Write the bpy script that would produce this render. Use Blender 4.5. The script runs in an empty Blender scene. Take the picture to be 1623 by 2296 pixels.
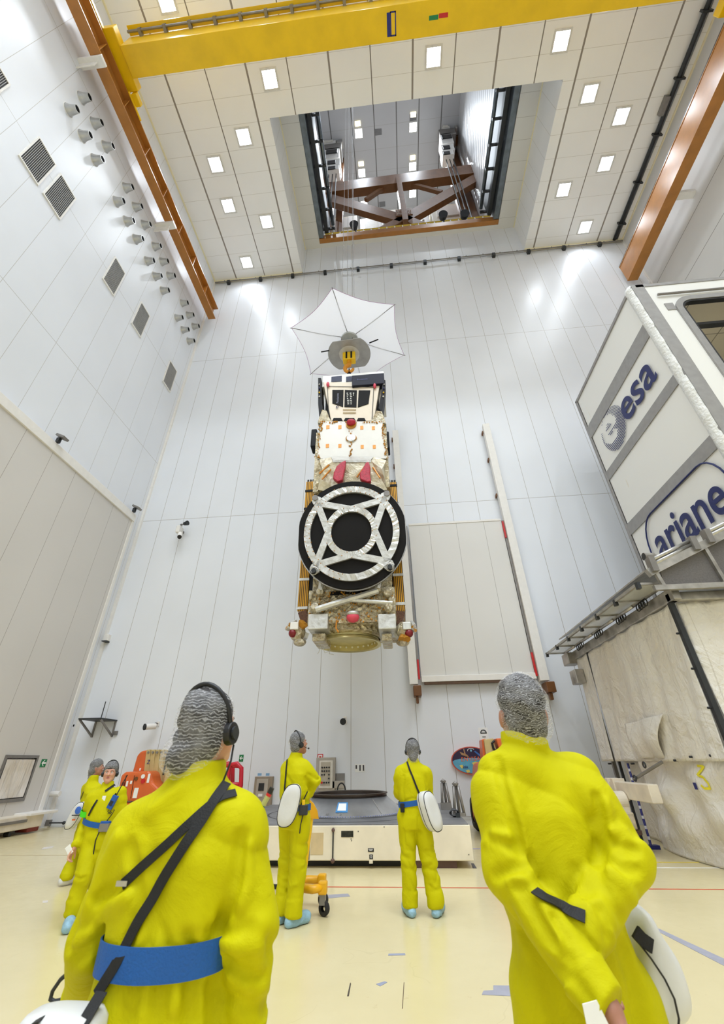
import bpy, math, random
import numpy as np
from mathutils import Vector, Matrix

random.seed(7)
S = bpy.context.scene
COL = S.collection

# ------------------------------------------------------------------ camera
CAM = Vector((0, 0, 1.5))
RIGHT = Vector((0.99560073, 0.09275044, -0.01328719))
DOWN = Vector((-0.0596812, 0.51842528, -0.85303774))
FWD = Vector((-0.07223121, 0.85007799, 0.52168005))
FPX, CX, CY = 917.42, 811.5, 1148.0
cam = bpy.data.cameras.new('camera')
cam.sensor_fit = 'HORIZONTAL'
cam.sensor_width = 24.0
cam.lens = FPX * 24.0 / 1623.0
cam.dof.use_dof = True; cam.dof.focus_distance = 9.0; cam.dof.aperture_fstop = 4.0
cam.clip_start, cam.clip_end = 0.05, 300
cam_ob = bpy.data.objects.new('camera', cam)
COL.objects.link(cam_ob)
cam_ob.matrix_world = Matrix(((RIGHT.x, -DOWN.x, -FWD.x, CAM.x), (RIGHT.y, -DOWN.y, -FWD.y, CAM.y),
                              (RIGHT.z, -DOWN.z, -FWD.z, CAM.z), (0, 0, 0, 1)))
S.camera = cam_ob

# ------------------------------------------------------------------ light levels
w = bpy.data.worlds.new('world'); S.world = w; w.use_nodes = True
w.node_tree.nodes['Background'].inputs[0].default_value = (0.9, 0.95, 1.0, 1)
w.node_tree.nodes['Background'].inputs[1].default_value = 0.15
LAMP_W = 48.0           # each ceiling floodlight
REAR_W = 190.0          # the floodlights behind the viewer
UPPER_W = 480.0         # each light of the upper hall
S.view_settings.view_transform = 'Standard'
S.view_settings.look = 'None'
S.cycles.max_bounces = 16
S.cycles.diffuse_bounces = 10
S.view_settings.exposure = 0.02
S.view_settings.gamma = 1.0
S.view_settings.use_curve_mapping = False


def P(x, y, X=None, Y=None, Z=None):
    """The point of a world plane seen at a place of the 1623x2296 frame."""
    d = RIGHT * ((x - CX) / FPX) + DOWN * ((y - CY) / FPX) + FWD
    if X is not None: t = X / d.x
    elif Y is not None: t = Y / d.y
    else: t = (Z - CAM.z) / d.z
    return CAM + d * t


# ------------------------------------------------------------------ materials
def lin(c):
    f = lambda v: (v / 255 / 12.92) if v / 255 <= 0.04045 else ((v / 255 + 0.055) / 1.055) ** 2.4
    return (f(c[0]), f(c[1]), f(c[2]), 1)


class NT:
    def __init__(self, name):
        self.m = bpy.data.materials.new(name); self.m.use_nodes = True
        self.t = self.m.node_tree; self.n = self.t.nodes; self.b = self.n['Principled BSDF']
    def node(self, typ, **kw):
        nd = self.n.new(typ)
        for k, v in kw.items(): setattr(nd, k, v)
        return nd
    def link(self, a, b): self.t.links.new(a, b)
    def put(self, sock, v):
        if hasattr(v, 'links') or hasattr(v, 'is_linked'): self.link(v, sock)
        else: sock.default_value = v
    def math(self, op, a, b=0.0, c=None):
        nd = self.node('ShaderNodeMath', operation=op)
        self.put(nd.inputs[0], a); self.put(nd.inputs[1], b)
        if c is not None: self.put(nd.inputs[2], c)
        return nd.outputs[0]
    def pos(self):
        if not hasattr(self, '_p'):
            g = self.node('ShaderNodeNewGeometry'); s = self.node('ShaderNodeSeparateXYZ')
            self.link(g.outputs['Position'], s.inputs[0]); self._p = s.outputs; self._pv = g.outputs['Position']
        return self._p
    def obj(self):
        if not hasattr(self, '_o'):
            self._o = self.node('ShaderNodeTexCoord').outputs['Object']
        return self._o
    def line(self, coord, sp, off, w):
        """1 on lines of width w every sp metres"""
        f = self.math('FRACT', self.math('DIVIDE', self.math('SUBTRACT', coord, off - sp / 2), sp))
        d = self.math('ABSOLUTE', self.math('SUBTRACT', f, 0.5))
        return self.math('LESS_THAN', d, w / 2 / sp)
    def mix(self, fac, a, b, mode='MIX'):
        nd = self.node('ShaderNodeMixRGB', blend_type=mode)
        self.put(nd.inputs[0], fac); self.put(nd.inputs[1], a); self.put(nd.inputs[2], b)
        return nd.outputs[0]
    def noise(self, scale, detail=3.0, vec=None, rough=0.5, dist=0.0):
        nd = self.node('ShaderNodeTexNoise'); nd.inputs['Scale'].default_value = scale
        nd.inputs['Detail'].default_value = detail; nd.inputs['Roughness'].default_value = rough
        nd.inputs['Distortion'].default_value = dist
        self.link(vec if vec is not None else self.obj(), nd.inputs['Vector']); return nd.outputs['Fac']
    def scaled(self, s):
        nd = self.node('ShaderNodeVectorMath', operation='MULTIPLY'); self.link(self.obj(), nd.inputs[0]); nd.inputs[1].default_value = s
        return nd.outputs[0]
    def ramp(self, fac, stops):
        nd = self.node('ShaderNodeValToRGB'); self.put(nd.inputs[0], fac)
        e = nd.color_ramp.elements
        while len(e) < len(stops): e.new(0.5)
        for el, (p, c) in zip(e, stops): el.position = p; el.color = c if len(c) == 4 else (*c, 1)
        return nd.outputs[0]
    def bump(self, h, strength=0.3, dist=0.02):
        nd = self.node('ShaderNodeBump'); nd.inputs['Strength'].default_value = strength; nd.inputs['Distance'].default_value = dist
        self.link(h, nd.inputs['Height']); self.link(nd.outputs[0], self.b.inputs['Normal'])
    def set(self, **kw):
        for k, v in kw.items(): self.put(self.b.inputs[k.replace('_', ' ')], v)
        return self


MATS = {}


def mat(name, col, rough=0.5, metal=0.0, var=0.06, scale=6.0, bump=0.0, bscale=30.0, emit=None, spec=None, alpha=None, trans=None):
    if name in MATS: return MATS[name]
    n = NT(name); c = lin(col)
    f = n.noise(scale, 4.0)
    lo = tuple(v * (1 - var * 1.6) for v in c[:3]) + (1,); hi = tuple(min(1, v * (1 + var)) for v in c[:3]) + (1,)
    n.set(Base_Color=n.ramp(f, [(0.3, lo), (0.65, hi)]), Roughness=rough, Metallic=metal)
    if bump: n.bump(n.noise(bscale, 5.0), bump)
    if emit: n.set(Emission_Color=lin(emit[0]), Emission_Strength=emit[1])
    if spec is not None: n.b.inputs['Specular IOR Level'].default_value = spec
    if alpha is not None: n.b.inputs['Alpha'].default_value = alpha
    if trans is not None: n.b.inputs['Transmission Weight'].default_value = trans
    MATS[name] = n.m
    return n.m


# ------------------------------------------------------------------ mesh building
WORLD = {}


def frame_of(axis):
    a = Vector(axis).normalized()
    h = Vector((0, 0, 1)) if abs(a.z) < 0.95 else Vector((1, 0, 0))
    u = a.cross(h).normalized(); v = a.cross(u).normalized()
    return a, u, v


class MB:
    def __init__(self): self.v = []; self.f = []
    def add(self, vs, fs):
        o = len(self.v); self.v += [Vector(p) for p in vs]; self.f += [[i + o for i in f] for f in fs]; return self
    def box(self, x0, x1, y0, y1, z0, z1, M=None):
        vs = [Vector((x, y, z)) for z in (z0, z1) for y in (y0, y1) for x in (x0, x1)]
        if M is not None: vs = [M @ p for p in vs]
        return self.add(vs, [(0, 2, 3, 1), (4, 5, 7, 6), (0, 1, 5, 4), (2, 6, 7, 3), (0, 4, 6, 2), (1, 3, 7, 5)])
    def cbox(self, c, s, M=None):
        return self.box(c[0] - s[0] / 2, c[0] + s[0] / 2, c[1] - s[1] / 2, c[1] + s[1] / 2, c[2] - s[2] / 2, c[2] + s[2] / 2, M)
    def bar(self, a, b, w, h=None, up=(0, 0, 1)):
        """box beam between two points"""
        a = Vector(a); b = Vector(b); h = h or w; d = (b - a).normalized(); up = Vector(up)
        if abs(d.dot(up)) > 0.98: up = Vector((0, 1, 0))
        s = d.cross(up).normalized() * (w / 2); t = s.cross(d).normalized() * (h / 2)
        vs = [p + i * s + j * t for p in (a, b) for j in (-1, 1) for i in (-1, 1)]
        return self.add(vs, [(0, 1, 3, 2), (4, 6, 7, 5), (0, 4, 5, 1), (2, 3, 7, 6), (0, 2, 6, 4), (1, 5, 7, 3)])
    def cyl(self, a, b, r, r2=None, n=16, cap=True):
        a = Vector(a); b = Vector(b); r2 = r if r2 is None else r2
        d, u, v = frame_of(b - a)
        vs = []
        for p, rr in ((a, r), (b, r2)):
            for i in range(n):
                t = 2 * math.pi * i / n; vs.append(p + (u * math.cos(t) + v * math.sin(t)) * rr)
        fs = [(i, (i + 1) % n, n + (i + 1) % n, n + i) for i in range(n)]
        if cap: fs += [tuple(range(n))[::-1], tuple(range(n, 2 * n))]
        return self.add(vs, fs)
    def tube(self, pts, r, n=8, closed=False):
        pts = [Vector(p) for p in pts]; m = len(pts); vs = []; fs = []
        prev = None
        for i, p in enumerate(pts):
            if closed: d = pts[(i + 1) % m] - pts[i - 1]
            else: d = pts[min(i + 1, m - 1)] - pts[max(i - 1, 0)]
            d.normalize()
            if prev is None: _, u, v = frame_of(d)
            else:
                u = (prev - d * prev.dot(d)).normalized(); v = d.cross(u)
            prev = u
            rr = r[i] if isinstance(r, (list, tuple)) else r
            vs += [p + (u * math.cos(2 * math.pi * k / n) + v * math.sin(2 * math.pi * k / n)) * rr for k in range(n)]
        for i in range(m if closed else m - 1):
            j = (i + 1) % m
            fs += [(i * n + k, i * n + (k + 1) % n, j * n + (k + 1) % n, j * n + k) for k in range(n)]
        if not closed: fs += [tuple(range(n))[::-1], tuple((m - 1) * n + k for k in range(n))]
        return self.add(vs, fs)
    def strap(self, pts, nrm, w, t):
        """flat ribbon of width w and thickness t along pts; nrm = outward normal(s)"""
        pts = [Vector(p) for p in pts]; m = len(pts); vs = []; fs = []
        for i, p in enumerate(pts):
            d = (pts[min(i + 1, m - 1)] - pts[max(i - 1, 0)]).normalized()
            nn = Vector(nrm[i] if isinstance(nrm, list) else nrm); nn = (nn - d * nn.dot(d)).normalized(); s = d.cross(nn)
            for a, b in ((-1, -1), (1, -1), (1, 1), (-1, 1)): vs.append(p + s * (a * w / 2) + nn * (b * t / 2))
        for i in range(m - 1):
            fs += [(i * 4 + k, i * 4 + (k + 1) % 4, i * 4 + 4 + (k + 1) % 4, i * 4 + 4 + k) for k in range(4)]
        fs += [(3, 2, 1, 0), tuple((m - 1) * 4 + k for k in range(4))]
        return self.add(vs, fs)
    def lathe(self, prof, n=32, c=(0, 0, 0), axis=(0, 0, 1), closed=False, sy=1.0):
        c = Vector(c); d, u, v = frame_of(axis); vs = []; m = len(prof)
        for r, z in prof:
            vs += [c + d * z + (u * math.cos(2 * math.pi * k / n) + v * (math.sin(2 * math.pi * k / n) * sy)) * r for k in range(n)]
        fs = []
        for i in range(m if closed else m - 1):
            j = (i + 1) % m
            fs += [(i * n + k, i * n + (k + 1) % n, j * n + (k + 1) % n, j * n + k) for k in range(n)]
        return self.add(vs, fs)
    def ball(self, c, r, n=16, m=10, M=None):
        r = r if isinstance(r, (list, tuple)) else (r, r, r); c = Vector(c); vs = []; fs = []
        for i in range(m + 1):
            a = math.pi * i / m
            for k in range(n):
                b = 2 * math.pi * k / n
                p = Vector((r[0] * math.sin(a) * math.cos(b), r[1] * math.sin(a) * math.sin(b), r[2] * math.cos(a)))
                vs.append(c + (M @ p if M is not None else p))
        for i in range(m):
            fs += [(i * n + k, (i + 1) * n + k, (i + 1) * n + (k + 1) % n, i * n + (k + 1) % n) for k in range(n)]
        return self.add(vs, fs)
    def prism(self, poly, ext):
        poly = [Vector(p) for p in poly]; ext = Vector(ext); n = len(poly)
        vs = poly + [p + ext for p in poly]
        return self.add(vs, [tuple(range(n)), tuple(range(2 * n - 1, n - 1, -1))] + [(i, n + i, n + (i + 1) % n, (i + 1) % n) for i in range(n)])
    def rings(self, loops, cap=True, closed_loop=True):
        """skin consecutive loops of the same count"""
        n = len(loops[0]); vs = [p for l in loops for p in l]; fs = []
        for i in range(len(loops) - 1):
            fs += [(i * n + k, i * n + (k + 1) % n, (i + 1) * n + (k + 1) % n, (i + 1) * n + k) for k in range(n if closed_loop else n - 1)]
        if cap: fs += [tuple(range(n))[::-1], tuple((len(loops) - 1) * n + k for k in range(n))]
        return self.add(vs, fs)
    def sheet(self, fn, nu, nv, t=None):
        """grid sheet; fn(u,v)->point; t = thickness vector or None"""
        base = [Vector(fn(i / nu, j / nv)) for j in range(nv + 1) for i in range(nu + 1)]
        q = [(j * (nu + 1) + i, j * (nu + 1) + i + 1, (j + 1) * (nu + 1) + i + 1, (j + 1) * (nu + 1) + i) for j in range(nv) for i in range(nu)]
        if t is None: return self.add(base, q)
        t = Vector(t); k = len(base); vs = base + [p + t for p in base]
        fs = [f[::-1] for f in q] + [tuple(i + k for i in f) for f in q]
        b = [i for i in range(nu + 1)] + [(j + 1) * (nu + 1) - 1 for j in range(1, nu and nv + 1)] + \
            [nv * (nu + 1) + i for i in range(nu - 1, -1, -1)] + [j * (nu + 1) for j in range(nv - 1, 0, -1)]
        for i in range(len(b)):
            a, c = b[i], b[(i + 1) % len(b)]; fs.append((a, c, c + k, a + k))
        return self.add(vs, fs)
    def build(self, name, m, parent=None, smooth=False, bevel=0.0, seg=2, sub=0, label=None, kind=None, cat=None, group=None, angle=None):
        v = self.v
        if parent is not None:
            Mi = WORLD[parent].inverted(); org = WORLD[parent]
            v = [Mi @ p for p in v]; WM = org
        else:
            xs = [p.x for p in v]; ys = [p.y for p in v]; zs = [p.z for p in v]
            o = Vector(((min(xs) + max(xs)) / 2, (min(ys) + max(ys)) / 2, min(zs)))
            v = [p - o for p in v]; WM = Matrix.Translation(o)
        me = bpy.data.meshes.new(name)
        me.from_pydata(v, [], self.f); me.update()
        return link_mesh(name, me, m, parent, WM, smooth, bevel, seg, sub, label, kind, cat, group, angle)


def link_mesh(name, me, m, parent, WM, smooth=False, bevel=0.0, seg=2, sub=0, label=None, kind=None, cat=None, group=None, angle=None):
    me.materials.append(m)
    ob = bpy.data.objects.new(name, me); COL.objects.link(ob)
    if parent is not None: ob.parent = parent
    else: ob.matrix_world = WM
    WORLD[ob] = WM.copy()
    if smooth: me.polygons.foreach_set('use_smooth', [True] * len(me.polygons))
    if bevel:
        b = ob.modifiers.new('bevel', 'BEVEL'); b.width = bevel; b.segments = seg; b.limit_method = 'ANGLE'; b.angle_limit = 0.6
    if sub:
        s_ = ob.modifiers.new('sub', 'SUBSURF'); s_.levels = sub; s_.render_levels = sub
    if angle is not None:
        me.polygons.foreach_set('use_smooth', [True] * len(me.polygons)); me.set_sharp_from_angle(angle=angle)
    if label: ob['label'] = label
    if kind: ob['kind'] = kind
    if cat: ob['category'] = cat
    if group: ob['group'] = group
    return ob


def thing(name, label, cat, loc=(0, 0, 0), rotz=0.0, group=None):
    o = bpy.data.objects.new(name, None); COL.objects.link(o)
    o.location = loc; o.rotation_euler = (0, 0, rotz)
    o.empty_display_size = 0.1
    WORLD[o] = Matrix.Translation(Vector(loc)) @ Matrix.Rotation(rotz, 4, 'Z')
    o['label'] = label; o['category'] = cat
    if group: o['group'] = group
    return o


def copy_tree(o, parent=None):
    c = o.copy(); COL.objects.link(c)
    if parent is not None: c.parent = parent
    for ch in list(o.children): copy_tree(ch, c)
    WORLD[c] = WORLD.get(o, Matrix()).copy()
    return c


def place(o, loc, label=None, group=None, rotz=None):
    o.location = loc
    if rotz is not None: o.rotation_euler[2] = rotz
    WORLD[o] = Matrix.Translation(Vector(loc)) @ Matrix.Rotation(o.rotation_euler[2], 4, 'Z')
    if label: o['label'] = label
    if group: o['group'] = group
    return o


def text(body, size, M, m, name, parent, ext=0.003, spacing=1.0, shear=0.0, align='CENTER', sx=1.0, offset=0.0):
    """lettering: a text curve turned into a mesh, placed by matrix M (x along the line, y up, z out)"""
    c = bpy.data.curves.new(name, 'FONT'); c.body = body; c.size = size; c.extrude = ext; c.align_x = align; c.align_y = 'CENTER'
    c.space_character = spacing; c.shear = shear; c.offset = offset
    o = bpy.data.objects.new(name, c); COL.objects.link(o)
    dg = bpy.context.evaluated_depsgraph_get()
    me = bpy.data.meshes.new_from_object(o.evaluated_get(dg)); me.name = name
    bpy.data.objects.remove(o); bpy.data.curves.remove(c)
    me.transform(WORLD[parent].inverted() @ M @ Matrix.Diagonal((sx, 1, 1, 1)))
    me.materials.clear()
    return link_mesh(name, me, m, parent, WORLD[parent])


def basis(o, x, y):
    x = Vector(x).normalized(); y = Vector(y); y = (y - x * y.dot(x)).normalized(); z = x.cross(y)
    M = Matrix((x, y, z)).transposed().to_4x4(); M.translation = Vector(o); return M
# ================================================================== the hall
BW, LW, RW, CZ, Z2 = 14.085, -10.6, 14.96, 28.4, 31.36
BACK = -14.0


def panel_mat(name, base, seam, axis, sp, off, w=0.012, hz=(), hw=0.012, rough=0.35, axis2=None, sp2=1.0, off2=0.0, var=0.03, seam2=None, w2=0.012, spec=0.5):
    n = NT(name); p = n.pos(); ax = {'x': 0, 'y': 1, 'z': 2}
    m = n.line(p[ax[axis]], sp, off, w)
    for z in hz: m = n.math('MAXIMUM', m, n.math('LESS_THAN', n.math('ABSOLUTE', n.math('SUBTRACT', p[2], z)), hw / 2))
    f = n.noise(0.35, 3.0, n._pv)
    c = lin(base); lo = tuple(v * (1 - var * 2) for v in c[:3]) + (1,)
    col = n.ramp(f, [(0.3, lo), (0.7, c)])
    if axis2:
        m2 = n.line(p[ax[axis2]], sp2, off2, w2)
        col = n.mix(m2, col, lin(seam2))
    n.set(Base_Color=n.mix(m, col, lin(seam)), Roughness=rough)
    n.b.inputs['Specular IOR Level'].default_value = spec
    return n.m


WHITE = (229, 232, 238)
m_back = panel_mat('back_wall_panels', WHITE, (168, 164, 158), 'x', 1.01, 0.38, 0.016, hz=(10.33, 20.55), hw=0.018, rough=0.33)
m_left = panel_mat('left_wall_panels', WHITE, (186, 184, 180), 'y', 1.04, 0.3, 0.013, hz=(13.35, 23.5, 18.2), hw=0.02, rough=0.34)
m_right = panel_mat('right_wall_panels', (214, 212, 208), (120, 116, 110), 'z', 1.9, 0.5, 0.03, rough=0.5)
m_rear = mat('rear_wall_panels', WHITE, 0.5, var=0.02)
m_trim = mat('white_trim', (232, 229, 224), 0.4, var=0.02)
# ceiling: wide grey joints every second seam, thin pale joints across
n = NT('ceiling_panels'); p = n.pos()
thick = n.line(p[0], 3.76, 2.15, 0.085); thin = n.line(p[0], 3.76, 0.27, 0.05); cross = n.line(p[1], 0.97, 4.73, 0.014)
c = n.ramp(n.noise(0.4, 3, n._pv), [(0.3, lin((236, 236, 234))), (0.7, lin((242, 242, 240)))])
c = n.mix(cross, c, lin((206, 203, 196))); c = n.mix(thin, c, lin((128, 122, 114))); c = n.mix(thick, c, lin((140, 132, 124)))
n.set(Base_Color=c, Roughness=0.45); m_ceil = n.m
# floor: cream resin with scuffs
n = NT('cream_resin_floor'); p = n.pos()
f = n.noise(0.5, 5, n._pv, 0.6); g = n.noise(7.0, 6, n._pv, 0.7)
c = n.ramp(f, [(0.3, lin((210, 196, 152))), (0.7, lin((219, 206, 164)))])
c = n.mix(n.math('MULTIPLY', n.math('GREATER_THAN', g, 0.665), 0.35), c, lin((196, 176, 136)))
v = n.node('ShaderNodeTexVoronoi'); v.inputs['Scale'].default_value = 0.8; v.feature = 'DISTANCE_TO_EDGE'
wv = n.node('ShaderNodeVectorMath', operation='ADD'); nz = n.node('ShaderNodeTexNoise'); nz.inputs['Scale'].default_value = 1.6
n.link(n._pv, nz.inputs['Vector']); n.link(n._pv, wv.inputs[0]); n.link(nz.outputs['Color'], wv.inputs[1]); n.link(wv.outputs[0], v.inputs['Vector'])
sc = n.math('MULTIPLY', n.math('LESS_THAN', v.outputs['Distance'], 0.0035), n.math('GREATER_THAN', n.noise(1.3, 2, n._pv), 0.56))
c = n.mix(n.math('MULTIPLY', sc, 0.07), c, lin((120, 100, 76)))
n.set(Base_Color=c, Roughness=n.math('ADD', n.math('MULTIPLY', g, 0.14), 0.16)); n.b.inputs['Specular IOR Level'].default_value = 0.45
m_floor = n.m

MB().box(LW - .3, RW + .3, BACK, BW + .3, -0.2, 0).build('floor', m_floor, kind='structure')
MB().box(LW - .3, RW + .3, BW, BW + .3, 0, CZ).box(-4.8, 9.12, BW, BW + .3, CZ, Z2).build('wall_back', m_back, kind='structure')
MB().box(LW - .3, LW, BACK, BW, 0, CZ).build('wall_left', m_left, kind='structure')
MB().box(RW, RW + .3, BACK, BW, 0, CZ).build('wall_right', m_right, kind='structure')
MB().box(LW, RW, BACK - .3, BACK, 0, CZ).build('wall_rear', m_rear, kind='structure')
HX0, HX1, HY0 = -4.79, 9.12, 6.6
MB().box(LW - .3, HX0, BACK, BW + .3, CZ, Z2 + .5).box(HX1, RW + .3, BACK, BW + .3, CZ, Z2 + .5).box(HX0, HX1, BACK, HY0, CZ, Z2 + .5).build('ceiling', m_ceil, kind='structure')
# soffit of the recess, with the opening to the upper hall
OX0, OX1, OY0, OY1 = -3.74, 8.05, HY0 + .02, 13.82
m_soff = panel_mat('soffit_panels', (222, 221, 217), (176, 172, 165), 'y', 0.97, 4.73, 0.016, rough=0.4)
MB().box(HX0, OX0, HY0, BW + .3, Z2, Z2 + .5).box(OX1, HX1, HY0, BW + .3, Z2, Z2 + .5).box(OX0, OX1, OY1, BW + .3, Z2, Z2 + .5).build('ceiling_recess', m_soff, kind='structure')
# corner trims
MB().box(LW, LW + .09, BW - .09, BW, 0, CZ).build('trim_1', m_trim, kind='structure')
MB().box(RW - .09, RW, BW - .09, BW, 0, CZ).build('trim_2', m_trim, kind='structure')
m_cream = mat('cream_trim', (236, 228, 196), 0.5, var=0.02)
MB().box(LW, LW + .07, BACK, BW, CZ - .07, CZ).build('trim_3', m_cream, kind='structure')
MB().box(RW - .07, RW, BACK, BW, CZ - .07, CZ).build('trim_4', m_cream, kind='structure')
MB().box(LW, HX0, BW - .12, BW, CZ - .12, CZ).box(HX1, RW, BW - .12, BW, CZ - .12, CZ).build('trim_5', m_cream, kind='structure')
MB().box(HX0 + .0, HX0 + .05, HY0, BW, Z2 - .05, Z2).box(HX1 - .05, HX1, HY0, BW, Z2 - .05, Z2).build('trim_6', m_cream, kind='structure')

# big sliding door on the left
m_door = panel_mat('sliding_door_panels', (212, 208, 203), (150, 142, 134), 'y', 1.04, 0.72, 0.012, rough=0.4)
DX = LW + .14
wy0, wy1, wz0, wz1 = 11.62, 12.64, 0.80, 1.72
MB().box(LW + .01, DX, BACK, wy0, 0.42, 9.93).box(LW + .01, DX, wy1, 13.4, 0.42, 9.93).box(LW + .01, DX, wy0, wy1, 0.42, wz0).box(LW + .01, DX, wy0, wy1, wz1, 9.93).build('door_1', m_door, kind='structure')
MB().box(LW + .01, LW + .2, BACK, 13.46, 9.93, 10.24).build('trim_7', m_trim, kind='structure', bevel=0.01)
MB().box(LW + .01, LW + .17, 13.36, 13.5, 0.42, 9.93).build('trim_8', m_trim, kind='structure', bevel=0.01)
m_grey = mat('grey_aluminium', (138, 134, 130), 0.45, 0.6)
m_dark = mat('dark_steel', (58, 60, 62), 0.5, 0.5)
m_black = mat('black_plastic', (22, 22, 24), 0.45)
m_steel = mat('bright_steel', (190, 188, 184), 0.3, 0.9, scale=12)
# window in the door, covered by plastic sheet
fr = MB()
fr.box(DX - .05, DX + .03, wy0 - .06, wy1 + .06, wz1, wz1 + .07).box(DX - .05, DX + .03, wy0 - .06, wy1 + .06, wz0 - .08, wz0).box(DX - .05, DX + .03, wy0 - .06, wy0, wz0, wz1).box(DX - .05, DX + .03, wy1, wy1 + .06, wz0, wz1)
win = fr.build('window_1', m_grey, kind='structure')
n = NT('creased_plastic_sheet'); n.set(Base_Color=n.ramp(n.noise(1.8, 3), [(0.35, lin((214, 204, 190))), (0.65, lin((232, 228, 226)))]), Roughness=0.3)
n.bump(n.noise(2.2, 3, n.scaled((1, 3.0, 0.7))), 0.8, 0.1); m_sheet = n.m
MB().sheet(lambda u, v: (DX + .012 + .012 * math.sin(7 * u + 3 * v), wy0 + .03 + u * (wy1 - wy0 - .06), wz0 + .02 + v * (wz1 - wz0 - .05)), 20, 14, (.004, 0, 0)).build('window_sheet', m_sheet, win, smooth=False, label='white creased plastic sheet')
# door carriage along the floor
t = thing('door_carriage', 'beige rail carriage under the big sliding door at left', 'rail', (LW + .3, 6.0, 0))
m_beige = mat('beige_paint', (226, 216, 198), 0.5, var=0.08, scale=3, bump=0.05)
MB().box(LW + .01, LW + .5, -2, 13.2, 0.12, 0.42).build('skirt', m_beige, t, bevel=.02)
MB().box(LW + .5, LW + .53, -2, 12.6, 0.27, 0.33).build('bumper_strip', m_grey, t)
MB().box(LW + .05, LW + .62, 12.55, 13.55, 0.40, 0.46).build('top_plate', m_trim, t, bevel=.01)
MB().box(LW + .15, LW + .5, 12.75, 13.15, 0.03, 0.13).build('roller_bracket', mat('dark_red_rust', (120, 44, 32), 0.6), t, bevel=.02)
for y in (11.9, 12.3, 9.5, 7.5):
    MB().cyl((LW + .28, y, .06), (LW + .42, y, .06), .06).build('roller', m_dark, t)
MB().box(LW + .5, LW + .56, 11.0, 11.06, 0.0, .42).ball((LW + .53, 11.03, .45), .04).build('clamp', mat('rust_steel', (96, 70, 62), 0.6), t)

# floor markings and tape
def tape(name, pts, col, label, cat='floor tape', group=None, z=0.002, rough=0.5):
    m = mat(name + '_%d_%d_%d' % col, col, rough, var=0.05, scale=8)
    q = [P(x, y, Z=0) for x, y in pts]
    o = MB().prism([(a.x, a.y, 0.0004) for a in q], (0, 0, z)).build(name, m, cat=cat, label=label, group=group)
    return o
def line_at(name, x0, x1, y, w, col, label):
    m = mat('line_%d_%d_%d' % col, col, 0.5, var=0.12, scale=5)
    MB().box(x0, x1, y - w / 2, y + w / 2, 0.0003, 0.002).build(name, m, cat='floor marking', label=label)
line_at('floor_line', -1.5, 12.9, 7.63, 0.045, (200, 96, 62), 'thin red line across the cream floor behind the standing people')
line_at('floor_line', 2.6, 12.0, 8.93, 0.05, (236, 234, 226), 'thin white line on the floor in front of the tent')
line_at('floor_line', 2.6, 4.75, 9.35, 0.05, (228, 206, 70), 'thin yellow line on the floor beside the tent tarp')
line_at('floor_line', 1.15, 1.95, 10.6, 0.04, (130, 128, 190), 'thin violet line on the floor right of the white platform')
line_at('floor_line', -10.0, -3.9, 9.9, 0.03, (176, 158, 120), 'thin grey line on the floor near the sliding door')
TP = (160, 160, 172)
tape('floor_tape', [(1458, 2080), (1476, 2082), (1623, 2150), (1623, 2166)], TP, 'long grey tape strip running to the right edge of the floor')
tape('floor_tape', [(1106, 2210), (1172, 2211), (1173, 2235), (1080, 2231), (1084, 2222), (1106, 2221)], TP, 'wide grey tape patch on the floor left of the right-hand person')
tape('floor_tape', [(728, 2007), (780, 2004), (785, 2010), (730, 2015)], TP, 'grey tape strip on the floor right of the yellow trolley')
tape('floor_tape', [(871, 2139), (908, 2138), (909, 2142), (870, 2143)], (150, 155, 176), 'small blue-grey tape strip in the middle of the open floor')
tape('floor_tape', [(843, 2207), (862, 2201), (868, 2203), (852, 2212)], (150, 155, 176), 'small tilted blue-grey tape piece low on the open floor')
tape('floor_tape', [(1056, 1936), (1062, 1936), (1069, 1947), (1060, 1947)], (84, 82, 84), 'short dark tape mark at the right end of the platform')
tape('floor_tape', [(98, 1900), (122, 1897), (116, 1902), (92, 1905)], (214, 208, 200), 'pale tape strip on the floor behind the two walking people')
tape('floor_tape', [(96, 2020), (108, 2019), (107, 2024), (95, 2025)], (214, 206, 198), 'pale tape scrap on the floor left of the walking woman')
tape('floor_tape', [(1150, 2009), (1160, 2009), (1161, 2012), (1150, 2012)], (230, 226, 218), 'white tape scrap on the floor beside the right-hand person')
tape('floor_mark', [(778, 2234), (785, 2203), (787, 2206), (782, 2234)], (70, 62, 52), 'short black scuff mark on the floor in front', 'scuff mark', z=0.0008)
tape('floor_mark', [(901, 2262), (905, 2203), (906.5, 2203), (903, 2262)], (110, 92, 70), 'long thin brown scratch on the floor in front', 'scuff mark', z=0.0008)
# ================================================================== ceiling lights
m_lamp = mat('lamp_glass', (255, 255, 255), 0.4, emit=((244, 248, 255), 9.0))
m_lframe = mat('lamp_frame', (215, 214, 210), 0.5)
m_beam = mat('ochre_steel_paint', (172, 114, 48), 0.3, var=0.07, scale=2.5, spec=0.6)
m_beamd = mat('brown_steel_paint', (112, 70, 32), 0.45, var=0.08, scale=2.5)
m_yel = mat('crane_yellow_paint', (232, 188, 8), 0.3, var=0.05, scale=1.5, spec=0.5)


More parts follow.
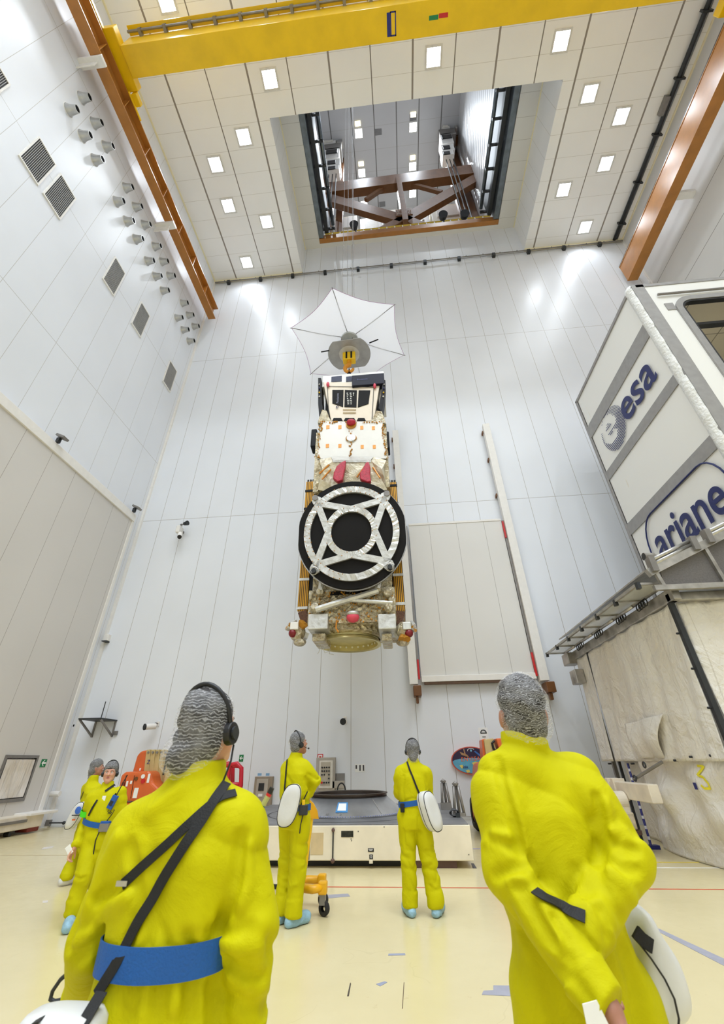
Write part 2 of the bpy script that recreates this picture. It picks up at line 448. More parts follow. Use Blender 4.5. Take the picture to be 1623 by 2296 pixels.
def make_light(z, s=0.34, watts=120.0, spread=128):
    t = thing('ceiling_light', 'x', 'ceiling light', (0, 0, z))
    f = MB()
    for a in (-1, 1):
        f.box(-s - .04, s + .04, a * s - .04 if a > 0 else -s - .04, a * s + .04 if a > 0 else -s + .04, z - .05, z)
        f.box(a * s - .04, a * s + .04, -s + .04, s - .04, z - .05, z)
    f.build('frame', m_lframe, t)
    MB().box(-s + .04, s - .04, -s + .04, s - .04, z - .03, z - .004).build('diffuser', m_lamp, t)
    L = bpy.data.lights.new('floodlight', 'AREA'); L.shape = 'SQUARE'; L.size = 2 * s - .1; L.energy = watts; L.color = (0.84, 0.92, 1.0)
    L.spread = math.radians(spread)
    lo = bpy.data.objects.new('floodlight', L); COL.objects.link(lo); lo.parent = t; lo.location = (0, 0, -0.06)
    return t


LIGHTS = [(-8.0, 2.65, 'left of the three lights nearest the yellow crane beam'), (-4.39, 5.29, 'below the yellow crane beam at left'), (3.08, 5.31, 'below the middle of the yellow crane beam'),
          (8.64, 5.36, 'below the yellow crane beam at right'), (-6.27, 7.16, 'second from the left beside the roof opening'), (-8.11, 8.1, 'in the left row, third from the back wall'),
          (-8.14, 9.97, 'in the left row, second from the back wall'), (-6.23, 10.96, 'beside the rear left edge of the roof opening'), (-8.13, 13.05, 'in the left row, closest to the back wall'),
          (10.51, 7.21, 'beside the front right edge of the roof opening'), (12.37, 8.19, 'in the right row, third from the back wall'), (12.38, 10.06, 'in the right row, second from the back wall'),
          (10.53, 11.04, 'beside the rear right edge of the roof opening'), (12.41, 13.09, 'in the right row, closest to the back wall')]
proto_light = make_light(CZ, watts=LAMP_W)
for i, (x, y, d) in enumerate(LIGHTS):
    o = proto_light if i == 0 else copy_tree(proto_light)
    place(o, (x, y, CZ), 'square white ceiling floodlight ' + d, 'ceiling floodlights of the main hall')
k = 0
rear_light = make_light(CZ, watts=REAR_W)
for y in (-0.5, -4.0, -7.5, -11.0):
    for x in (-8.1, -4.4, 0.2, 4.8, 8.6, 12.4):
        o = copy_tree(rear_light) if k else rear_light; k += 1
        place(o, (x, y, CZ), 'square ceiling floodlight over the part of the hall behind the viewer', 'ceiling floodlights behind the viewer')

# ================================================================== runway beams and crane
def ibeam(name, label, x0, x1, xw, y0, y1, z0, z1, inner, m):
    t = thing(name, label, 'crane rail beam', ((x0 + x1) / 2, (y0 + y1) / 2, z0))
    MB().box(x0, x1, y0, y1, z0, z0 + .05).build('bottom_flange', m, t)
    MB().box(x0, x1, y0, y1, z1 - .05, z1).build('top_flange', m, t)
    MB().box(xw - .02, xw + .02, y0, y1, z0 + .05, z1 - .05).build('web', m, t)
    y = y0 + .6
    s = MB()
    xi = x1 if inner > 0 else x0
    while y < y1 and inner:
        MB().box(min(xw + .02 * inner, xi - .03 * inner), max(xw + .02 * inner, xi - .03 * inner), y - .012, y + .012, z0 + .05, z1 - .05).build('stiffener', m, t) if y > 3 else None
        y += 1.55
    MB().box(xw - .04, xw + .04, y0, y1, z1, z1 + .06).build('crane_rail', m_dark, t)
    return t
ibeam('runway_beam', 'long ochre steel crane rail beam along the left wall', -10.12, -9.7, -9.98, -13, 13.85, 24.0, 25.0, 1, m_beam)
ibeam('runway_beam', 'long ochre steel crane rail beam along the right wall', 13.62, 14.15, 13.66, -13, 13.85, 23.8, 25.15, 0, m_beam)
for i, y in enumerate((3.35, 8.83, -2.13)):
    t = thing('beam_bracket', 'white bracket holding the left crane rail beam, ' + ('near the yellow crane beam', 'further back toward the back wall', 'behind the viewer')[i], 'bracket', (LW, y, 23.6))
    MB().box(LW, -9.66, y - .16, y + .16, 24.0 - .16, 24.0 - .005).build('arm', m_trim, t, bevel=.01)
    MB().box(LW, -9.9, y - .02, y + .02, 23.45, 24.0 - .16).build('gusset', m_trim, t)
for i, y in enumerate((4.5, 10.0)):
    MB().box(14.15, RW, y - .16, y + .16, 23.9, 24.1).build('beam_bracket', m_trim, cat='bracket', label='white bracket between right crane rail beam and wall, ' + ('front' if i == 0 else 'rear'))
t = thing('bridge_crane', 'yellow bridge crane girder spanning the hall under the ceiling', 'crane', (2, 3.6, 25.0))
gy0, gy1, gz0, gz1 = 3.22, 4.12, 25.15, 26.5
MB().box(-9.35, 13.3, gy0, gy1, gz0, gz1).build('girder', m_yel, t, bevel=.015)
MB().box(-9.85, -9.35, 2.75, 4.5, 25.2, 25.7).build('end_truck', m_yel, t, bevel=.03)
MB().box(13.3, 14.1, 2.4, 4.7, 25.15, 25.6).build('end_truck', m_yel, t, bevel=.03)
MB().box(-9.62, -9.4, 4.5, 4.9, 24.95, 25.25).box(-9.66, -9.6, 4.4, 5.3, 24.85, 24.95).build('rail_sweeper', m_yel, t, bevel=.02)
for x in (-9.98, 13.85):
    for y in (2.7, 4.4): MB().cyl((x - .05, y, 25.3), (x + .05, y, 25.3), .23, n=20).build('wheel', m_dark, t)
mb = MB().tube([(-9.3, gy0 - .16, gz1 - .16), (13.2, gy0 - .16, gz1 - .16)], .045)
mb.build('cable_rail', m_grey, t)
mb = MB().box(-9.3, 13.2, gy0 - .3, gy0 - .02, gz1 - .02, gz1 + .03).build('cable_tray', m_yel, t)
for i in range(22):
    x = -8.8 + i * 1.02
    MB().box(x - .06, x + .06, gy0 - .22, gy0 - .0, gz1 - .23, gz1 - .02).build('rail_clip', m_grey, t)
m_navy = mat('navy_paint', (22, 34, 110), 0.4, var=0.03); m_green = mat('sign_green', (16, 120, 66), 0.5); m_red = mat('signal_red', (198, 34, 36), 0.4)
a = P(872, 70, Z=gz0); b = P(881, 70, Z=gz0)
z = gz0 - .006
MB().box(a.x - .07, a.x + .05, 3.38, 3.98, z, z + .008).build('arrow_mark', m_navy, t)
for q in ((b.x - .1, b.x - .06, 3.36, 3.98), (b.x + .08, b.x + .12, 3.36, 3.98), (b.x - .1, b.x + .12, 3.36, 3.4), (b.x - .1, b.x + .12, 3.94, 3.98)):
    MB().box(*q, z, z + .008).build('outline_mark', m_navy, t)
a = P(973, 64, Z=gz0); MB().box(a.x - .2, a.x + .14, 3.6, 3.72, z, z + .008).build('green_mark', m_green, t); MB().box(a.x + .16, a.x + .5, 3.58, 3.7, z, z + .008).build('red_mark', m_red, t)
MB().box(-9.82, -9.72, -3, 2.75, 25.15, 25.3).build('festoon_rail', m_yel, t)

# pipe rails
t = thing('ceiling_pipe', 'grey cable pipe running along the right side of the ceiling', 'pipe', (14.4, 5, 28.0))
MB().tube([(14.36, BACK, 28.22), (14.36, 13.9, 28.22)], .09, 10).build('pipe', m_dark, t, smooth=True)
MB().tube([(14.52, BACK, 28.25), (14.52, 13.9, 28.25)], .05, 8).build('conduit', mat('grey_conduit', (120, 122, 122), 0.4, 0.4), t, smooth=True)
for y in range(1, 14, 2): MB().box(14.22, 14.64, y, y + .07, 28.1, 28.4).build('clip', m_dark, t)
MB().box(14.1, 14.3, 7.6, 8.3, 28.12, 28.4).build('junction_box', m_grey, t)
t = thing('wall_rail', 'thin grey pipe rail along the top of the back wall', 'pipe', (2, 13.9, 28.1))
MB().tube([(LW + .1, 13.95, 28.15), (RW - .1, 13.95, 28.15)], .035, 8).tube([(LW + .1, 13.98, 28.05), (RW - .1, 13.98, 28.05)], .02, 6).build('pipe', m_grey, t)
for i in range(12): x = -9.6 + i * 2.1; MB().box(x - .09, x + .09, 13.9, 14.085, 27.92, 28.2).build('bracket', m_dark, t)
for i in range(24): x = -9.9 + i * 1.03; MB().box(x - .02, x + .02, 13.94, 14.0, 28.17, 28.27).build('stud', m_dark, t)

# ================================================================== vents and nozzles in the left wall
m_louv = mat('louvre_void', (34, 33, 34), 0.6); m_slat = mat('louvre_slat', (176, 174, 172), 0.5)
for y0, y1, z0, z1, d in ((2.1, 2.76, 17.35, 18.85, 'cut off by the left edge of the picture'), (4.0, 4.68, 17.33, 18.78, 'left one of the adjoining pair'), (4.97, 5.65, 17.33, 18.78, 'right one of the adjoining pair'),
                        (7.87, 8.5, 17.62, 19.15, 'third from the back corner'), (9.79, 10.43, 17.67, 19.15, 'second from the back corner'), (12.6, 13.25, 17.3, 18.74, 'closest to the back corner')):
    t = thing('air_grille', 'louvred air grille on left wall, ' + d, 'air grille', (LW, (y0 + y1) / 2, z0), group='louvred air grilles on the left wall')
    MB().box(LW - .02, LW + .01, y0, y1, z0, z1).build('backing', m_louv, t)
    MB().box(LW, LW + .04, y0 - .05, y1 + .05, z0 - .05, z0).box(LW, LW + .04, y0 - .05, y1 + .05, z1, z1 + .05).box(LW, LW + .04, y0 - .05, y0, z0, z1).box(LW, LW + .04, y1, y1 + .05, z0, z1).build('frame', m_trim, t)
    s = MB(); k = 15
    for i in range(1, k): yy = y0 + (y1 - y0) * i / k; s.box(LW + .005, LW + .035, yy - .005, yy + .005, z0, z1)
    s.build('slats', m_slat, t)
m_noz = mat('nozzle_steel', (186, 186, 184), 0.35, 0.7)
t0 = thing('air_nozzle', 'x', 'air nozzle', (LW, 0, 0), group='jet air nozzles on the left wall')
MB().lathe([(.21, 0), (.21, .015), (.20, .02)], 20, (LW, 0, 0), (1, 0, 0)).build('flange', m_trim, t0, smooth=True)
nz0 = MB().lathe([(.19, .01), (.15, .15), (.125, .3), (.125, .36), (.105, .36), (.105, .2)], 20, (LW, 0, 0), (1, 0, 0)).build('nozzle', m_noz, t0, smooth=True, angle=.6)
MB().cyl((LW + .2, 0, 0), (LW + .352, 0, 0), .106, n=20).build('bore', mat('void_black', (6, 6, 7), .9, spec=.1), nz0)
ys = (3.99, 4.70, 5.41, 6.79, 7.51, 8.22, 9.15, 9.85, 10.55, 12.0, 12.7, 13.39)
nm = ('first', 'second', 'third', 'fourth', 'fifth', 'sixth', 'seventh', 'eighth', 'ninth', 'tenth', 'eleventh', 'twelfth')
for i, y in enumerate(ys):
    for j, z in enumerate((22.72, 21.41)):
        o = t0 if i == j == 0 else copy_tree(t0)
        place(o, (LW, y, z), 'steel jet nozzle, %s row on left wall, %s from the crane beam' % (('upper', 'lower')[j], nm[i]))
# little fixing screws around
# ================================================================== upper hall, seen through the roof opening
m_uc = panel_mat('upper_ceiling_panels', (196, 196, 198), (110, 108, 106), 'x', 2.3, .6, .1, rough=.5, axis2='y', sp2=1.9, off2=.3, seam2=(176, 174, 172), w2=.03)
n = NT('ribbed_white_cladding'); p = n.pos(); n.set(Base_Color=(.78, .78, .79, 1), Roughness=.3, Metallic=.2)
n.bump(n.math('SINE', n.math('MULTIPLY', n.math('ADD', p[2], n.math('MULTIPLY', p[1], .6)), 7.0)), .35, .08); m_clad = n.m
UZ, UB = 58.0, 27.0
MB().box(-14, 22, -8, UB, UZ, UZ + .3).build('ceiling_upper', m_uc, kind='structure')
MB().box(-14, 22, UB, UB + .3, Z2, UZ).build('wall_upper_back', mat('upper_wall_panels', (206, 202, 192), .5), kind='structure')
MB().box(-9.3, -9, -8, UB, Z2 + .5, UZ).build('wall_upper_left', m_clad, kind='structure')
MB().box(9.3, 9.6, -8, UB, Z2 + .5, UZ).build('wall_upper_right', m_clad, kind='structure')
MB().box(-14, 22, -8.3, -8, Z2 + .5, UZ).build('wall_upper_front', m_clad, kind='structure')
MB().box(-14, 22, BW + .3, UB, 31.0, Z2 - .05).build('floor_upper', mat('upper_floor', (150, 148, 140), .5), kind='structure')
pu = make_light(UZ, s=0.4, watts=UPPER_W); k = 0
for i, (x, y, d) in enumerate(((-1.08, 15.92, 'left light of the front row'), (4.62, 15.98, 'right light of the front row'), (-1.07, 19.34, 'left light of the middle row'), (4.62, 19.29, 'right light of the middle row'), (4.65, 21.86, 'right light of the rear row'), (-1.07, 22.4, 'left light of the rear row'), (-5, 6, 'over the left front'), (8, 6, 'over the right front'))):
    o = pu if i == 0 else copy_tree(pu)
    place(o, (x, y, UZ), 'white floodlight on the ceiling of the upper hall, ' + d, 'floodlights of the upper hall')
m_warm = mat('warm_lamp', (255, 240, 200), .4, emit=((255, 240, 190), 3.0))
for x, y, d in ((-1.1, 15.14, 'front left'), (4.62, 15.0, 'front right'), (-1.07, 18.5, 'rear left'), (4.61, 18.5, 'rear right')):
    MB().box(x - .28, x + .28, y - .2, y + .2, UZ - .06, UZ).build('emergency_light', m_warm, cat='ceiling light', label='small warm square lamp on the upper hall ceiling, ' + d)
m_ventg = mat('grey_vent', (120, 120, 122), .5)
for px, py, d in ((848, 296, 'left'), (926, 263, 'far'), (857, 458, 'rear')):
    q = P(px, py, Z=UZ); MB().box(q.x - .35, q.x + .35, q.y - .25, q.y + .25, UZ - .05, UZ).build('ceiling_vent', m_ventg, cat='air grille', label='small grey vent in the upper hall ceiling, %s one' % d)
# steel door tracks on both sides of the opening
def channel(px0, py0, px1, py1, zt, dx, label):
    a = P(px0, py0, Z=zt)
m_track = mat('galvanised_track', (112, 120, 126), .35, .7, var=.15, scale=3)
for sx, lab in ((OX0 + .16, 'dark galvanised door tracks along the left edge of the roof opening'), (OX1 - .18, 'dark galvanised door tracks along the right edge of the roof opening')):
    s = 1 if sx < 0 else -1
    t = thing('door_track', lab, 'rail', (sx, 10, Z2))
    MB().box(sx - .16, sx + .16, OY0 + .4, OY1 - .3, Z2 + .06, Z2 + 1.3).build('lower_channel', m_track, t, bevel=.02)
    MB().box(sx + s * .35 - .12, sx + s * .35 + .12, OY0 + .4, OY1 - .34, Z2 + .52, Z2 + 2.4).build('upper_channel', m_dark, t, bevel=.02)
    MB().tube([(sx + s * .75, OY0 + .6, Z2 + 1.5), (sx + s * .75, OY1 - .4, Z2 + 1.5)], .12, 10).build('drive_tube', m_track, t, smooth=True)
    for i in range(6):
        y = OY0 + 1 + i * 1.15
        MB().box(sx - .2, sx + s * .9, y, y + .1, Z2 + .9, Z2 + 1.1).build('bracket', m_dark, t)
MB().box(OX0, OX1, OY1 - .28, OY1, Z2 + .0, Z2 + .5).build('opening_beam', m_beam, cat='steel beam', label='ochre steel beam along the rear edge of the roof opening', bevel=.02)
# truss of the upper hall
t = thing('roof_truss', 'brown steel truss with V braces crossing behind the roof opening', 'truss', (3, 17.2, 38))
YT = 17.0
def tr(p, q, wd, name='brace', wy=.5, m=m_beamd):
    MB().bar(P(*p, Y=YT), P(*q, Y=YT), wy, wd, up=(0, 0, 1)).build(name, m, t)
tr((724, 432), (1092, 384), 1.9, 'top_chord', .7)
tr((728, 446), (905, 497), 1.15); tr((1090, 391), (905, 497), 1.15); tr((893, 408), (909, 505), .9, 'post', .45)
tr((905, 495), (850, 524), .8); tr((910, 495), (948, 512), .8); tr((820, 449), (872, 414), .35, 'thin_brace', .3); tr((915, 412), (990, 432), .35, 'thin_brace', .3)
q = P(906, 487, Y=YT); MB().box(q.x - .7, q.x + .7, YT - .4, YT - .3, q.z - .55, q.z + .55).build('gusset_plate', m_beamd, t)
gp = MB()
for i in range(14): MB().ball((q.x - .55 + (i % 7) * .18, YT - .41, q.z - .3 + (i // 7) * .5), .05, 6, 4).build('bolt', m_steel, t)
# hoist columns
for px, lab in ((742, 'left'), (1000, 'right')):
    t = thing('hoist_unit', 'white crane hoist unit hanging on rails in the upper hall, %s one' % lab, 'hoist', P(px, 300, Y=16.2))
    sx = 0 if lab == 'left' else 258
    def R(x0, y0, x1, y1, dep, name, m, yy=16.2):
        a = P(x0 + sx, y0 - sx * .13, Y=yy); b = P(x1 + sx, y1 - sx * .13, Y=yy)
        MB().box(min(a.x, b.x), max(a.x, b.x), yy, yy + dep, min(a.z, b.z, UZ - .6), min(max(a.z, b.z), UZ - .1)).build(name, m, t, bevel=.04)
    R(718, 268, 752, 322, 1.5, 'housing', m_trim); R(724, 283, 746, 312, .08, 'hatch', mat('hoist_cream', (226, 222, 210), .5), 16.1)
    R(725, 324, 765, 332, 1.2, 'platform', m_grey); R(727, 334, 760, 352, 1.4, 'trolley', m_trim); R(731, 336, 756, 341, .1, 'slot', m_black, 16.1)
    R(730, 358, 762, 368, 1.2, 'lower_trolley', m_trim); R(734, 360, 752, 365, .1, 'slot', m_black, 16.1); R(732, 372, 760, 378, 1.0, 'lower_trolley', m_trim); R(735, 373, 752, 377, .1, 'slot', m_black, 16.1)
    for x in (738, 746, 754):
        q = P(x + sx, 378 - sx * .13, Y=16.6); MB().cyl(q, (q.x, q.y, 34), .05, n=8).build('hoist_rope', m_dark, t)
    R(716, 250, 766, 268, .8, 'top_beam', m_beamd, 17); q = P(766 + sx * .82, 300 - sx * .13, Y=17.6); MB().box(q.x - .3, q.x + .3, 17.75, 18.15, Z2 - .05, min(q.z, UZ - .1)).build('column', m_beamd, t)
    R(756, 300, 768, 318, .6, 'motor', m_steel)
for px0, py0, px1, py1, yy, lab in ((1040, 205, 1085, 440, 18.8, 'wide brown steel column behind the right hoist unit'), (715, 255, 735, 520, 19.5, 'brown steel column behind the left hoist unit')):
    a = P(px0, py0, Y=yy); b = P(px1, py1, Y=yy); xc = min(b.x - .2, 8.72); MB().bar((xc, yy, max(Z2 - .05, b.z - 9)), (xc, yy, min(a.z, UZ - .05)), 1.1, 1.1, up=(0, 1, 0)).build('steel_column', m_beamd, cat='steel column', label=lab)
# gallery with railing behind the opening
t = thing('gallery', 'walkway with white railing and equipment behind the roof opening', 'gallery', (2, 18, 33))
YG = 16.0
g0 = P(752, 530, Y=YG); g1 = P(1104, 495, Y=YG); zt = g0.z + 1.2
MB().box(-4.2, 9.2, YG, YG + 2.0, g0.z - 1.3, g0.z - 1.0).build('deck', m_trim, t)
m_rail = mat('railing_yellow', (206, 170, 40), .4)
for dz, m in ((1.25, m_rail), (.6, m_trim), (0, m_trim)): MB().tube([(-4, YG, g0.z + dz - .7), (9, YG, g0.z + dz - .7)], .06, 6).build('rail', m, t)
for i in range(22): x = -4 + i * .62; MB().tube([(x, YG, g0.z - 1), (x, YG, g0.z + .55)], .05, 6).build('rail_post', m_trim, t)
for i in range(5): x = -4 + i * 3.2; MB().box(x - .1, x + .1, YG + .8, YG + 1.0, Z2 - .05, g0.z - 1.3).build('deck_post', m_trim, t)
m_mach = mat('machine_cream', (222, 216, 200), .5)
for x0, y0, x1, y1, m in ((738, 486, 800, 545, m_mach), (806, 488, 858, 540, m_trim), (864, 470, 892, 530, m_mach), (930, 468, 958, 520, m_trim), (962, 458, 1044, 515, m_mach), (1052, 452, 1078, 510, m_trim)):
    a = P(x0, y0, Y=YG + 3.2); b = P(x1, y0, Y=YG + 3.2)
    MB().box(a.x, b.x, YG + 3.2, YG + 4.4, Z2 - .05, (a.z + b.z) / 2).build('machine_cabinet', m, t, bevel=.05)
    MB().box(a.x + .5, b.x - .5, YG + 3.12, YG + 3.2, (a.z + b.z) / 2 - 2.4, (a.z + b.z) / 2 - .5).build('cabinet_door', m_trim if m is m_mach else m_mach, t)
for px, py, lab in ((794, 510, 'black floodlight on the gallery beside the lifting cables'), (993, 488, 'black floodlight on the gallery right of the truss node'), (1041, 486, 'black floodlight on the gallery near the right door tracks')):
    q = P(px, py, Y=15.2); t = thing('floodlight', lab, 'floodlight', (q.x, q.y, Z2 - .05)); MB().cyl((q.x + .1, q.y + .3, Z2 - .05), (q.x + .1, q.y + .3, q.z + .7), .06, n=8).build('stand_pole', m_dark, t)
    MB().cyl(q + Vector((0, -.25, 0)), q + Vector((0, .1, .12)), .34, .25, 18).build('lamp_head', m_black, t)
    MB().bar(q + Vector((0, .1, .1)), q + Vector((.15, .3, .75)), .08).build('yoke', m_dark, t)
for px in (661, 882, 803): pass
# ================================================================== vertical sliding hatch on the back wall
m_hatch = panel_mat('hatch_panels', (222, 220, 216), (166, 162, 156), 'x', 1.03, 1.4, 0.014, rough=0.35)
t = thing('vertical_hatch', 'tall white sliding hatch between two white rails on the back wall', 'hatch', (2.4, BW, 3.6))
MB().box(.62, 4.12, 13.9, 13.97, 3.78, 9.3).build('panel', m_hatch, t)
MB().box(.62, 4.14, 13.84, 13.92, 3.62, 3.8).build('bottom_edge', m_trim, t, bevel=.01)
MB().box(.62, 4.12, 13.88, 13.94, 9.27, 9.36).build('top_edge', m_trim, t, bevel=.01)
MB().box(.7, 4.1, 13.86, 13.99, 3.55, 3.63).build('seal', mat('hatch_seal', (92, 66, 46), .6), t)
for x0, x1 in ((.24, .5), (4.2, 4.48)):
    MB().box(x0, x1, 13.74, 13.96, 3.55, 14.1).build('rail', m_trim, t, bevel=.01)
    MB().box(x1 if x0 < 1 else x0 - .07, x1 + .07 if x0 < 1 else x0, 13.84, 13.92, 3.8, 9.25).build('guide_shadow_gap', m_grey, t)
    for z in (5.0, 6.8, 8.6, 10.4, 12.2, 13.7): MB().box(x0 - .05, x0 + .0, 13.9, BW, z, z + .12).build('rail_lug', m_beamd, t)
    MB().box(x0 + .1, x1 + .08, 13.6, BW, 3.2, 3.5).box(x0 + .16, x1 - .02, 13.7, 13.85, 3.0, 3.2).build('stop_bracket', m_beamd, t, bevel=.02)
for q in ((.52, .58, 3.7, 4.3), (4.12, 4.18, 3.7, 4.4), (4.12, 4.18, 8.5, 9.2)): MB().box(q[0], q[1], 13.82, 13.88, q[2], q[3]).build('red_stripe', m_red, t)

# ------------------------------------------------------------------ cameras, lamps and signs
def cctv(q, d, label, wall_y=BW):
    t = thing('security_camera', label, 'camera', (q.x, q.y, q.z - .1))
    MB().cyl(q, q + Vector(d) * .34, .085, .085, 18).build('housing', m_trim, t, smooth=True, angle=.6)
    MB().cyl(q - Vector(d) * .012, q + Vector(d) * .02, .092, .092, 18).build('lens', m_black, t, smooth=True, angle=.6)
    MB().tube([q + Vector(d) * .2 + Vector((0, 0, .02)), q + Vector(d) * .28 + Vector((0, .1, .1)), (q.x + d[0] * .3, wall_y, q.z + .12)], .02, 8).build('arm', m_grey, t)
    MB().box(q.x + d[0] * .3 - .05, q.x + d[0] * .3 + .05, wall_y - .03, wall_y, q.z + .05, q.z + .18).build('mount', m_trim, t)
cctv(P(769, 1618, Y=13.62), (0, 1, .05), 'white security camera on the back wall above the two standing people')
cctv(P(324, 1630, Y=13.62), (.55, .8, .1), 'white security camera on the back wall above the orange boom lift')
q = P(403, 1195, Y=13.75)
t = thing('camera_lamp', 'white camera with lamp on a bracket high on the left of the back wall', 'camera', q)
MB().box(q.x - .14, q.x + .02, 13.62, 13.95, q.z - .02, q.z + .3).build('housing', m_trim, t, bevel=.03)
MB().cyl(q + Vector((.02, 0, -.05)), q + Vector((.12, -.15, -.25)), .1, .08, 14).build('camera_body', m_trim, t, smooth=True, angle=.6)
MB().cyl(q + Vector((.12, -.15, -.25)), q + Vector((.14, -.18, -.29)), .08, .08, 14).build('lens', m_black, t)
MB().cyl(q + Vector((.1, 0, .42)), q + Vector((.26, -.05, .42)), .07, .1, 14).build('lamp', m_dark, t)
MB().bar((q.x - .1, 13.8, q.z + .42), (q.x + .2, 13.8, q.z + .42), .04).bar((q.x - .05, 13.8, q.z + .3), (q.x - .05, 13.8, q.z + .45), .04).bar((q.x - .06, 13.8, q.z + .2), (q.x - .06, BW, q.z + .2), .08).build('bracket', m_grey, t)
for px, py, y, d in ((128, 990, 8.96, 'farther from'), (299, 1147, 13.2, 'beside')):
    q = Vector((LW + .22, y, 10.3)); t = thing('floodlight', 'grey floodlight on the white ledge above the sliding door, %s the corner' % d, 'floodlight', q)
    MB().box(-.17, .17, -.12, .12, -.03, .05, Matrix.Translation(q + Vector((.08, 0, .14))) @ Matrix.Rotation(.45, 4, 'Y')).build('lamp_head', m_grey, t, bevel=.015)
    MB().box(q.x - .05, q.x + .05, q.y - .05, q.y + .05, 10.24, q.z + .12).build('foot', m_dark, t)

def sign(name, q0, label, w, h, col, cat='sign', y=BW, bevel=0):
    t = thing(name, label, cat, (q0.x, y, q0.z - h / 2))
    MB().box(q0.x - w / 2, q0.x + w / 2, y - .012, y, q0.z - h / 2, q0.z + h / 2).build('board', col, t)
    return t
m_white = mat('sign_white', (238, 238, 236), .5, var=.01)
def arrow(bd, c, ux, uz, out, s):
    """white running arrow pointing along -ux"""
    c = Vector(c); ux = Vector(ux); uz = Vector(uz); out = Vector(out)
    f = lambda a, b: c + ux * (a * s) + uz * (b * s)
    MB().prism([f(-.4, 0), f(0, .38), f(.14, .38), f(-.12, .1), f(.4, .1), f(.4, -.1), f(-.12, -.1), f(.14, -.38), f(0, -.38)], out).build('arrow', m_white, bd)
q = P(541, 1700, Y=BW); t = sign('exit_sign', q, 'green exit sign with white arrow on the back wall behind the red frame', .13, .18, m_green)
arrow(t.children[0], (q.x, BW - .0125, q.z), (1, 0, 0), (0, 0, 1), (0, -.004, 0), .13)
q = P(97, 1711, X=DX); t = thing('exit_sign', 'green exit sign with white arrow on the sliding door beside the window', 'sign', (DX, q.y, q.z - .09))
MB().box(DX, DX + .012, q.y - .1, q.y + .1, q.z - .1, q.z + .1).build('board', m_green, t)
arrow(t.children[0], (DX + .0125, q.y, q.z), (0, 1, 0), (0, 0, 1), (.004, 0, 0), .2)
q = P(718, 1700, Y=BW); t = sign('fire_sign', q, 'small red and white fire sign on the back wall above the control panel', .17, .21, m_red)
MB().box(q.x - .06, q.x + .06, BW - .016, BW - .012, q.z - .085, q.z + .085).build('field', m_white, t)
MB().prism([(q.x - .035, BW - .0165, q.z + .05), (q.x + .035, BW - .0165, q.z + .05), (q.x + .012, BW - .0165, q.z - .04), (q.x - .012, BW - .0165, q.z - .04)], (0, -.003, 0)).build('extinguisher_mark', m_red, t)
q = P(807, 1722, Y=BW); t = sign('notice_sheet', q, 'small white notice with three dark columns on the back wall', .29, .2, m_white)
for i, dx in enumerate((-.11, 0, .1)):
    MB().box(q.x + dx - .02, q.x + dx + .025, BW - .015, BW - .012, q.z - (.02 if i == 0 else .07), q.z + .075).build('dark_column', mat('notice_ink', (70, 66, 70), .5, var=.3, scale=60), t)
# control panel
q = P(731, 1736, Y=13.95); t = thing('control_panel', 'grey control cabinet with rows of buttons on the back wall', 'control panel', (q.x, BW, q.z - .4))
m_cab = mat('cabinet_grey_beige', (176, 168, 156), .45, var=.04)
MB().box(q.x - .3, q.x + .26, 13.93, BW, q.z - .41, q.z + .42).build('cabinet', m_cab, t, bevel=.012)
MB().box(q.x - .2, q.x + .2, 13.905, 13.93, q.z - .34, q.z + .34).build('door', mat('cabinet_door_cream', (222, 216, 204), .4), t, bevel=.008)
plate = MB().box(q.x - .155, q.x + .13, 13.898, 13.905, q.z - .28, q.z + .3).build('button_plate', mat('button_plate', (186, 176, 158), .5), t)
for r, dz in enumerate((.17, .08, -.01, -.1, -.2)):
    for cidx in range(4):
        if r == 3 and cidx < 3: continue
        if r == 2 and cidx == 2: continue
        x = q.x - .11 + cidx * .068
        red = r == 4 and cidx == 0
        MB().cyl((x, 13.9, q.z + dz), (x, 13.87, q.z + dz), .03 if red else .022, n=10).build('button', m_red if red else m_black, plate)
q = P(757, 1749, Y=13.98); t = thing('wall_tray', 'open grey metal document tray on the back wall beside the control panel', 'tray', (q.x, BW, q.z - .2))
MB().box(q.x - .19, q.x + .19, 13.93, BW, q.z - .2, q.z - .02).build('bin', m_cab, t, bevel=.01)
MB().box(q.x - .19, q.x + .19, BW - .03, BW, q.z - .02, q.z + .16).build('back_plate', m_grey, t)
# socket cabinet behind the foreground person
q = P(588, 1780, Y=13.95); t = thing('socket_cabinet', 'beige electrical cabinet low on the back wall left of the platform', 'cabinet', (q.x, BW, q.z - .4))
MB().box(q.x - .27, q.x + .27, 13.95, BW, q.z - .45, q.z + .42).build('frame', mat('cabinet_taupe', (150, 136, 118), .5), t, bevel=.01)
MB().box(q.x - .19, q.x + .15, 13.92, 13.95, q.z - .38, q.z + .36).build('door', m_cab, t)
MB().box(q.x - .12, q.x + .04, 13.9, 13.92, q.z + .08, q.z + .26).build('display', m_dark, t)
MB().box(q.x - .1, q.x + .02, 13.89, 13.92, q.z - .06, q.z + .0).build('label_plate', m_white, t)
for x in (-.15, .1): MB().bar((q.x + x, 13.7, 0), (q.x + x * .8, 13.88, q.z - .1), .03).build('support_leg', m_grey, t)
m_btape = mat('blue_tape', (130, 170, 206), .6)
for i, (px, py, w_, h_, d) in enumerate(((582, 1736.5, .12, .06, 'upper left'), (600, 1736.5, .11, .06, 'upper right'), (580, 1751, .05, .1, 'lower left'), (600, 1749, .05, .12, 'lower right'))):
    q = P(px, py, Y=BW); MB().box(q.x - w_ / 2, q.x + w_ / 2, BW - .003, BW, q.z - h_ / 2, q.z + h_ / 2).build('tape_strip', m_btape, cat='tape', label='small pale blue tape strip above the socket cabinet, %s one' % d)
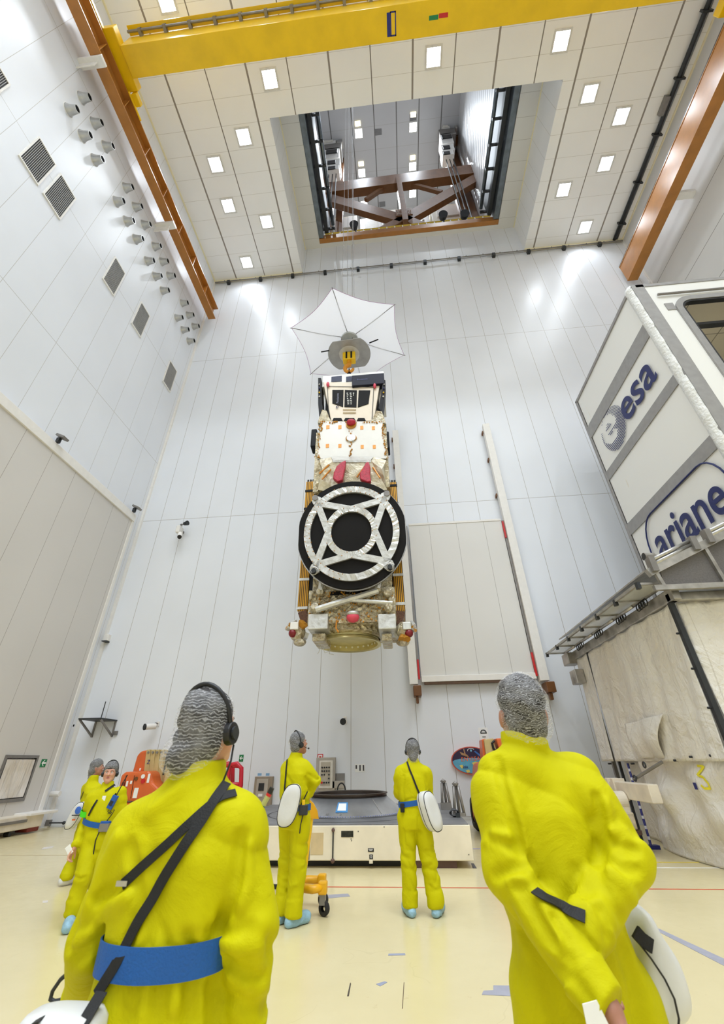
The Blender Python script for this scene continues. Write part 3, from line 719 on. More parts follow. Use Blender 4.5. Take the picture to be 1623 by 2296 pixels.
# poster
q = P(1084, 1645, Y=BW); t = sign('paper_notice', q, 'white paper notice with dark arch on the wall above the round sign', .27, .32, m_white)
a = MB()
for k in range(9):
    an = math.pi * k / 8; a.box(q.x + .08 * math.cos(an) - .012, q.x + .08 * math.cos(an) + .012, BW - .016, BW - .012, q.z + .02 + .07 * math.sin(an) - .02, q.z + .02 + .07 * math.sin(an) + .02)
a.box(q.x - .09, q.x + .09, BW - .016, BW - .012, q.z - .0, q.z + .03).build('printed_arch', m_dark, t)
MB().box(q.x - .05, q.x + .05, BW - .016, BW - .012, q.z - .1, q.z - .07).build('printed_line', m_grey, t)
# round ENVISAT emblem sign
q = P(1057, 1705, Y=14.0); c0 = q; rx, rz = .57, .345
t = thing('emblem_sign', 'oval mission emblem sign with earth and satellite on back wall', 'sign', (q.x, 14.0, q.z - rz))
def ell(rx, rz, y, n=48, a0=0, a1=2 * math.pi): return [(c0.x + rx * math.cos(a0 + (a1 - a0) * i / n), y, c0.z + rz * math.sin(a0 + (a1 - a0) * i / n)) for i in range(n)]
MB().prism(ell(rx, rz, 14.0), (0, BW - 14.0, 0)).build('rim', mat('emblem_rim', (206, 92, 70), .5), t)
MB().prism(ell(rx - .025, rz - .025, 13.995), (0, .005, 0)).build('field', mat('emblem_violet', (44, 26, 62), .5, var=.1), t)
ea = [(p[0], 13.99, p[2]) for p in ell(rx - .03, rz - .03, 0, 40, math.pi, 2 * math.pi)]
ear = [(x, y, min(z, 9)) for x, y, z in ea if True]
arc = [(c0.x + (rx - .03) * math.cos(b), 13.99, c0.z - .03 + .09 * math.sin(b)) for b in [math.pi * i / 20 for i in range(21)]]
MB().prism([p for p in ear if p[2] < c0.z - .03] + arc, (0, .005, 0)).build('earth', mat('emblem_ocean', (92, 166, 196), .5, var=.08), t)
n = NT('emblem_land_yellow'); n.set(Base_Color=lin((222, 204, 104)), Roughness=.5); m_land = n.m
def blob(pts): MB().prism([(c0.x + x, 13.986, c0.z + z_) for x, z_ in pts], (0, .004, 0)).build('land', m_land, t)
blob([(.0, -.06), (.1, -.03), (.2, -.05), (.3, -.04), (.36, -.1), (.28, -.17), (.2, -.15), (.16, -.24), (.06, -.27), (.0, -.2), (.05, -.14)])
blob([(-.36, -.12), (-.28, -.1), (-.24, -.15), (-.3, -.2)]); blob([(-.2, -.24), (-.1, -.22), (-.08, -.28), (-.16, -.3)])
text('ENVISAT', .15, basis((c0.x + .02, 13.985, c0.z + .035), (1, 0, .03), (0, 0, 1)), mat('emblem_orange', (236, 110, 60), .5), 'lettering', t, .002, 1.15, shear=.15)
text('esa', .12, basis((c0.x - .2, 13.984, c0.z - .15), (1, 0, 0), (0, 0, 1)), m_navy, 'lettering', t, .002)
m_gold = mat('emblem_gold', (170, 130, 90), .5, var=.2, scale=20)
MB().prism([(c0.x - .31, 13.985, c0.z + .22), (c0.x - .1, 13.985, c0.z + .14), (c0.x - .06, 13.985, c0.z + .08), (c0.x - .27, 13.985, c0.z + .14)], (0, .004, 0)).prism([(c0.x - .2, 13.984, c0.z + .29), (c0.x - .17, 13.984, c0.z + .29), (c0.x - .13, 13.984, c0.z + .1), (c0.x - .17, 13.984, c0.z + .1)], (0, .004, 0)).build('spacecraft_picture', m_gold, t)
MB().prism([(c0.x + .1, 13.985, c0.z + .22), (c0.x + .14, 13.985, c0.z + .24), (c0.x + .42, 13.985, c0.z + .02), (c0.x + .36, 13.985, c0.z + .0)], (0, .004, 0)).build('beam_picture', mat('emblem_blue', (60, 110, 180), .5), t)
MB().tube([(c0.x + .02 + .1 * math.cos(b), 13.987, c0.z + .25 + .045 * math.sin(b)) for b in [math.pi * (.15 + .09 * i) for i in range(12)]], .008, 6).build('crescent_picture', m_white, t)
MB().ball((c0.x + .02, 13.986, c0.z + .245), (.025, .004, .03), 10, 6).build('star_picture', mat('emblem_cyan', (130, 196, 226), .4), t)
# shelf bracket top left
a, b, c_, d_ = (P(165, 1614, Y=13.2), P(259, 1615, Y=BW), P(196, 1645, Y=13.9), P(238, 1642, Y=13.4))
t = thing('wall_shelf', 'grey metal wall bracket shelf with thin antenna near the left corner', 'shelf', (-9.8, BW, 2.45))
x0, x1, y0, zt = -10.02, -9.28, 13.25, 2.74
MB().box(x0, x1, y0, BW, zt, zt + .04).build('shelf_plate', m_dark, t)
for x in (x0 + .03, x1 - .03):
    MB().bar((x, y0 + .03, zt), (x, BW - .03, zt - .42), .045).bar((x, BW - .025, zt), (x, BW - .025, zt - .45), .045).build('bracket', m_grey, t)
MB().cyl((x0 + .42, 13.7, zt + .04), (x0 + .42, 13.7, zt + .55), .014, n=8).build('antenna', m_black, t)
MB().box(x1 + .03, x1 + .13, BW - .06, BW, zt - .4, zt - .28).build('wall_socket', m_grey, t)
q = P(158, 1623, Y=13.9); t = thing('beacon_lamp', 'small red beacon lamp on the corner post beside the wall shelf', 'lamp', q)
MB().cyl(q, q + Vector((0, 0, .17)), .075, .065, 14).build('lamp_cap', mat('red_glass', (170, 16, 26), .25), t, smooth=True, angle=.7)
MB().cyl(q - Vector((0, 0, .06)), q, .085, n=14).bar(q - Vector((-.05, 0, .05)), (LW, q.y, q.z - .05), .06).build('base', m_dark, t)
q = P(236, 1433, Y=13.95); t = thing('corner_device', 'small white box on the left corner trim half way up', 'alarm box', q)
MB().box(q.x - .06, q.x + .1, 13.93, BW, q.z - .05, q.z + .17).build('box', m_trim, t, bevel=.01)
MB().box(q.x - .05, q.x + .1, 13.85, BW, q.z - .1, q.z - .07).build('bracket', m_dark, t)
q = P(110, 1780, Y=13.8); MB().tube([(q.x - .1, 13.85, q.z), (q.x + .3, 13.85, q.z)], .07, 12).build('white_pipe_stub', m_trim, cat='pipe', label='short white pipe stub across the corner recess near the floor')
q = P(120, 1845, Y=14.0); t = thing('wall_hydrant', 'small dark pipe fitting low on the back wall by the left corner', 'pipe fitting', q)
MB().tube([(q.x - .15, 14.0, q.z), (q.x + .32, 14.0, q.z)], .018, 6).build('pipe', m_dark, t)
MB().ball((q.x + .32, 14.0, q.z), .045, 10, 8).build('valve', m_dark, t); MB().box(q.x - .24, q.x - .12, 13.98, BW, q.z - .07, q.z + .07).build('plate', m_grey, t)
MB().tube([(q.x + .5, 14.04, q.z), (-3.4, 14.04, q.z)], .012, 6).build('floor_cable', m_grey, cat='cable', label='thin grey cable along the foot of the back wall')
MB().tube([(-1, 14.04, .2), (5.4, 14.04, .2)], .012, 6).build('floor_cable', m_grey, cat='cable', label='thin grey cable low on the back wall behind the platform')

# ================================================================== boom lifts
m_orange = mat('lift_orange', (212, 100, 46), .32, var=.05, scale=3); m_boom = mat('boom_sand', (194, 172, 118), .4, var=.05); m_tyre = mat('tyre_rubber', (40, 38, 38), .8, var=.2, scale=20)
Yl = 12.6
def LP(x, y, yy=Yl): return P(x, y, Y=yy)
t = thing('boom_lift', 'orange boom lift with folded sand-coloured booms behind the left person', 'boom lift', (-6.9, Yl, 0))
def hull(pts, y0, y1, name, m, bev=.05):
    q = [LP(*p) for p in pts]
    return MB().prism([(a.x, y0, a.z) for a in q], (0, y1 - y0, 0)).build(name, m, t, bevel=bev, seg=3)
hull([(290, 1736), (302, 1694), (311, 1684), (326, 1681), (320, 1732)], Yl + .1, Yl + .9, 'rear_cover', m_orange)
hull([(277, 1793), (287, 1737), (297, 1730), (346, 1728), (354, 1733), (356, 1752), (368, 1764), (380, 1770), (394, 1798)], Yl - .35, Yl + .8, 'engine_cover', m_orange, .07)
hull([(272, 1818), (276, 1797), (400, 1800), (400, 1826)], Yl - .3, Yl + .8, 'turntable', m_orange)
hull([(268, 1853), (274, 1820), (396, 1826), (398, 1855)], Yl + .0, Yl + .9, 'chassis', m_dark)
for i in range(5):
    x = 326 + i * 9.6
    hull([(x - 9 + i * .3, 1752), (x, 1681), (x + 9, 1680), (x + 2, 1764)], Yl + .05 + .02 * i, Yl + .5, 'boom_section', m_boom, .012)
    q = LP(x + 5, 1687); MB().cyl((q.x, Yl + .03, q.z), (q.x, Yl + .06, q.z), .03, n=12).build('pin', m_grey, t)
hull([(366, 1760), (378, 1682), (386, 1683), (376, 1764)], Yl - .02, Yl + .4, 'lift_arm', m_boom, .02)
q = [LP(x, y) for x, y in ((368, 1738), (376, 1700), (382, 1686), (384, 1696), (378, 1722))]
MB().tube([(p.x, Yl - .06, p.z) for p in q], .02, 6).build('hose', m_black, t)
hull([(374, 1750), (386, 1694), (392, 1735), (384, 1752)], Yl + .1, Yl + .5, 'jib', m_dark, .02)
for px, py, w_, h_, m, nm_ in ((321, 1776, .11, .22, m_white, 'placard'), (302, 1756, .05, .12, m_white, 'placard'), (311, 1753, .05, .07, m_white, 'placard'), (349, 1744, .06, .2, m_white, 'placard'), (293, 1758, .07, .12, mat('lift_dark_red', (150, 50, 26), .4), 'latch'), (310, 1725, .04, .06, m_white, 'placard')):  # small plates on the covers; the latch is a darker red
    q = LP(px, py); yy = Yl - .36 if py > 1727 else Yl + .09
    MB().box(q.x - w_ / 2, q.x + w_ / 2, yy - .004, yy + .01, q.z - h_ / 2, q.z + h_ / 2).build(nm_, m, t)
for px, py, r, m in ((337, 1750, .055, m_red), (322, 1745, .045, m_beamd), (337, 1740, .05, m_white)):
    q = LP(px, py); MB().cyl((q.x, Yl - .37, q.z), (q.x, Yl - .34, q.z), r, n=16).build('button', m, t)
for px in (300, 318): a = LP(px, 1738); b = LP(px - 8, 1788); MB().bar((a.x, Yl - .352, a.z), (b.x, Yl - .352, b.z), .012).build('cover_gap', m_black, t)
q = LP(331, 1709); text('Z', .14, basis((q.x, Yl + .04, q.z), (1, 0, 0), (0, 0, 1)), m_navy, 'lettering', t)
q = LP(285, 1823); MB().box(q.x - .12, q.x + .12, Yl - .32, Yl - .3, q.z - .07, q.z + .07).build('number_plate', m_white, t)
for x in (-7.5, -6.3):
    for y in (Yl - .1, Yl + 1.0):
        MB().lathe([(.2, -.1), (.33, -.12), (.36, -.06), (.36, .06), (.33, .12), (.2, .1)], 24, (x, y, .36), (0, 1, 0)).build('wheel', m_tyre, t, smooth=True)
# right boom lift
Yl = 12.2
t = thing('boom_lift', 'orange boom lift half hidden behind the right foreground person', 'boom lift', (2.1, Yl, 0))
hull([(1078, 1706), (1075, 1660), (1083, 1657), (1086, 1700)], Yl, Yl + .5, 'side_arm', m_orange, .02)
hull([(1084, 1702), (1078, 1660), (1098, 1657), (1110, 1700)], Yl - .1, Yl + .5, 'boom_section', m_boom, .02)
hull([(1112, 1690), (1102, 1658), (1118, 1657), (1128, 1685), (1122, 1700)], Yl - .2, Yl + .4, 'jib', m_orange, .03)
hull([(1126, 1684), (1120, 1657), (1138, 1656), (1140, 1680)], Yl - .2, Yl + .4, 'basket_mount', m_dark, .03)
q = [LP(x, y) for x, y in ((1108, 1689), (1098, 1680), (1095, 1668), (1100, 1663))]
MB().tube([(p.x, Yl - .13, p.z) for p in q], .03, 6).build('hose', m_black, t)
hull([(1062, 1754), (1064, 1714), (1076, 1708), (1180, 1700), (1180, 1760)], Yl - .3, Yl + .8, 'engine_cover', m_orange, .07)
hull([(1062, 1812), (1064, 1760), (1180, 1760), (1180, 1812)], Yl - .3, Yl + .8, 'turntable', m_orange, .05)
hull([(1072, 1845), (1070, 1812), (1180, 1812), (1180, 1845)], Yl - .2, Yl + .8, 'chassis', m_dark, .04)
for x, y in ((1.72, Yl - .5), (3.2, Yl - .5), (1.72, Yl + .9), (3.2, Yl + .9)):
    wh = MB().lathe([(.2, -.12), (.3, -.14), (.37, -.06), (.37, .06), (.3, .14), (.2, .12)], 24, (x, y, .37), (1, 0, 0)).build('wheel', m_tyre, t, smooth=True)
    MB().cyl((x - .1, y, .37), (x + .1, y, .37), .2, n=14).build('hub', m_orange, wh)
# red tubular frame
Yl = 12.3
m_rtube = mat('red_tube_paint', (196, 20, 44), .3)
t = thing('guard_frame', 'red tubular guard frame behind the left foreground person', 'guard frame', (-4.6, Yl, 0))
for x0 in (490, 518):
    q = [LP(x, y) for x, y in ((x0, 1795), (x0 + 4, 1730), (x0 + 8, 1714), (x0 + 22, 1712), (x0 + 32, 1722), (x0 + 31, 1760), (x0 + 22, 1790))]
    MB().tube([(q[0].x, Yl, 0.02)] + [(p.x, Yl + (.3 if x0 < 500 else 0), p.z) for p in q], .055, 10).build('tube_frame', m_rtube, t, smooth=True)
for y in (1757, 1716):
    a, b = LP(498, y), LP(546, y + 1); MB().tube([(a.x, Yl + .15, a.z), (b.x, Yl, b.z)], .05, 8).build('cross_tube', m_rtube, t, smooth=True)
MB().box(-5.0, -4.0, Yl - .1, Yl + .5, 0.0, .12).build('base', m_rtube, t, bevel=.02)

# ================================================================== platform with cone adapter
t = thing('transport_platform', 'low wide cream platform with grey steel top in the middle', 'platform', (-1.3, 10.8, 0))
m_plat = mat('platform_cream', (232, 222, 200), .45, var=.06, scale=2.0, bump=.05, bscale=8)
px0, px1, py0, py1, pz0, pz1 = -3.62, 1.0, 8.8, 12.9, .1, .57
MB().box(px0, px1, py0, py1, pz0, pz1).build('skirt', m_plat, t, bevel=.012)
n = NT('platform_deck_steel'); n.set(Base_Color=n.ramp(n.noise(2, 4), [(.3, lin((112, 112, 116))), (.7, lin((140, 140, 142)))]), Roughness=.45, Metallic=.4); m_deck = n.m
MB().box(px0 + .02, px1 - .02, py0 + .02, py1, pz1, pz1 + .012).build('deck', m_deck, t)
MB().lathe([(1.68, pz1 + .0125), (1.7, pz1 + .016), (1.72, pz1 + .0125)], 64, (-1.3, 10.8, 0)).build('deck_ring', m_dark, t)
MB().box(-3.3, .55, 9.0, 12.6, .0, .1).build('undercarriage', m_black, t)
MB().box(.0, .72, 8.86, 9.1, .0, .09).build('foot', mat('rust_steel', (96, 70, 62), .6), t)
fp = lambda x, y: P(x, y, Y=py0)
a = fp(747, 1875); MB().tube([(a.x, py0 - .012, pz1 - .03), (a.x, py0 - .012, pz0 + .02)], .012, 6).build('seam_pipe', m_dark, t)
MB().ball((a.x, py0 - .02, pz1 - .06), .03, 8, 6).ball((a.x, py0 - .02, pz0 - .0), .035, 8, 6).build('pipe_fitting', mat('rust_steel', (96, 70, 62), .6), t)
def fplate(x0, y0, x1, y1, name, m, dy=.006):
    a, b = fp(x0, y0), fp(x1, y1); return MB().box(min(a.x, b.x), max(a.x, b.x), py0 - dy, py0, min(a.z, b.z), max(a.z, b.z)).build(name, m, t)
fplate(765, 1863, 792, 1877, 'number_plate', mat('plate_black', (36, 38, 34), .4, var=.6, scale=30))
fplate(825, 1902, 838, 1910, 'small_plate', m_black); fplate(828, 1916, 836, 1926, 'small_plate', m_black)
fplate(698, 1867, 724, 1916, 'tan_panel', mat('tan_panel', (206, 184, 142), .5)); fplate(682, 1856, 694, 1928, 'recess_panel', mat('recess_grey', (140, 132, 120), .5))
fplate(828, 1928, 836, 1935, 'clip', m_plat, .05)
for px_, py_ in ((786, 1880), (787, 1884), (802, 1863), (860, 1853), (900, 1908), (1050, 1915)): fplate(px_, py_, px_ + 2, py_ + 2.5, 'stain', m_dark, .002)
fplate(899, 1903, 901, 1913, 'handle_slot', m_black)
fplate(826.5, 1903.5, 836, 1904.6, 'plate_print', m_white, .008); fplate(828, 1906.5, 835, 1907.5, 'plate_print', m_white, .008)
a = fp(832, 1921); text('0', .06, basis((a.x, py0 - .008, a.z), (1, 0, 0), (0, 0, 1)), m_white, 'lettering', t, .001)
# deck fittings at the right
tt = thing('deck_rail', 'bent steel hand rail on the right front corner of the platform', 'rail', (.3, 9.0, pz1))
MB().tube([(.12, 9.0, pz1 + .012), (.12, 9.0, pz1 + .09), (.15, 9.0, pz1 + .12), (.47, 9.0, pz1 + .12), (.5, 9.0, pz1 + .09), (.5, 9.0, pz1 + .012)], .014, 8).build('tube', m_steel, tt, smooth=True)
for px_, yy, d in ((993, 11.2, 'left'), (1020, 10.0, 'right')):
    q0 = P(px_, 1752 if px_ < 1000 else 1758, Y=yy); zb = pz1 + .012
    tt = thing('step_frame', 'grey tubular A-frame stand on the platform deck, %s one' % d, 'stand', (q0.x, yy, zb))
    for dx, dy in ((-.06, 0), (.03, .12), (.1, 0)):
        MB().tube([(q0.x + dx * 1.2, yy + dy, zb), (q0.x + dx * .5, yy + dy * .5, q0.z - .03)], .028, 8).build('leg', m_grey, tt, smooth=True)
    MB().tube([(q0.x - .04, yy, q0.z - .02), (q0.x, yy, q0.z + .02), (q0.x + .05, yy, q0.z - .02)], .035, 8).build('cap', m_grey, tt, smooth=True)
    MB().box(q0.x - .1, q0.x + .13, yy - .04, yy + .08, zb, zb + (.13 if d == 'left' else .05)).build('base', m_grey, tt)
q = P(1018, 1826, Y=9.9); tt = thing('cable_coil', 'dark coiled cable and connector beside the right A-frame stand', 'cable', (q.x, q.y, pz1 + .012))
for k in range(4): MB().tube([(q.x + (.06 + .01 * k) * math.cos(b), 9.85 - .02 * k, pz1 + .08 + (.06 - .005 * k) * math.sin(b)) for b in [2 * math.pi * i / 14 for i in range(14)]], .012, 6, True).build('loop', m_black, tt)
MB().box(q.x + .02, q.x + .1, 9.75, 9.83, pz1 + .012, pz1 + .08).build('connector', m_dark, tt)

t = thing('cone_adapter', 'brushed metal conical launch adapter on the platform', 'adapter', (-1.3, 10.8, pz1 + .012))
n = NT('brushed_aluminium'); sc = n.scaled((30, 30, 1.5))
n.set(Base_Color=n.ramp(n.noise(1.5, 4), [(.3, lin((148, 149, 152))), (.7, lin((196, 197, 200)))]), Roughness=n.math('ADD', n.math('MULTIPLY', n.noise(5, 5, sc), .25), .22), Metallic=.75); m_alu = n.m
z0 = pz1 + .012; zr = .93
MB().lathe([(1.19, z0), (1.2, z0 + .02), (1.16, z0 + .035), (.80, zr - .04), (.78, zr - .04), (1.12, z0 + .01)], 96, (-1.3, 10.8, 0), closed=True).build('cone', m_alu, t, smooth=True, angle=.7)
m_ring = mat('ring_dark_metal', (84, 74, 68), .4, .7)
MB().lathe([(.80, zr - .06), (.83, zr - .045), (.81, zr - .03), (.81, zr - .012), (.84, zr - .008), (.84, zr + .012), (.80, zr + .015), (.77, zr + .0), (.77, zr - .06)], 96, (-1.3, 10.8, 0), closed=True).build('top_ring', m_ring, t, smooth=True, angle=.6)
rb = MB()
for i in range(150):
    b = 2 * math.pi * i / 150; rb.ball((-1.3 + 1.185 * math.cos(b), 10.8 + 1.185 * math.sin(b), z0 + .03), .012, 6, 4)
rb.build('rivet_row', mat('rivet_blue_grey', (140, 146, 186), .5), t, kind='stuff')
def conept(an, h):
    r = 1.16 + (.80 - 1.16) * h; return Vector((-1.3 + r * math.cos(an), 10.8 + r * math.sin(an), z0 + .035 + (zr - .04 - z0 - .035) * h))
an0 = -math.pi / 2 - .01
def cpatch(a0, a1, h0, h1, name, m, off):
    nrm = Vector((math.cos((a0 + a1) / 2), math.sin((a0 + a1) / 2), .9)).normalized() * off
    return MB().sheet(lambda u, v: conept(a0 + (a1 - a0) * u, h0 + (h1 - h0) * v) + nrm, 6, 2, nrm * .5).build(name, m, t)
cpatch(an0 - .115, an0 + .105, .2, .74, 'tape_border', mat('masking_tape_blue', (70, 140, 200), .5), .004)
cpatch(an0 - .085, an0 + .075, .28, .66, 'paper_label', m_white, .009)
cpatch(an0 + .72, an0 + .735, .05, .95, 'weld_seam', m_steel, .003)
cpatch(an0 - .28, an0 - .23, .08, .18, 'tape_mark', mat('grey_mark', (120, 118, 116), .5), .003); cpatch(an0 - .03, an0 + .0, .08, .16, 'tape_mark', mat('grey_mark', (120, 118, 116), .5), .003)
MB().tube([(-1.56, 12.2, pz1 + .012)] + [(-1.66 + .1 * math.cos(b), 12.2, .9 + .16 * math.sin(b)) for b in [math.pi * i / 10 for i in range(11)]] + [(-1.76, 12.2, pz1 + .012)], .018, 6).build('hose_loop', m_black, cat='hose', label='black hose loop standing behind the cone adapter')
# yellow hose reel disc, black hose and yellow trolley behind the left standing person
q = P(690, 1836, Y=7.6); 
t = thing('yellow_trolley', 'yellow tubular caster trolley with ochre side plate behind the standing person', 'trolley', (-1.4, 6.9, 0))
pl = [P(x, y, Y=7.3) for x, y in ((680, 1836), (680, 1793), (692, 1791), (703, 1802), (711, 1818), (714, 1836))]
MB().prism([(p.x, 7.3, p.z) for p in pl], (0, .03, 0)).build('side_plate', mat('ochre_plate', (224, 164, 20), .4), t)
MB().bar((pl[0].x - .1, 7.33, pl[0].z), (pl[0].x - .1, 7.33, .26), .05).bar((pl[0].x + .12, 7.33, pl[0].z), (pl[0].x + .06, 7.33, .26), .04).build('post', m_yel, t)
m_ty = mat('trolley_yellow', (236, 176, 24), .35)
q = [P(x, y, Z=.25) for x, y in ((724, 1990), (700, 1994), (684, 1992), (672, 1987), (668, 1981), (674, 1975), (690, 1972), (722, 1973))]
MB().tube([(q[0].x, q[0].y, .25)] + [(p.x, p.y, .25) for p in q[1:]], .042, 10).build('fork_frame', m_ty, t, smooth=True)
for p, r in ((q[0], .07), (q[-1], .07)):
    MB().box(p.x - .05, p.x + .05, p.y - .05, p.y + .05, .19, .31).build('end_block', m_ty, t, bevel=.015)
    MB().box(p.x - .035, p.x + .035, p.y - .03, p.y + .03, .1, .2).build('caster_fork', m_grey, t)
    MB().lathe([(.03, -.02), (.066, -.022), (.07, 0), (.066, .022), (.03, .02)], 20, (p.x + .02, p.y - .0, .071), (.6, 1, 0)).build('caster_wheel', m_tyre, t, smooth=True)
for yy in (7.1, 7.5): 
    MB().lathe([(.03, -.02), (.066, -.022), (.07, 0), (.066, .022), (.03, .02)], 20, (pl[0].x - .1, yy, .071), (1, .3, 0)).build('caster_wheel', m_tyre, t, smooth=True)
MB().bar((pl[0].x - .1, 7.1, .2), (pl[0].x - .1, 7.5, .2), .06).bar((pl[0].x - .1, 7.3, .22), (q[4].x, q[4].y, .24), .05).build('rear_beam', m_ty, t)
hp = [P(x, y, Y=7.45) for x, y in ((694, 1834), (693, 1860), (687, 1895), (680, 1925))]
MB().tube([(p.x, 7.45, p.z) for p in hp] + [(hp[-1].x - .1, 7.45, .03), (hp[-1].x - .6, 7.5, .03)], .028, 8).build('black_hose', m_black, cat='hose', label='thick black hose hanging beside the left standing person', smooth=True)
# ================================================================== tall transport container
CX0 = 7.5
cy_n, cy_f, ctop = 7.62, 12.25, 13.5
m_cwhite = mat('container_white', (232, 231, 226), .4, var=.02)
n = NT('container_panel'); p = n.pos()
st = n.math('MULTIPLY', n.math('GREATER_THAN', n.noise(3, 3, n.scaled((1, 4, .25))), .72), .35)
n.set(Base_Color=n.mix(st, lin((232, 231, 226)), lin((214, 198, 160))), Roughness=.4); m_cpan = n.m
m_cgrey = mat('container_grey_frame', (152, 150, 148), .5, .2, var=.05)
m_blue = mat('logo_blue', (18, 30, 92), .45, var=.02)
t = thing('transport_container', 'tall white container with grey bands and blue lettering at right', 'container', (9.5, 9.9, 0))
CXR = 12.6
MB().box(CX0, CX0 + .12, cy_n, cy_f, .2, ctop).build('side_panel', m_cpan, t)
MB().box(CX0, CXR, cy_f - .12, cy_f, .2, ctop).box(CXR - .12, CXR, cy_n, cy_f, .2, ctop).build('rear_panel', m_cwhite, t)
MB().box(CX0, CXR, cy_n, cy_f, 0, .2).build('base', m_cgrey, t)
F = lambda x, y: P(x, y, X=CX0)
# horizontal grey bands of the lettered side
zb = [(F(1325, 965).z + F(1332, 985).z) / 2, 0, 0]
bands = []
for (xa, ya), (xb, yb) in (((1316, 962), (1330, 977)), ((1358, 1062), (1366, 1078)), ((1405, 1178), (1416, 1200))):
    z1 = F(xa, ya).z; z0 = F(xb, yb).z; bands.append((z0, z1))
for z0, z1 in bands: MB().box(CX0 - .03, CX0, cy_n, cy_f, min(z0, z1), max(z0, z1)).build('grey_band', m_cgrey, t)
e = MB().box(CX0 - .04, CX0 + .02, cy_f - .09, cy_f + .02, .2, ctop); e.build('corner_profile', m_cgrey, t, bevel=.01)
MB().box(CX0 - .04, CX0 + .02, cy_n, cy_f, ctop - .1, ctop + .02).build('top_profile', m_cgrey, t, bevel=.01)
# white padded seal along the near corner, wrinkled
n = NT('white_foil_tape'); n.set(Base_Color=lin((226, 226, 222)), Roughness=.35); n.bump(n.noise(14, 4), .7, .05); m_foil = n.m
def pad(u, v):
    z = .3 + (ctop - .3) * v; a = (u - .5) * 2
    wob = .012 * math.sin(z * 7.3) + .012 * math.sin(z * 17 + u * 9)
    return (CX0 - .1 + .16 * (1 - math.cos(a * 1.3)) * .6 + wob * .6, cy_n + .15 + a * .15 + wob * .5, z)
MB().sheet(pad, 8, 130, (.05, 0, 0)).build('corner_padding', m_foil, t, smooth=True, label='crinkled white corner padding')
MB().box(CX0 - .02, CX0 + .1, cy_n - .02, cy_n + .0, .2, ctop).build('corner_profile', m_cgrey, t)
# front face with a rounded opening
fy = cy_n
G = lambda x, y: P(x, y, Y=fy)
wx0, wz1, wz0 = CX0 + .95, ctop - .95, 3.0
wx1 = CXR - .4
MB().box(CX0 + .1, CXR, fy, fy + .1, wz1, ctop).box(CX0 + .1, wx0, fy, fy + .1, .2, wz1).box(wx1, CXR, fy, fy + .1, .2, wz1).box(wx0, wx1, fy, fy + .1, .2, wz0).build('front_panel', m_cpan, t)
def rr(x0, x1, z0, z1, r, y, n=8):
    out = []
    for cx_, cz_, a0 in ((x1 - r, z1 - r, 0), (x0 + r, z1 - r, math.pi / 2), (x0 + r, z0 + r, math.pi), (x1 - r, z0 + r, 1.5 * math.pi)):
        out += [Vector((cx_ + r * math.cos(a0 + math.pi / 2 * i / n), y, cz_ + r * math.sin(a0 + math.pi / 2 * i / n))) for i in range(n + 1)]
    return out
def ringframe(d0, d1, y0, y1, name, m):
    o = rr(wx0 - d1, wx1 + d1, wz0 - d1, wz1 + d1, .35 + d1, y0); i = rr(wx0 - d0, wx1 + d0, wz0 - d0, wz1 + d0, .35 + d0, y0)
    o2 = [p + Vector((0, y1 - y0, 0)) for p in o]; i2 = [p + Vector((0, y1 - y0, 0)) for p in i]
    mb = MB(); mb.rings([i, o, o2, i2, i], cap=False); return mb.build(name, m, t)
ringframe(0, .17, fy - .05, fy + .02, 'door_frame', m_cgrey); ringframe(-.06, .0, fy - .03, fy + .1, 'door_seal', m_black)
MB().box(CX0 + .1, CX0 + .32, fy - .02, fy, .2, ctop).build('grey_post', m_cgrey, t)
MB().box(CX0 + .1, CXR, fy - .02, fy, ctop - .12, ctop).build('front_top_profile', m_cgrey, t)
MB().box(CX0 + .55, wx0 - .17, fy - .02, fy, wz1 - .35, wz1 - .05).build('grey_block', m_cgrey, t)
MB().tube([(CX0 + .5, fy - .06, ctop - .62), (CXR - .1, fy - .06, ctop - .62)], .035, 8).build('conduit', m_grey, t)
# interior and back wall of the container seen through the opening
m_int = panel_mat('container_lining', (216, 206, 190), (130, 122, 112), 'x', 1.55, .2, .03, rough=.5, axis2='y', sp2=1.3, off2=.4, seam2=(150, 142, 132), w2=.03)
MB().box(CX0 + .12, CXR - .12, fy + .1, cy_f - .12, ctop - .1, ctop - .02).build('roof', m_int, t)
MB().box(wx0 - .1, wx1 + .1, fy + .35, fy + .5, wz1 - .62, wz1 - .52).build('inner_bar', m_black, t)
# lettering on the side
Ydir, Zdir = (0, -1, 0), (0, 0, 1)
def side_text(s, pa, pb, h, name='lettering', sx=1.0, dz=0.0, sp=1.0, off=0.0):
    a = F(*pa); b = F(*pb); c = (a + b) / 2
    return text(s, h, basis((CX0 - .045, c.y, c.z + dz), Ydir, Zdir), m_blue, name, t, .004, sp, sx=sx, offset=off)
za = F(1420, 905); zc = F(1440, 855)
side_text('esa', (1397, 926), (1462, 818), 1.5, sx=.98, sp=1.0, off=.02)
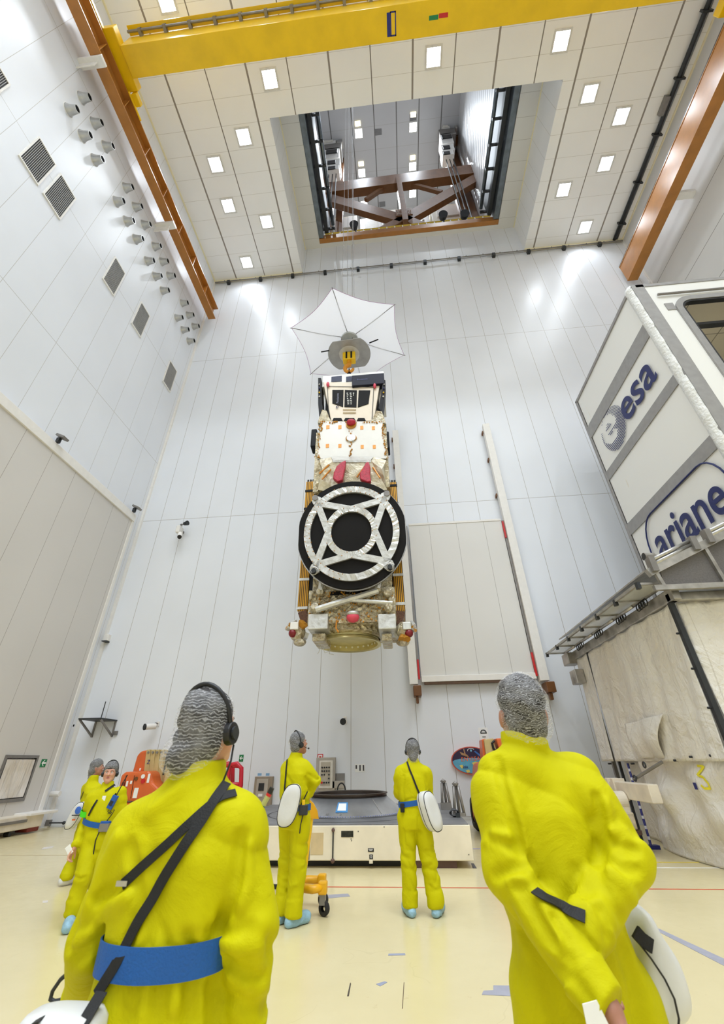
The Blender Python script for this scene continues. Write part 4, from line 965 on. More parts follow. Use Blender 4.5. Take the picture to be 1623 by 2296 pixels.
# striped globe emblem with the letter e
c0 = F(1376, 958); r = .74
stp = MB(); k = 22
for i in range(k):
    h = -1 + 2 * (i + .5) / k; tk = .018 if h < .4 else .012
    wd = math.sqrt(max(0, 1 - h * h)); N = 22
    run = []
    for j in range(N + 1):
        u = -wd + 2 * wd * j / N
        dz_ = h - .10 * (1 - u * u)
        # letter e left blank inside the globe
        ex, ez = u + .25 - .0, dz_ - .12
        rr_ = math.hypot(ex, ez * .9); ang = math.atan2(ez, ex)
        blank = (.30 < rr_ < .62 and not (-.75 < ang < -.02)) or (abs(ez) < .09 and -.45 < ex < .6)
        if not blank: run.append((u, dz_))
        if blank or j == N:
            if len(run) > 1:
                top = [Vector((CX0 - .04, c0.y - q[0] * r, c0.z + (q[1] + tk) * r)) for q in run]; bot = [Vector((CX0 - .04, c0.y - q[0] * r, c0.z + (q[1] - tk) * r)) for q in run]
                stp.prism(top + bot[::-1], (-.006, 0, 0))
            run = []
stp.build('globe_emblem', m_blue, t)
side_text('ariane', (1490, 1213), (1604, 1120), 1.42, sx=.84, off=.016)
# rounded outline around it
a0 = F(1468, 1235); a1 = F(1640, 1085)
cz_ = (F(1548, 1165)).z; y_hi = F(1466, 1232).y + .1; y_lo = F(1606, 1118).y - .62
hh = .92
o = []
for yc, s0 in ((y_lo + hh * .7, 0), (y_hi - hh * .7, 1)):
    for i in range(13):
        an = -math.pi / 2 + math.pi * i / 12
        o.append(Vector((CX0 - .045, yc + (-1 if s0 == 0 else 1) * hh * .7 * math.cos(an), cz_ + (1 if s0 == 0 else -1) * hh * math.sin(an))))
MB().tube(o, .022, 6, True).build('outline', m_blue, t)

# ================================================================== tent of white tarpaulin
TX = 4.85
ty_n, ty_f, eave, hem = 7.55, 12.3, 3.85, 1.44
t = thing('tarp_tent', 'dirty white tarpaulin tent with metal roof frame at the right', 'tent', (6, 9.5, 0))
n = NT('dirty_white_tarp'); f = n.noise(.55, 3, n.scaled((1, 1, .6)), .5); g = n.noise(2.6, 5)
c = n.ramp(f, [(.25, lin((216, 208, 194))), (.5, lin((228, 224, 216))), (.75, lin((236, 234, 230)))])
c = n.mix(n.math('MULTIPLY', n.math('GREATER_THAN', g, .70), .12), c, lin((168, 146, 112)))
yz = n.math('ADD', n.pos()[1], n.math('MULTIPLY', n.pos()[0], .7))
c = n.mix(n.math('MULTIPLY', n.line(yz, .46, .1, .012), .28), c, lin((150, 138, 116)))
n.set(Base_Color=c, Roughness=.42); n.b.inputs['Specular IOR Level'].default_value = .45
n.bump(n.math('ADD', n.noise(1.7, 3, None, .5, 1.5), n.math('MULTIPLY', n.noise(7, 4, None, .6, .8), .35)), .75, .10); m_tarp = n.m
def wave(y, z):
    return .03 * math.sin(y * 3.1 + .5 * z) + .018 * math.sin(y * 8.3 + 1.5 * z) + .012 * math.sin(y * 15 + 3 * z)
def upper(y0, y1, z0=hem, z1=eave):
    def fn(u, v):
        y = y0 + (y1 - y0) * u; z = z0 + (z1 - z0) * v
        sag = .03 * abs(math.sin((y - y0) * 4.6)) * max(0, v - .9) * 10
        return (TX - .02 + wave(y, z) * (1 - v * .6) - .05 * (1 - v) ** 3, y, z - sag)
    return fn
MB().sheet(upper(ty_n + .02, 8.1), 10, 40, (.01, 0, 0)).build('tarp_wall', m_tarp, t, smooth=True) if False else None
MB().sheet(upper(ty_n + .06, 11.45), 110, 50, (.01, 0, 0)).build('tarp_wall', m_tarp, t, smooth=True)
MB().sheet(upper(11.56, 12.35), 20, 40, (.01, 0, 0)).build('tarp_wall', m_tarp, t, smooth=True)
MB().bar((TX, 11.5, 0), (TX, 11.5, eave), .05).build('tent_post', m_dark, t)
MB().bar((TX, ty_n, 0), (TX, ty_n, eave), .08).build('tent_post', m_dark, t)
MB().bar((TX + .2, 12.3, 0), (TX + .2, 12.3, eave), .08).bar((7.2, ty_n, 0), (7.2, ty_n, eave), .08).build('tent_post', m_grey, t)
# front wall (facing the hall) right of the post
def front(u, v):
    x = TX + .1 + 2.3 * u; z = 0.02 + (eave - .02) * v
    return (x, ty_n + wave(x * 1.2 + 2, z) * .8, z)
MB().sheet(front, 60, 50, (0, .01, 0)).build('tarp_wall', m_tarp, t, smooth=True)
# loose lower skirt
def lower(u, v):
    y = ty_n + .05 + (10.5 - ty_n) * u; z = .01 + (hem + .05 - .01) * v
    x = TX - .01 + .07 * math.sin(y * 2.4 + 2.2 * z) * (1 - v) + .05 * math.sin(y * 6 - 3 * z) * (1 - abs(2 * v - 1)) - .06 * (1 - v) ** 2
    x += -.16 * math.exp(-((y - 9.7) / .35) ** 2 - ((z - .85) / .3) ** 2) + .09 * math.exp(-((y - 9.2) / .3) ** 2 - ((z - 1.0) / .3) ** 2)
    return (x + .02 * math.sin(z * 11 + y * 2), y, z)
MB().sheet(lower, 90, 50, (.01, 0, 0)).build('tarp_skirt', m_tarp, t, smooth=True)
def lower2(u, v):
    y = 10.55 + 1.3 * u; z = .02 + (hem - .02) * v
    return (TX + .28 + .04 * math.sin(y * 5 + z), y, z)
MB().sheet(lower2, 30, 30, (.01, 0, 0)).build('tarp_skirt', m_tarp, t, smooth=True)
# loose flap pocket
def flap(u, v):
    ya, yb, za, zb = F5(1414, 1623), F5(1494, 1601), F5(1445, 1700), F5(1505, 1700)
    top = ya.lerp(yb, u); bot = za.lerp(zb, u); p = bot.lerp(top, v)
    return (TX - .10 - .12 * math.sin(math.pi * v) * (.4 + .6 * u) - .03 * math.sin(9 * u + 2 * v), p.y, p.z)
F5 = lambda x, y: P(x, y, X=TX)
MB().sheet(flap, 24, 24, (.01, 0, 0)).build('loose_flap', m_tarp, t, smooth=True)
for px, py in ((1372, 1712), (1424, 1712), (1522, 1705), (1558, 1697), (1604, 1694), (1529, 1420), (1563, 1499), (1600, 1587)):
    q = F5(px, py); MB().cyl((TX - .09, q.y, q.z), (TX - .02, q.y, q.z), .018, n=10).build('eyelet', m_dark, t)
# yellow hand painted mark
n3 = [F5(*q) for q in ((1565, 1717), (1580, 1718), (1571, 1738), (1583, 1742), (1594, 1756), (1598, 1768), (1589, 1768), (1581, 1759))]
def skin_x(p):
    u = (p.y - ty_n - .05) / (10.5 - ty_n); v = (p.z - .01) / (hem + .04); return lower(u, v)[0]
pts = []
for a, b in zip(n3, n3[1:]):
    for k in range(6): q = a.lerp(b, k / 6); pts.append((skin_x(q) - .015, q.y, q.z))
MB().strap(pts, (-1, 0, 0), .035, .006).build('painted_number', mat('marker_yellow', (226, 214, 40), .5), t, label='yellow hand painted 3')
q = F5(1571, 1762); MB().box(skin_x(q) - .02, skin_x(q) - .012, q.y - .035, q.y + .035, q.z - .05, q.z + .045).build('blue_patch', m_navy, t)
# eave band and gable
n = NT('scuffed_stainless'); n.set(Base_Color=n.ramp(n.noise(5, 4), [(.3, lin((150, 146, 140))), (.7, lin((192, 188, 182)))]), Roughness=.38, Metallic=.75); m_inox = n.m
MB().box(TX - .04, TX + .1, ty_n - .2, ty_f + .1, eave, eave + .22).build('eave_band', m_inox, t, bevel=.02)
MB().box(TX - .04, 7.28, ty_n - .12, ty_n + .02, eave, eave + .16).build('eave_band', m_inox, t, bevel=.02)
# roof: low pitch rising to the right
def gz(x): return eave + .52 + (x - TX + .35) * .43
rx0, rx1 = TX - .38, 7.28
m_mesh = mat('grey_mesh', (104, 100, 98), .55, .2, var=.1, scale=40)
poly = [(rx0 + .2, ty_n - .3, eave + .2), (rx1, ty_n - .3, eave + .2), (rx1, ty_n - .3, gz(rx1) - .1), (rx0 + .25, ty_n - .3, gz(rx0 + .25) - .1)]
MB().prism(poly, (0, .03, 0)).build('gable_mesh', m_mesh, t)
gb = MB()
gb.bar((rx0, ty_n - .33, eave + .17), (rx1, ty_n - .33, eave + .17), .08, .09).bar((rx0, ty_n - .33, gz(rx0) - .06), (rx1, ty_n - .33, gz(rx1) - .06), .1, .14)
for x in (rx0 + .22, TX + .85, TX + 1.9): gb.bar((x - .04, ty_n - .33, eave + .17), (x - .1, ty_n - .33, gz(x) - .06), .06)
gb.build('gable_frame', m_inox, t)
MB().sheet(lambda u, v: (rx0 + (rx1 - rx0) * u, ty_n - .25 + (ty_f - ty_n + .1) * v, gz(rx0 + (rx1 - rx0) * u)), 2, 2, (0, 0, .03)).build('roof_sheet', m_inox, t)
for x0, x1 in ((rx0 + .1, rx0 + .95), (rx0 + 1.25, rx0 + 2.1)):
    rt = MB().tube([(x0, ty_n - .36, gz(x0) + .12), (x1, ty_n - .36, gz(x1) + .12)], .035, 8).tube([(x0, ty_n - .36, gz(x0) + .04), (x1, ty_n - .36, gz(x1) + .04)], .035, 8).build('roof_tube', m_steel, t, smooth=True)
    for x in (x0, x1): MB().box(x - .05, x + .05, ty_n - .44, ty_n - .3, gz(x) - .1, gz(x) + .17).build('tube_clamp', m_grey, rt)
# side wing: glazed panels hanging out over the left side
wy0, wy1 = 7.35, 12.9
wi = lambda y: Vector((TX - .05, y, eave + .3)); wo = lambda y: Vector((TX - .55, y, eave + .30))
nn = NT('clear_wing_panel'); nn.set(Base_Color=lin((214, 214, 208)), Roughness=.25, Alpha=.45); m_clear = nn.m
wing = MB()
for a, b in ((wi(wy0), wi(wy1)), (wo(wy0), wo(wy1))): wing.bar(a, b, .05)
for i in range(7):
    y = wy0 + (wy1 - wy0) * i / 6; wing.bar(wi(y), wo(y), .04)
wing.build('wing_frame', m_inox, t)
MB().sheet(lambda u, v: wi(wy0 + (wy1 - wy0) * u).lerp(wo(wy0 + (wy1 - wy0) * u), v), 2, 2, (0, 0, .012)).build('wing_panel', m_clear, t)
for i in range(7): y = wy0 + (wy1 - wy0) * i / 6; q = wo(y); MB().box(q.x - .03, q.x + .03, q.y - .04, q.y + .04, q.z - .09, q.z + .03).build('hinge', m_dark, t)
for y in (8.1, 9.0, 10.2, 11.4):
    for k in range(4): MB().tube([(TX - .1 - .03 * k, y + .07 * math.cos(b) + .04 * k, eave + .2 + .07 * math.sin(b) - .02 * k) for b in [2 * math.pi * i / 10 for i in range(10)]], .012, 5, True).build('cable_loop', m_black, t)
    MB().tube([(TX - .2, y + .3, eave + .22), (TX - .2, y + .95, eave + .22)], .03, 8).build('wing_tube', m_steel, t, smooth=True)
MB().box(TX - .22, TX + .1, 12.3, 12.75, eave - .1, eave + .2).box(TX - .25, TX - .02, 12.0, 12.4, 3.2, 3.55).build('end_box', m_inox, t, bevel=.02)
q = F5(1290, 1490)
tt = thing('flex_duct', 'grey flexible air duct with black opening on the tent roof', 'duct', (5.2, 8.3, 4.9))
q = P(1443, 1248, Y=8.6); b = P(1480, 1258, Y=8.6)
MB().tube([q, q + Vector((.18, 0, -.01)), b + Vector((-.05, 0, 0)), b + Vector((.12, 0, -.18)), (b.x + .3, 8.6, gz(b.x + .3))], .085, 14).build('duct', mat('duct_grey', (140, 134, 124), .5, .2, bump=.4, bscale=60), tt, smooth=True)
MB().cyl(q - Vector((.004, 0, 0)), q + Vector((.05, 0, 0)), .078, n=14).build('duct_opening', m_black, tt)
# beige leg with roller and beam in front of the tent
t = thing('jacking_leg', 'beige beam with vertical roller jack leg before the tent', 'jack', (4.3, 10.9, 0))
LX = 4.3
F4 = lambda x, y: P(x, y, X=LX)
a, b = F4(1360, 1766), F4(1466, 1769)
MB().bar((LX, a.y, a.z), (LX, b.y, a.z - .0), .18, .28).build('beam', m_beige, t, bevel=.015)
for x in (1376, 1388): q = F4(x, 1765); MB().box(LX - .12, LX + .12, q.y - .06, q.y + .06, a.z - .19, a.z + .19).build('strap_plate', m_beige, t, bevel=.01)
q = F4(1414, 1795); lz = q.z; ly = q.y
MB().cyl((LX - .3, ly, lz), (LX - .1, ly, lz), .16, n=24).build('roller_cover', m_beige, t, bevel=.02)
MB().cyl((LX - .34, ly, lz), (LX - .3, ly, lz), .05, n=12).build('hub', m_dark, t)
MB().box(LX - .28, LX - .1, ly - .13, ly + .13, .42, lz).build('leg', m_beige, t, bevel=.02)
MB().box(LX - .3, LX - .08, ly - .16, ly + .12, .36, .62).build('gear_box', mat('worn_beige', (196, 184, 162), .5, var=.2, scale=9), t, bevel=.02)
MB().box(LX - .33, LX - .28, ly - .05, ly + .05, .3, lz - .2).build('screw_column', m_grey, t)
MB().bar((LX - .36, ly - .12, .72), (LX - .36, ly + .22, .8), .03).build('handle', m_steel, t)
MB().cyl((LX - .2, ly, .28), (LX - .2, ly, .34), .22, n=20).build('foot_plate', mat('rust_steel', (96, 70, 62), .6), t)
MB().cyl((LX - .2, ly, .0), (LX - .2, ly, .3), .09, n=16).build('foot', m_tyre, t)
MB().bar((LX, ly + .3, 0), (LX, ly + .3, a.z - .1), .1).build('rear_leg', m_beige, t)
h0, h1 = F4(1446, 1712), F4(1420, 1748)
MB().tube([(LX + .3, h0.y, h0.z + .02), (LX, h1.y, h1.z)], .028, 8).build('turnbuckle', m_grey, t)
for e in (F4(1444, 1715), F4(1423, 1745)): MB().tube([(LX + .0, e.y + .045 * math.cos(b_), e.z + .045 * math.sin(b_)) for b_ in [2 * math.pi * i / 10 for i in range(10)]], .014, 6, True).build('shackle', m_dark, t)
n = NT('striped_pole_blue'); p = n.pos(); n.set(Base_Color=n.mix(n.line(p[2], .16, 0, .05), lin((40, 44, 120)), lin((210, 210, 220))), Roughness=.4); m_bpole = n.m
t = thing('guide_pole', 'slanted blue striped pole standing before the tent', 'pole', (4.6, 10.6, 0))
a, b = P(1407, 1712, Y=11.0), P(1460, 1899, Y=10.62)
MB().tube([a, b], .024, 8).build('pole', m_bpole, t); MB().box(b.x - .06, b.x + .12, b.y - .1, b.y + .05, 0, .06).build('foot', m_navy, t)
# ================================================================== satellite
AX, AY = -1.31, 10.8
FY = 9.75                 # front face of the body
t = sat = thing('satellite', 'tall satellite in gold foil hanging above the platform', 'satellite', (AX, AY, 4.2))
A = lambda x, y, Y=FY: P(x, y, Y=Y)
def foil(name, c0, c1, c2, rough=.22, bs=9.0, bstr=.9, metal=.85):
    n = NT(name)
    v = n.node('ShaderNodeTexVoronoi'); v.inputs['Scale'].default_value = bs; v.feature = 'F1'
    n.link(n.obj(), v.inputs['Vector'])
    wv = n.noise(bs * .5, 6, None, .65, 1.2)
    c = n.ramp(wv, [(.3, lin(c0)), (.5, lin(c1)), (.7, lin(c2))])
    n.set(Base_Color=c, Roughness=rough, Metallic=metal)
    n.bump(n.math('ADD', v.outputs['Distance'], n.math('MULTIPLY', wv, 1.6)), bstr, .06); return n.m
m_mli = foil('crinkled_gold_foil', (150, 128, 92), (206, 196, 168), (226, 220, 204))
m_mlis = foil('silver_foil', (186, 184, 178), (206, 205, 200), (218, 218, 214), .36, 7, .22, .55)
m_mlib = foil('taut_foil', (190, 180, 152), (218, 208, 182), (232, 228, 214), .3, 5, .5, .6)
m_kap = mat('kapton_orange', (214, 140, 50), .35, .2, var=.2, scale=40)
m_dot = mat('amber_tape', (184, 128, 36), .4, .2)
m_panel = mat('radiator_white', (226, 224, 218), .25, var=.015)
n = NT('carbon_black'); p = n.pos(); n.set(Base_Color=lin((24, 22, 21)), Roughness=.6); n.b.inputs['Specular IOR Level'].default_value = .15; m_carb = n.m
m_redcap = mat('protective_red', (176, 24, 52), .35, var=.15, scale=14, bump=.3, bscale=40)
m_pink = mat('cap_pink', (214, 70, 92), .4)
m_brass = mat('gold_green_anodised', (214, 202, 146), .34, .75, var=.06)
m_bark = mat('black_bracket', (20, 20, 24), .5, spec=.2)

def body(x0, x1, y0, y1, z0, z1, name, m, div=.06, amp=.02, seed=0):
    """foil covered box: subdivided and crumpled"""
    rnd = random.Random(seed); mb = MB()
    def face(o, u, v, nu, nv):
        nn = Vector(u).cross(Vector(v)).normalized()
        off = {}
        def fn(a, b):
            e = min(a, 1 - a, b, 1 - b)
            return Vector(o) + Vector(u) * a + Vector(v) * b + nn * (rnd.uniform(-amp, amp) if e > 1e-6 else 0)
        mb.sheet(fn, max(2, int(Vector(u).length / div)), max(2, int(Vector(v).length / div)))
    dx, dy, dz = x1 - x0, y1 - y0, z1 - z0
    face((x0, y0, z0), (dx, 0, 0), (0, 0, dz), 0, 0); face((x1, y1, z0), (-dx, 0, 0), (0, 0, dz), 0, 0)
    face((x0, y1, z0), (0, -dy, 0), (0, 0, dz), 0, 0); face((x1, y0, z0), (0, dy, 0), (0, 0, dz), 0, 0)
    face((x0, y0, z1), (dx, 0, 0), (0, dy, 0), 0, 0); face((x0, y1, z0), (dx, 0, 0), (0, -dy, 0), 0, 0)
    return mb.build(name, m, t)
zb = A(790, 1396).z; zm = A(790, 1090).z; zp = A(790, 1030).z; zt = A(790, 945).z; ztop = A(790, 850).z
L0, L1 = A(690, 1380).x, A(888, 1380).x
U0, U1 = A(707, 1000).x, A(868, 1000).x
BYK = 11.85
body(L0, L1, FY, BYK, zb, A(790, 1320).z, 'lower_body', m_mli, .07, .025, 1)
body(L0 + .06, L1 - .06, FY + .12, BYK, A(790, 1320).z, zm, 'core_body', m_mli, .09, .02, 2)
# upper body with white radiator
body(U0, U1, FY + .02, BYK - .1, zm - .1, zt - .35, 'upper_body', m_mli, .08, .02, 3)
rp = [A(x, y, FY - .02) for x, y in ((711, 1028), (720, 945), (857, 945), (866, 1028))]
rpo = MB().prism(rp, (0, .03, 0)).build('radiator_panel', m_panel, t)
for x0, y0 in ((735, 958), (762, 958), (811, 959), (837, 960), (734, 1000), (762, 1000), (812, 1002), (839, 1002)):
    a = A(x0 - 3.5, y0 - 3.8, FY - .02); b = A(x0 + 3.5, y0 + 3.8, FY - .02)
    MB().box(a.x, b.x, FY - .03, FY - .02, b.z, a.z).build('kapton_square', m_kap, rpo)
dots = MB(); rnd = random.Random(4)
for i in range(150):
    s = rnd.random()
    e = rnd.choice(((711, 1028, 720, 945), (857, 945, 866, 1028), (720, 946, 857, 946), (786, 955, 786, 1024)))
    q = A(e[0] + (e[2] - e[0]) * s + rnd.gauss(0, 2.2), e[1] + (e[3] - e[1]) * s + rnd.gauss(0, 1.0), FY - .05)
    dots.ball((q.x, q.y + .01, q.z), rnd.uniform(.012, .03), 6, 4)
dots.build('foil_fasteners', m_dot, t, kind='stuff')
q = A(787, 981, FY - .08); MB().cyl(q + Vector((0, .08, 0)), q, .15, .15, 20).build('round_connector', m_mlis, t, bevel=.02)
MB().tube([q + Vector((.16 * math.cos(b), .03, .12 * math.sin(b))) for b in [2 * math.pi * i / 20 for i in range(20)]], .02, 6, True).build('connector_ring', m_dot, t)
q = A(787, 947, FY - .1); MB().ball(q, (.15, .12, .11), 16, 10).build('red_cap', m_redcap, t, smooth=True)
q = A(787, 951, FY - .04); MB().cyl(q + Vector((0, .1, -.02)), q + Vector((0, -.02, -.02)), .17, n=18).build('cap_socket', m_dot, t)
# faceted foil nose between radiator and disc, with two red bands
nz = MB()
top = [A(x, y, FY - .06) for x, y in ((716, 1030), (742, 1025), (838, 1024), (866, 1032))]
mid = [A(x, y, FY - .38) for x, y in ((722, 1050), (746, 1034), (832, 1034), (856, 1052))]
bot = [A(x, y, FY - .12) for x, y in ((712, 1098), (740, 1104), (836, 1104), (868, 1098))]
nz.rings([[*top], [*mid], [*bot]], cap=False, closed_loop=False)
for row in ((top[0], mid[0], bot[0]), (bot[3], mid[3], top[3])): nz.add([*row, row[0] + Vector((0, .3, 0)), row[2] + Vector((0, .3, 0))], [(0, 1, 2, 4, 3)])
nz.build('foil_nose', m_mlib, t)
MB().rings([[p + Vector((0, -.012, 0)) for p in (top[1], top[2])], [p + Vector((0, -.03, .03)) for p in (mid[1], mid[2])], [p + Vector((0, -.012, -.05)) for p in (mid[1], mid[2])]], cap=False, closed_loop=False).build('nose_edge', m_mlis, t)
for pts in (((775, 1031), (764, 1036), (754, 1045), (748, 1058), (746, 1072), (756, 1080), (768, 1076), (771, 1060), (774, 1045)), ((826, 1034), (820, 1036), (814, 1048), (806, 1060), (807, 1074), (824, 1081), (832, 1079), (829, 1062), (830, 1046))):
    q = [A(x, y, FY - .46) for x, y in pts]; MB().prism(q, (0, .14, 0)).build('red_cover', m_redcap, t, bevel=.03)
for x0, y0, x1, y1 in ((716, 1062, 738, 1042), (722, 1075, 742, 1052), (836, 1048, 852, 1072), (800, 1070, 822, 1040)):
    MB().tube([A(x0, y0, FY - .33), A(x1, y1, FY - .38)], .025, 6).build('foil_strut', m_kap, t)
# big black disc, leaning a little forward at the top
DC = A(788, 1193, 9.2); tilt = math.radians(6)
ez = Vector((0, -math.sin(tilt), math.cos(tilt))); ey = Vector((0, -math.cos(tilt), -math.sin(tilt))); ex = Vector((1, 0, 0))
RW_ = (A(912, 1195, 9.2).x - A(664, 1195, 9.2).x) / 2
dm = lambda a, b, c=0: DC + ex * a + ez * (b * 1.06) + ey * c
def ringpts(r, c, n=72, cut=True):
    out = []
    for i in range(n):
        an = 2 * math.pi * i / n; x, z = r * math.cos(an), r * math.sin(an)
        if cut: x = max(-r * .975, min(r * .975, x))
        out.append(dm(x, z, c))
    return out
MB().rings([ringpts(RW_ * .99, -.18), ringpts(RW_, -.16), ringpts(RW_, -.1)]).build('rear_disc', m_carb, t, label='black rear rim disc')
MB().rings([ringpts(RW_ * 1.005, -.1), ringpts(RW_ * 1.01, -.08), ringpts(RW_ * 1.005, -.06)]).build('disc_edge', m_steel, t, smooth=False)
MB().rings([ringpts(RW_ * .985, -.05), ringpts(RW_ * .992, -.02), ringpts(RW_ * .985, 0)]).build('front_disc', m_carb, t, label='large flat black disc')
# silver foil frame: outer ring, inner ring, eight diagonal spokes
R1, R2, R3, R4 = RW_ * .86, RW_ * .745, RW_ * .475, RW_ * .365
def annulus(r0, r1, name, h=.07, n=96):
    rnd = random.Random(int(r0 * 100))
    i0 = [dm(r0 * math.cos(2 * math.pi * k / n), r0 * math.sin(2 * math.pi * k / n), 0) for k in range(n)]
    j = [rnd.uniform(-.012, .012) for k in range(n)]
    i1 = [dm(r0 * math.cos(2 * math.pi * k / n), r0 * math.sin(2 * math.pi * k / n), h + j[k]) for k in range(n)]
    o1 = [dm(r1 * math.cos(2 * math.pi * k / n), r1 * math.sin(2 * math.pi * k / n), h - j[k]) for k in range(n)]
    o0 = [dm(r1 * math.cos(2 * math.pi * k / n), r1 * math.sin(2 * math.pi * k / n), 0) for k in range(n)]
    return MB().rings([i0, i1, o1, o0], cap=False).build(name, m_mlis, t)
annulus(R2, R1, 'outer_ring'); annulus(R4, R3, 'inner_ring')
dots = MB()
for sx in (-1, 1):
    for sz in (-1, 1):
        o = Vector((sx * R1 * .73, sz * R1 * .66)) if True else 0
        for tgt in ((sx * .02, sz * (R3 + R4) / 2), (sx * (R3 + R4) / 2, sz * .02)):
            a = dm(o.x, o.y, .035); b = dm(tgt[0], tgt[1], .035)
            d = (b - a).normalized(); MB().bar(a - d * .06, b, .17, .075, up=ey).build('spoke', m_mlis, t)
        q = dm(sx * R1 * .74, sz * R1 * .72, .05); MB().cyl(q - ey * .05, q + ey * .01, .14, n=8).build('spoke_node', m_mlis, t)
        if sz < 0:
            q = dm(sx * R1 * .76, sz * R1 * .78, .0); MB().cyl(q, q + ey * .14, .06, n=12).build('stud', m_dark, t)
            MB().tube([q + ey * .1 + ex * (.1 * math.cos(b)) + ez * (.1 * math.sin(b)) for b in [2 * math.pi * i / 18 for i in range(18)]], .012, 6, True).build('lifting_ring', m_steel, t)
        else:
            q = dm(sx * R1 * .78, sz * R1 * .78, .0); MB().cyl(q, q + ey * .1, .08, n=10).build('stud', m_grey, t)
rnd = random.Random(9)
for i in range(110):
    an = 2 * math.pi * i / 110 * 1.0; r = (R1 - .02, R2 + .02)[i % 2] if i < 80 else (R3 - .02, R4 + .02)[i % 2]
    if i >= 80: an *= 3.7
    dots.ball(dm(r * math.cos(an) + rnd.gauss(0, .01), r * math.sin(an) + rnd.gauss(0, .01), .075), .013, 6, 4)
dots.build('ring_fasteners', m_dot, t, kind='stuff')
for s in (-1, 1):
    MB().cyl(dm(s * .5, .3, -.18), dm(s * .5, .3, -.18) + Vector((0, .55, 0)), .12, n=12).build('disc_mount', m_mli, t)
    MB().cyl(dm(s * .5, -.6, -.18), dm(s * .5, -.6, -.18) + Vector((0, .55, 0)), .12, n=12).build('disc_mount', m_mli, t)
# folded solar panels on both sides
n = NT('solar_edge_stripes'); p = n.pos()
n.set(Base_Color=n.mix(n.line(p[0], .046, .0, .02), lin((208, 150, 34)), lin((46, 34, 20))), Roughness=.35, Metallic=.35); m_sol = n.m
for s, xs in ((-1, ((666, 1370), (688, 1080))), (1, ((909, 1370), (890, 1080)))):
    q0, q1 = A(*xs[0], FY + .35), A(*xs[1], FY + .35)
    wd = .26
    xb, xt = (q0.x, q0.x + wd) if s < 0 else (q0.x - wd, q0.x)
    MB().box(xb, xt, FY + .35, BYK - .2, q0.z, q1.z).build('solar_panel_stack', m_sol, t, bevel=.01)
    for y in (1100, 1140, 1298, 1362): zz = A(700, y, FY + .35).z; MB().box(xb - .01, xt + .01, FY + .33, FY + .4, zz - .04, zz + .03).build('hold_down', m_mlis if y > 1200 else m_bark, t)
    MB().box(xt if s < 0 else xb - .1, xt + .1 if s < 0 else xb, FY + .4, BYK - .3, q0.z + .3, q1.z - .5).build('panel_hinge', m_bark, t)
    for k in range(3): MB().cyl(((xb + .05 + .08 * k), FY + .4, q1.z), ((xb + .05 + .08 * k), FY + .4, q1.z + .09), .03, n=8).build('latch', m_dark, t)
    f0 = A(678 if s < 0 else 899, 1372, FY + .3); f1 = A(688 if s < 0 else 890, 1402, FY + .3)
    MB().bar(f0, f1, .22, .12, up=(0, 1, 0)).build('yoke', mat('yoke_copper', (96, 62, 40), .4, .3, var=.3, scale=30), t)
# bottom: boxes, ring, thrusters, struts
for x0, x1 in ((691, 734), (847, 889)):
    a = A(x0, 1377, FY - .12); b = A(x1, 1419, FY - .12)
    MB().box(a.x, b.x, FY - .12, FY + .7, b.z + .1, a.z).build('bottom_box', m_mlis, t, bevel=.02)
    a2 = A(x0 + 8, 1419, FY); b2 = A(x1 - 3 if x0 < 700 else x1 - 10, 1440, FY + .2)
    MB().box(a2.x, b2.x, FY + .05, FY + .9, b2.z, a2.z).build('lower_box', m_mli, t, bevel=.03)
MB().lathe([(.95, zb + .02), (.92, zb - .12), (.8, zb - .16)], 40, (AX + .02, AY, 0)).build('cone_foil', m_mli, t)
zr0 = P(787, 1447, Y=AY).z
MB().lathe([(.79, zb - .1), (.78, zr0 + .1), (.83, zr0 + .04), (.84, zr0), (.79, zr0 - .01), (.75, zr0 + .02), (.74, zb - .1)], 72, (AX, AY, 0), closed=True).build('adapter_ring', m_brass, t, smooth=True, angle=.6)
MB().lathe([(.0, zb - .12), (.74, zb - .12)], 40, (AX, AY, 0)).build('ring_floor', mat('ring_floor_olive', (206, 196, 140), .45, .4), t)
hl = MB()
for i in range(28):
    an = 2 * math.pi * i / 28; p0 = Vector((AX + .736 * math.cos(an), AY + .736 * math.sin(an), zr0 + .12)); hl.cyl(p0, p0 + Vector((-.012 * math.cos(an), -.012 * math.sin(an), 0)), .026, n=10)
    p0 = Vector((AX + .783 * math.cos(an), AY + .783 * math.sin(an), zr0 + .26)); hl.cyl(p0, p0 + Vector((.012 * math.cos(an), .012 * math.sin(an), 0)), .02, n=8)
hl.build('bolt_holes', mat('bolt_pale', (240, 238, 226), .4, .1), t, kind='stuff')
q = A(791, 1384, FY - .1); MB().ball(q, (.155, .13, .13), 18, 12).build('red_cap', m_pink, t, smooth=True)
MB().ball(q + Vector((0, -.02, .08)), (.15, .13, .07), 16, 8).build('cap_foil', m_mlis, t, smooth=True)
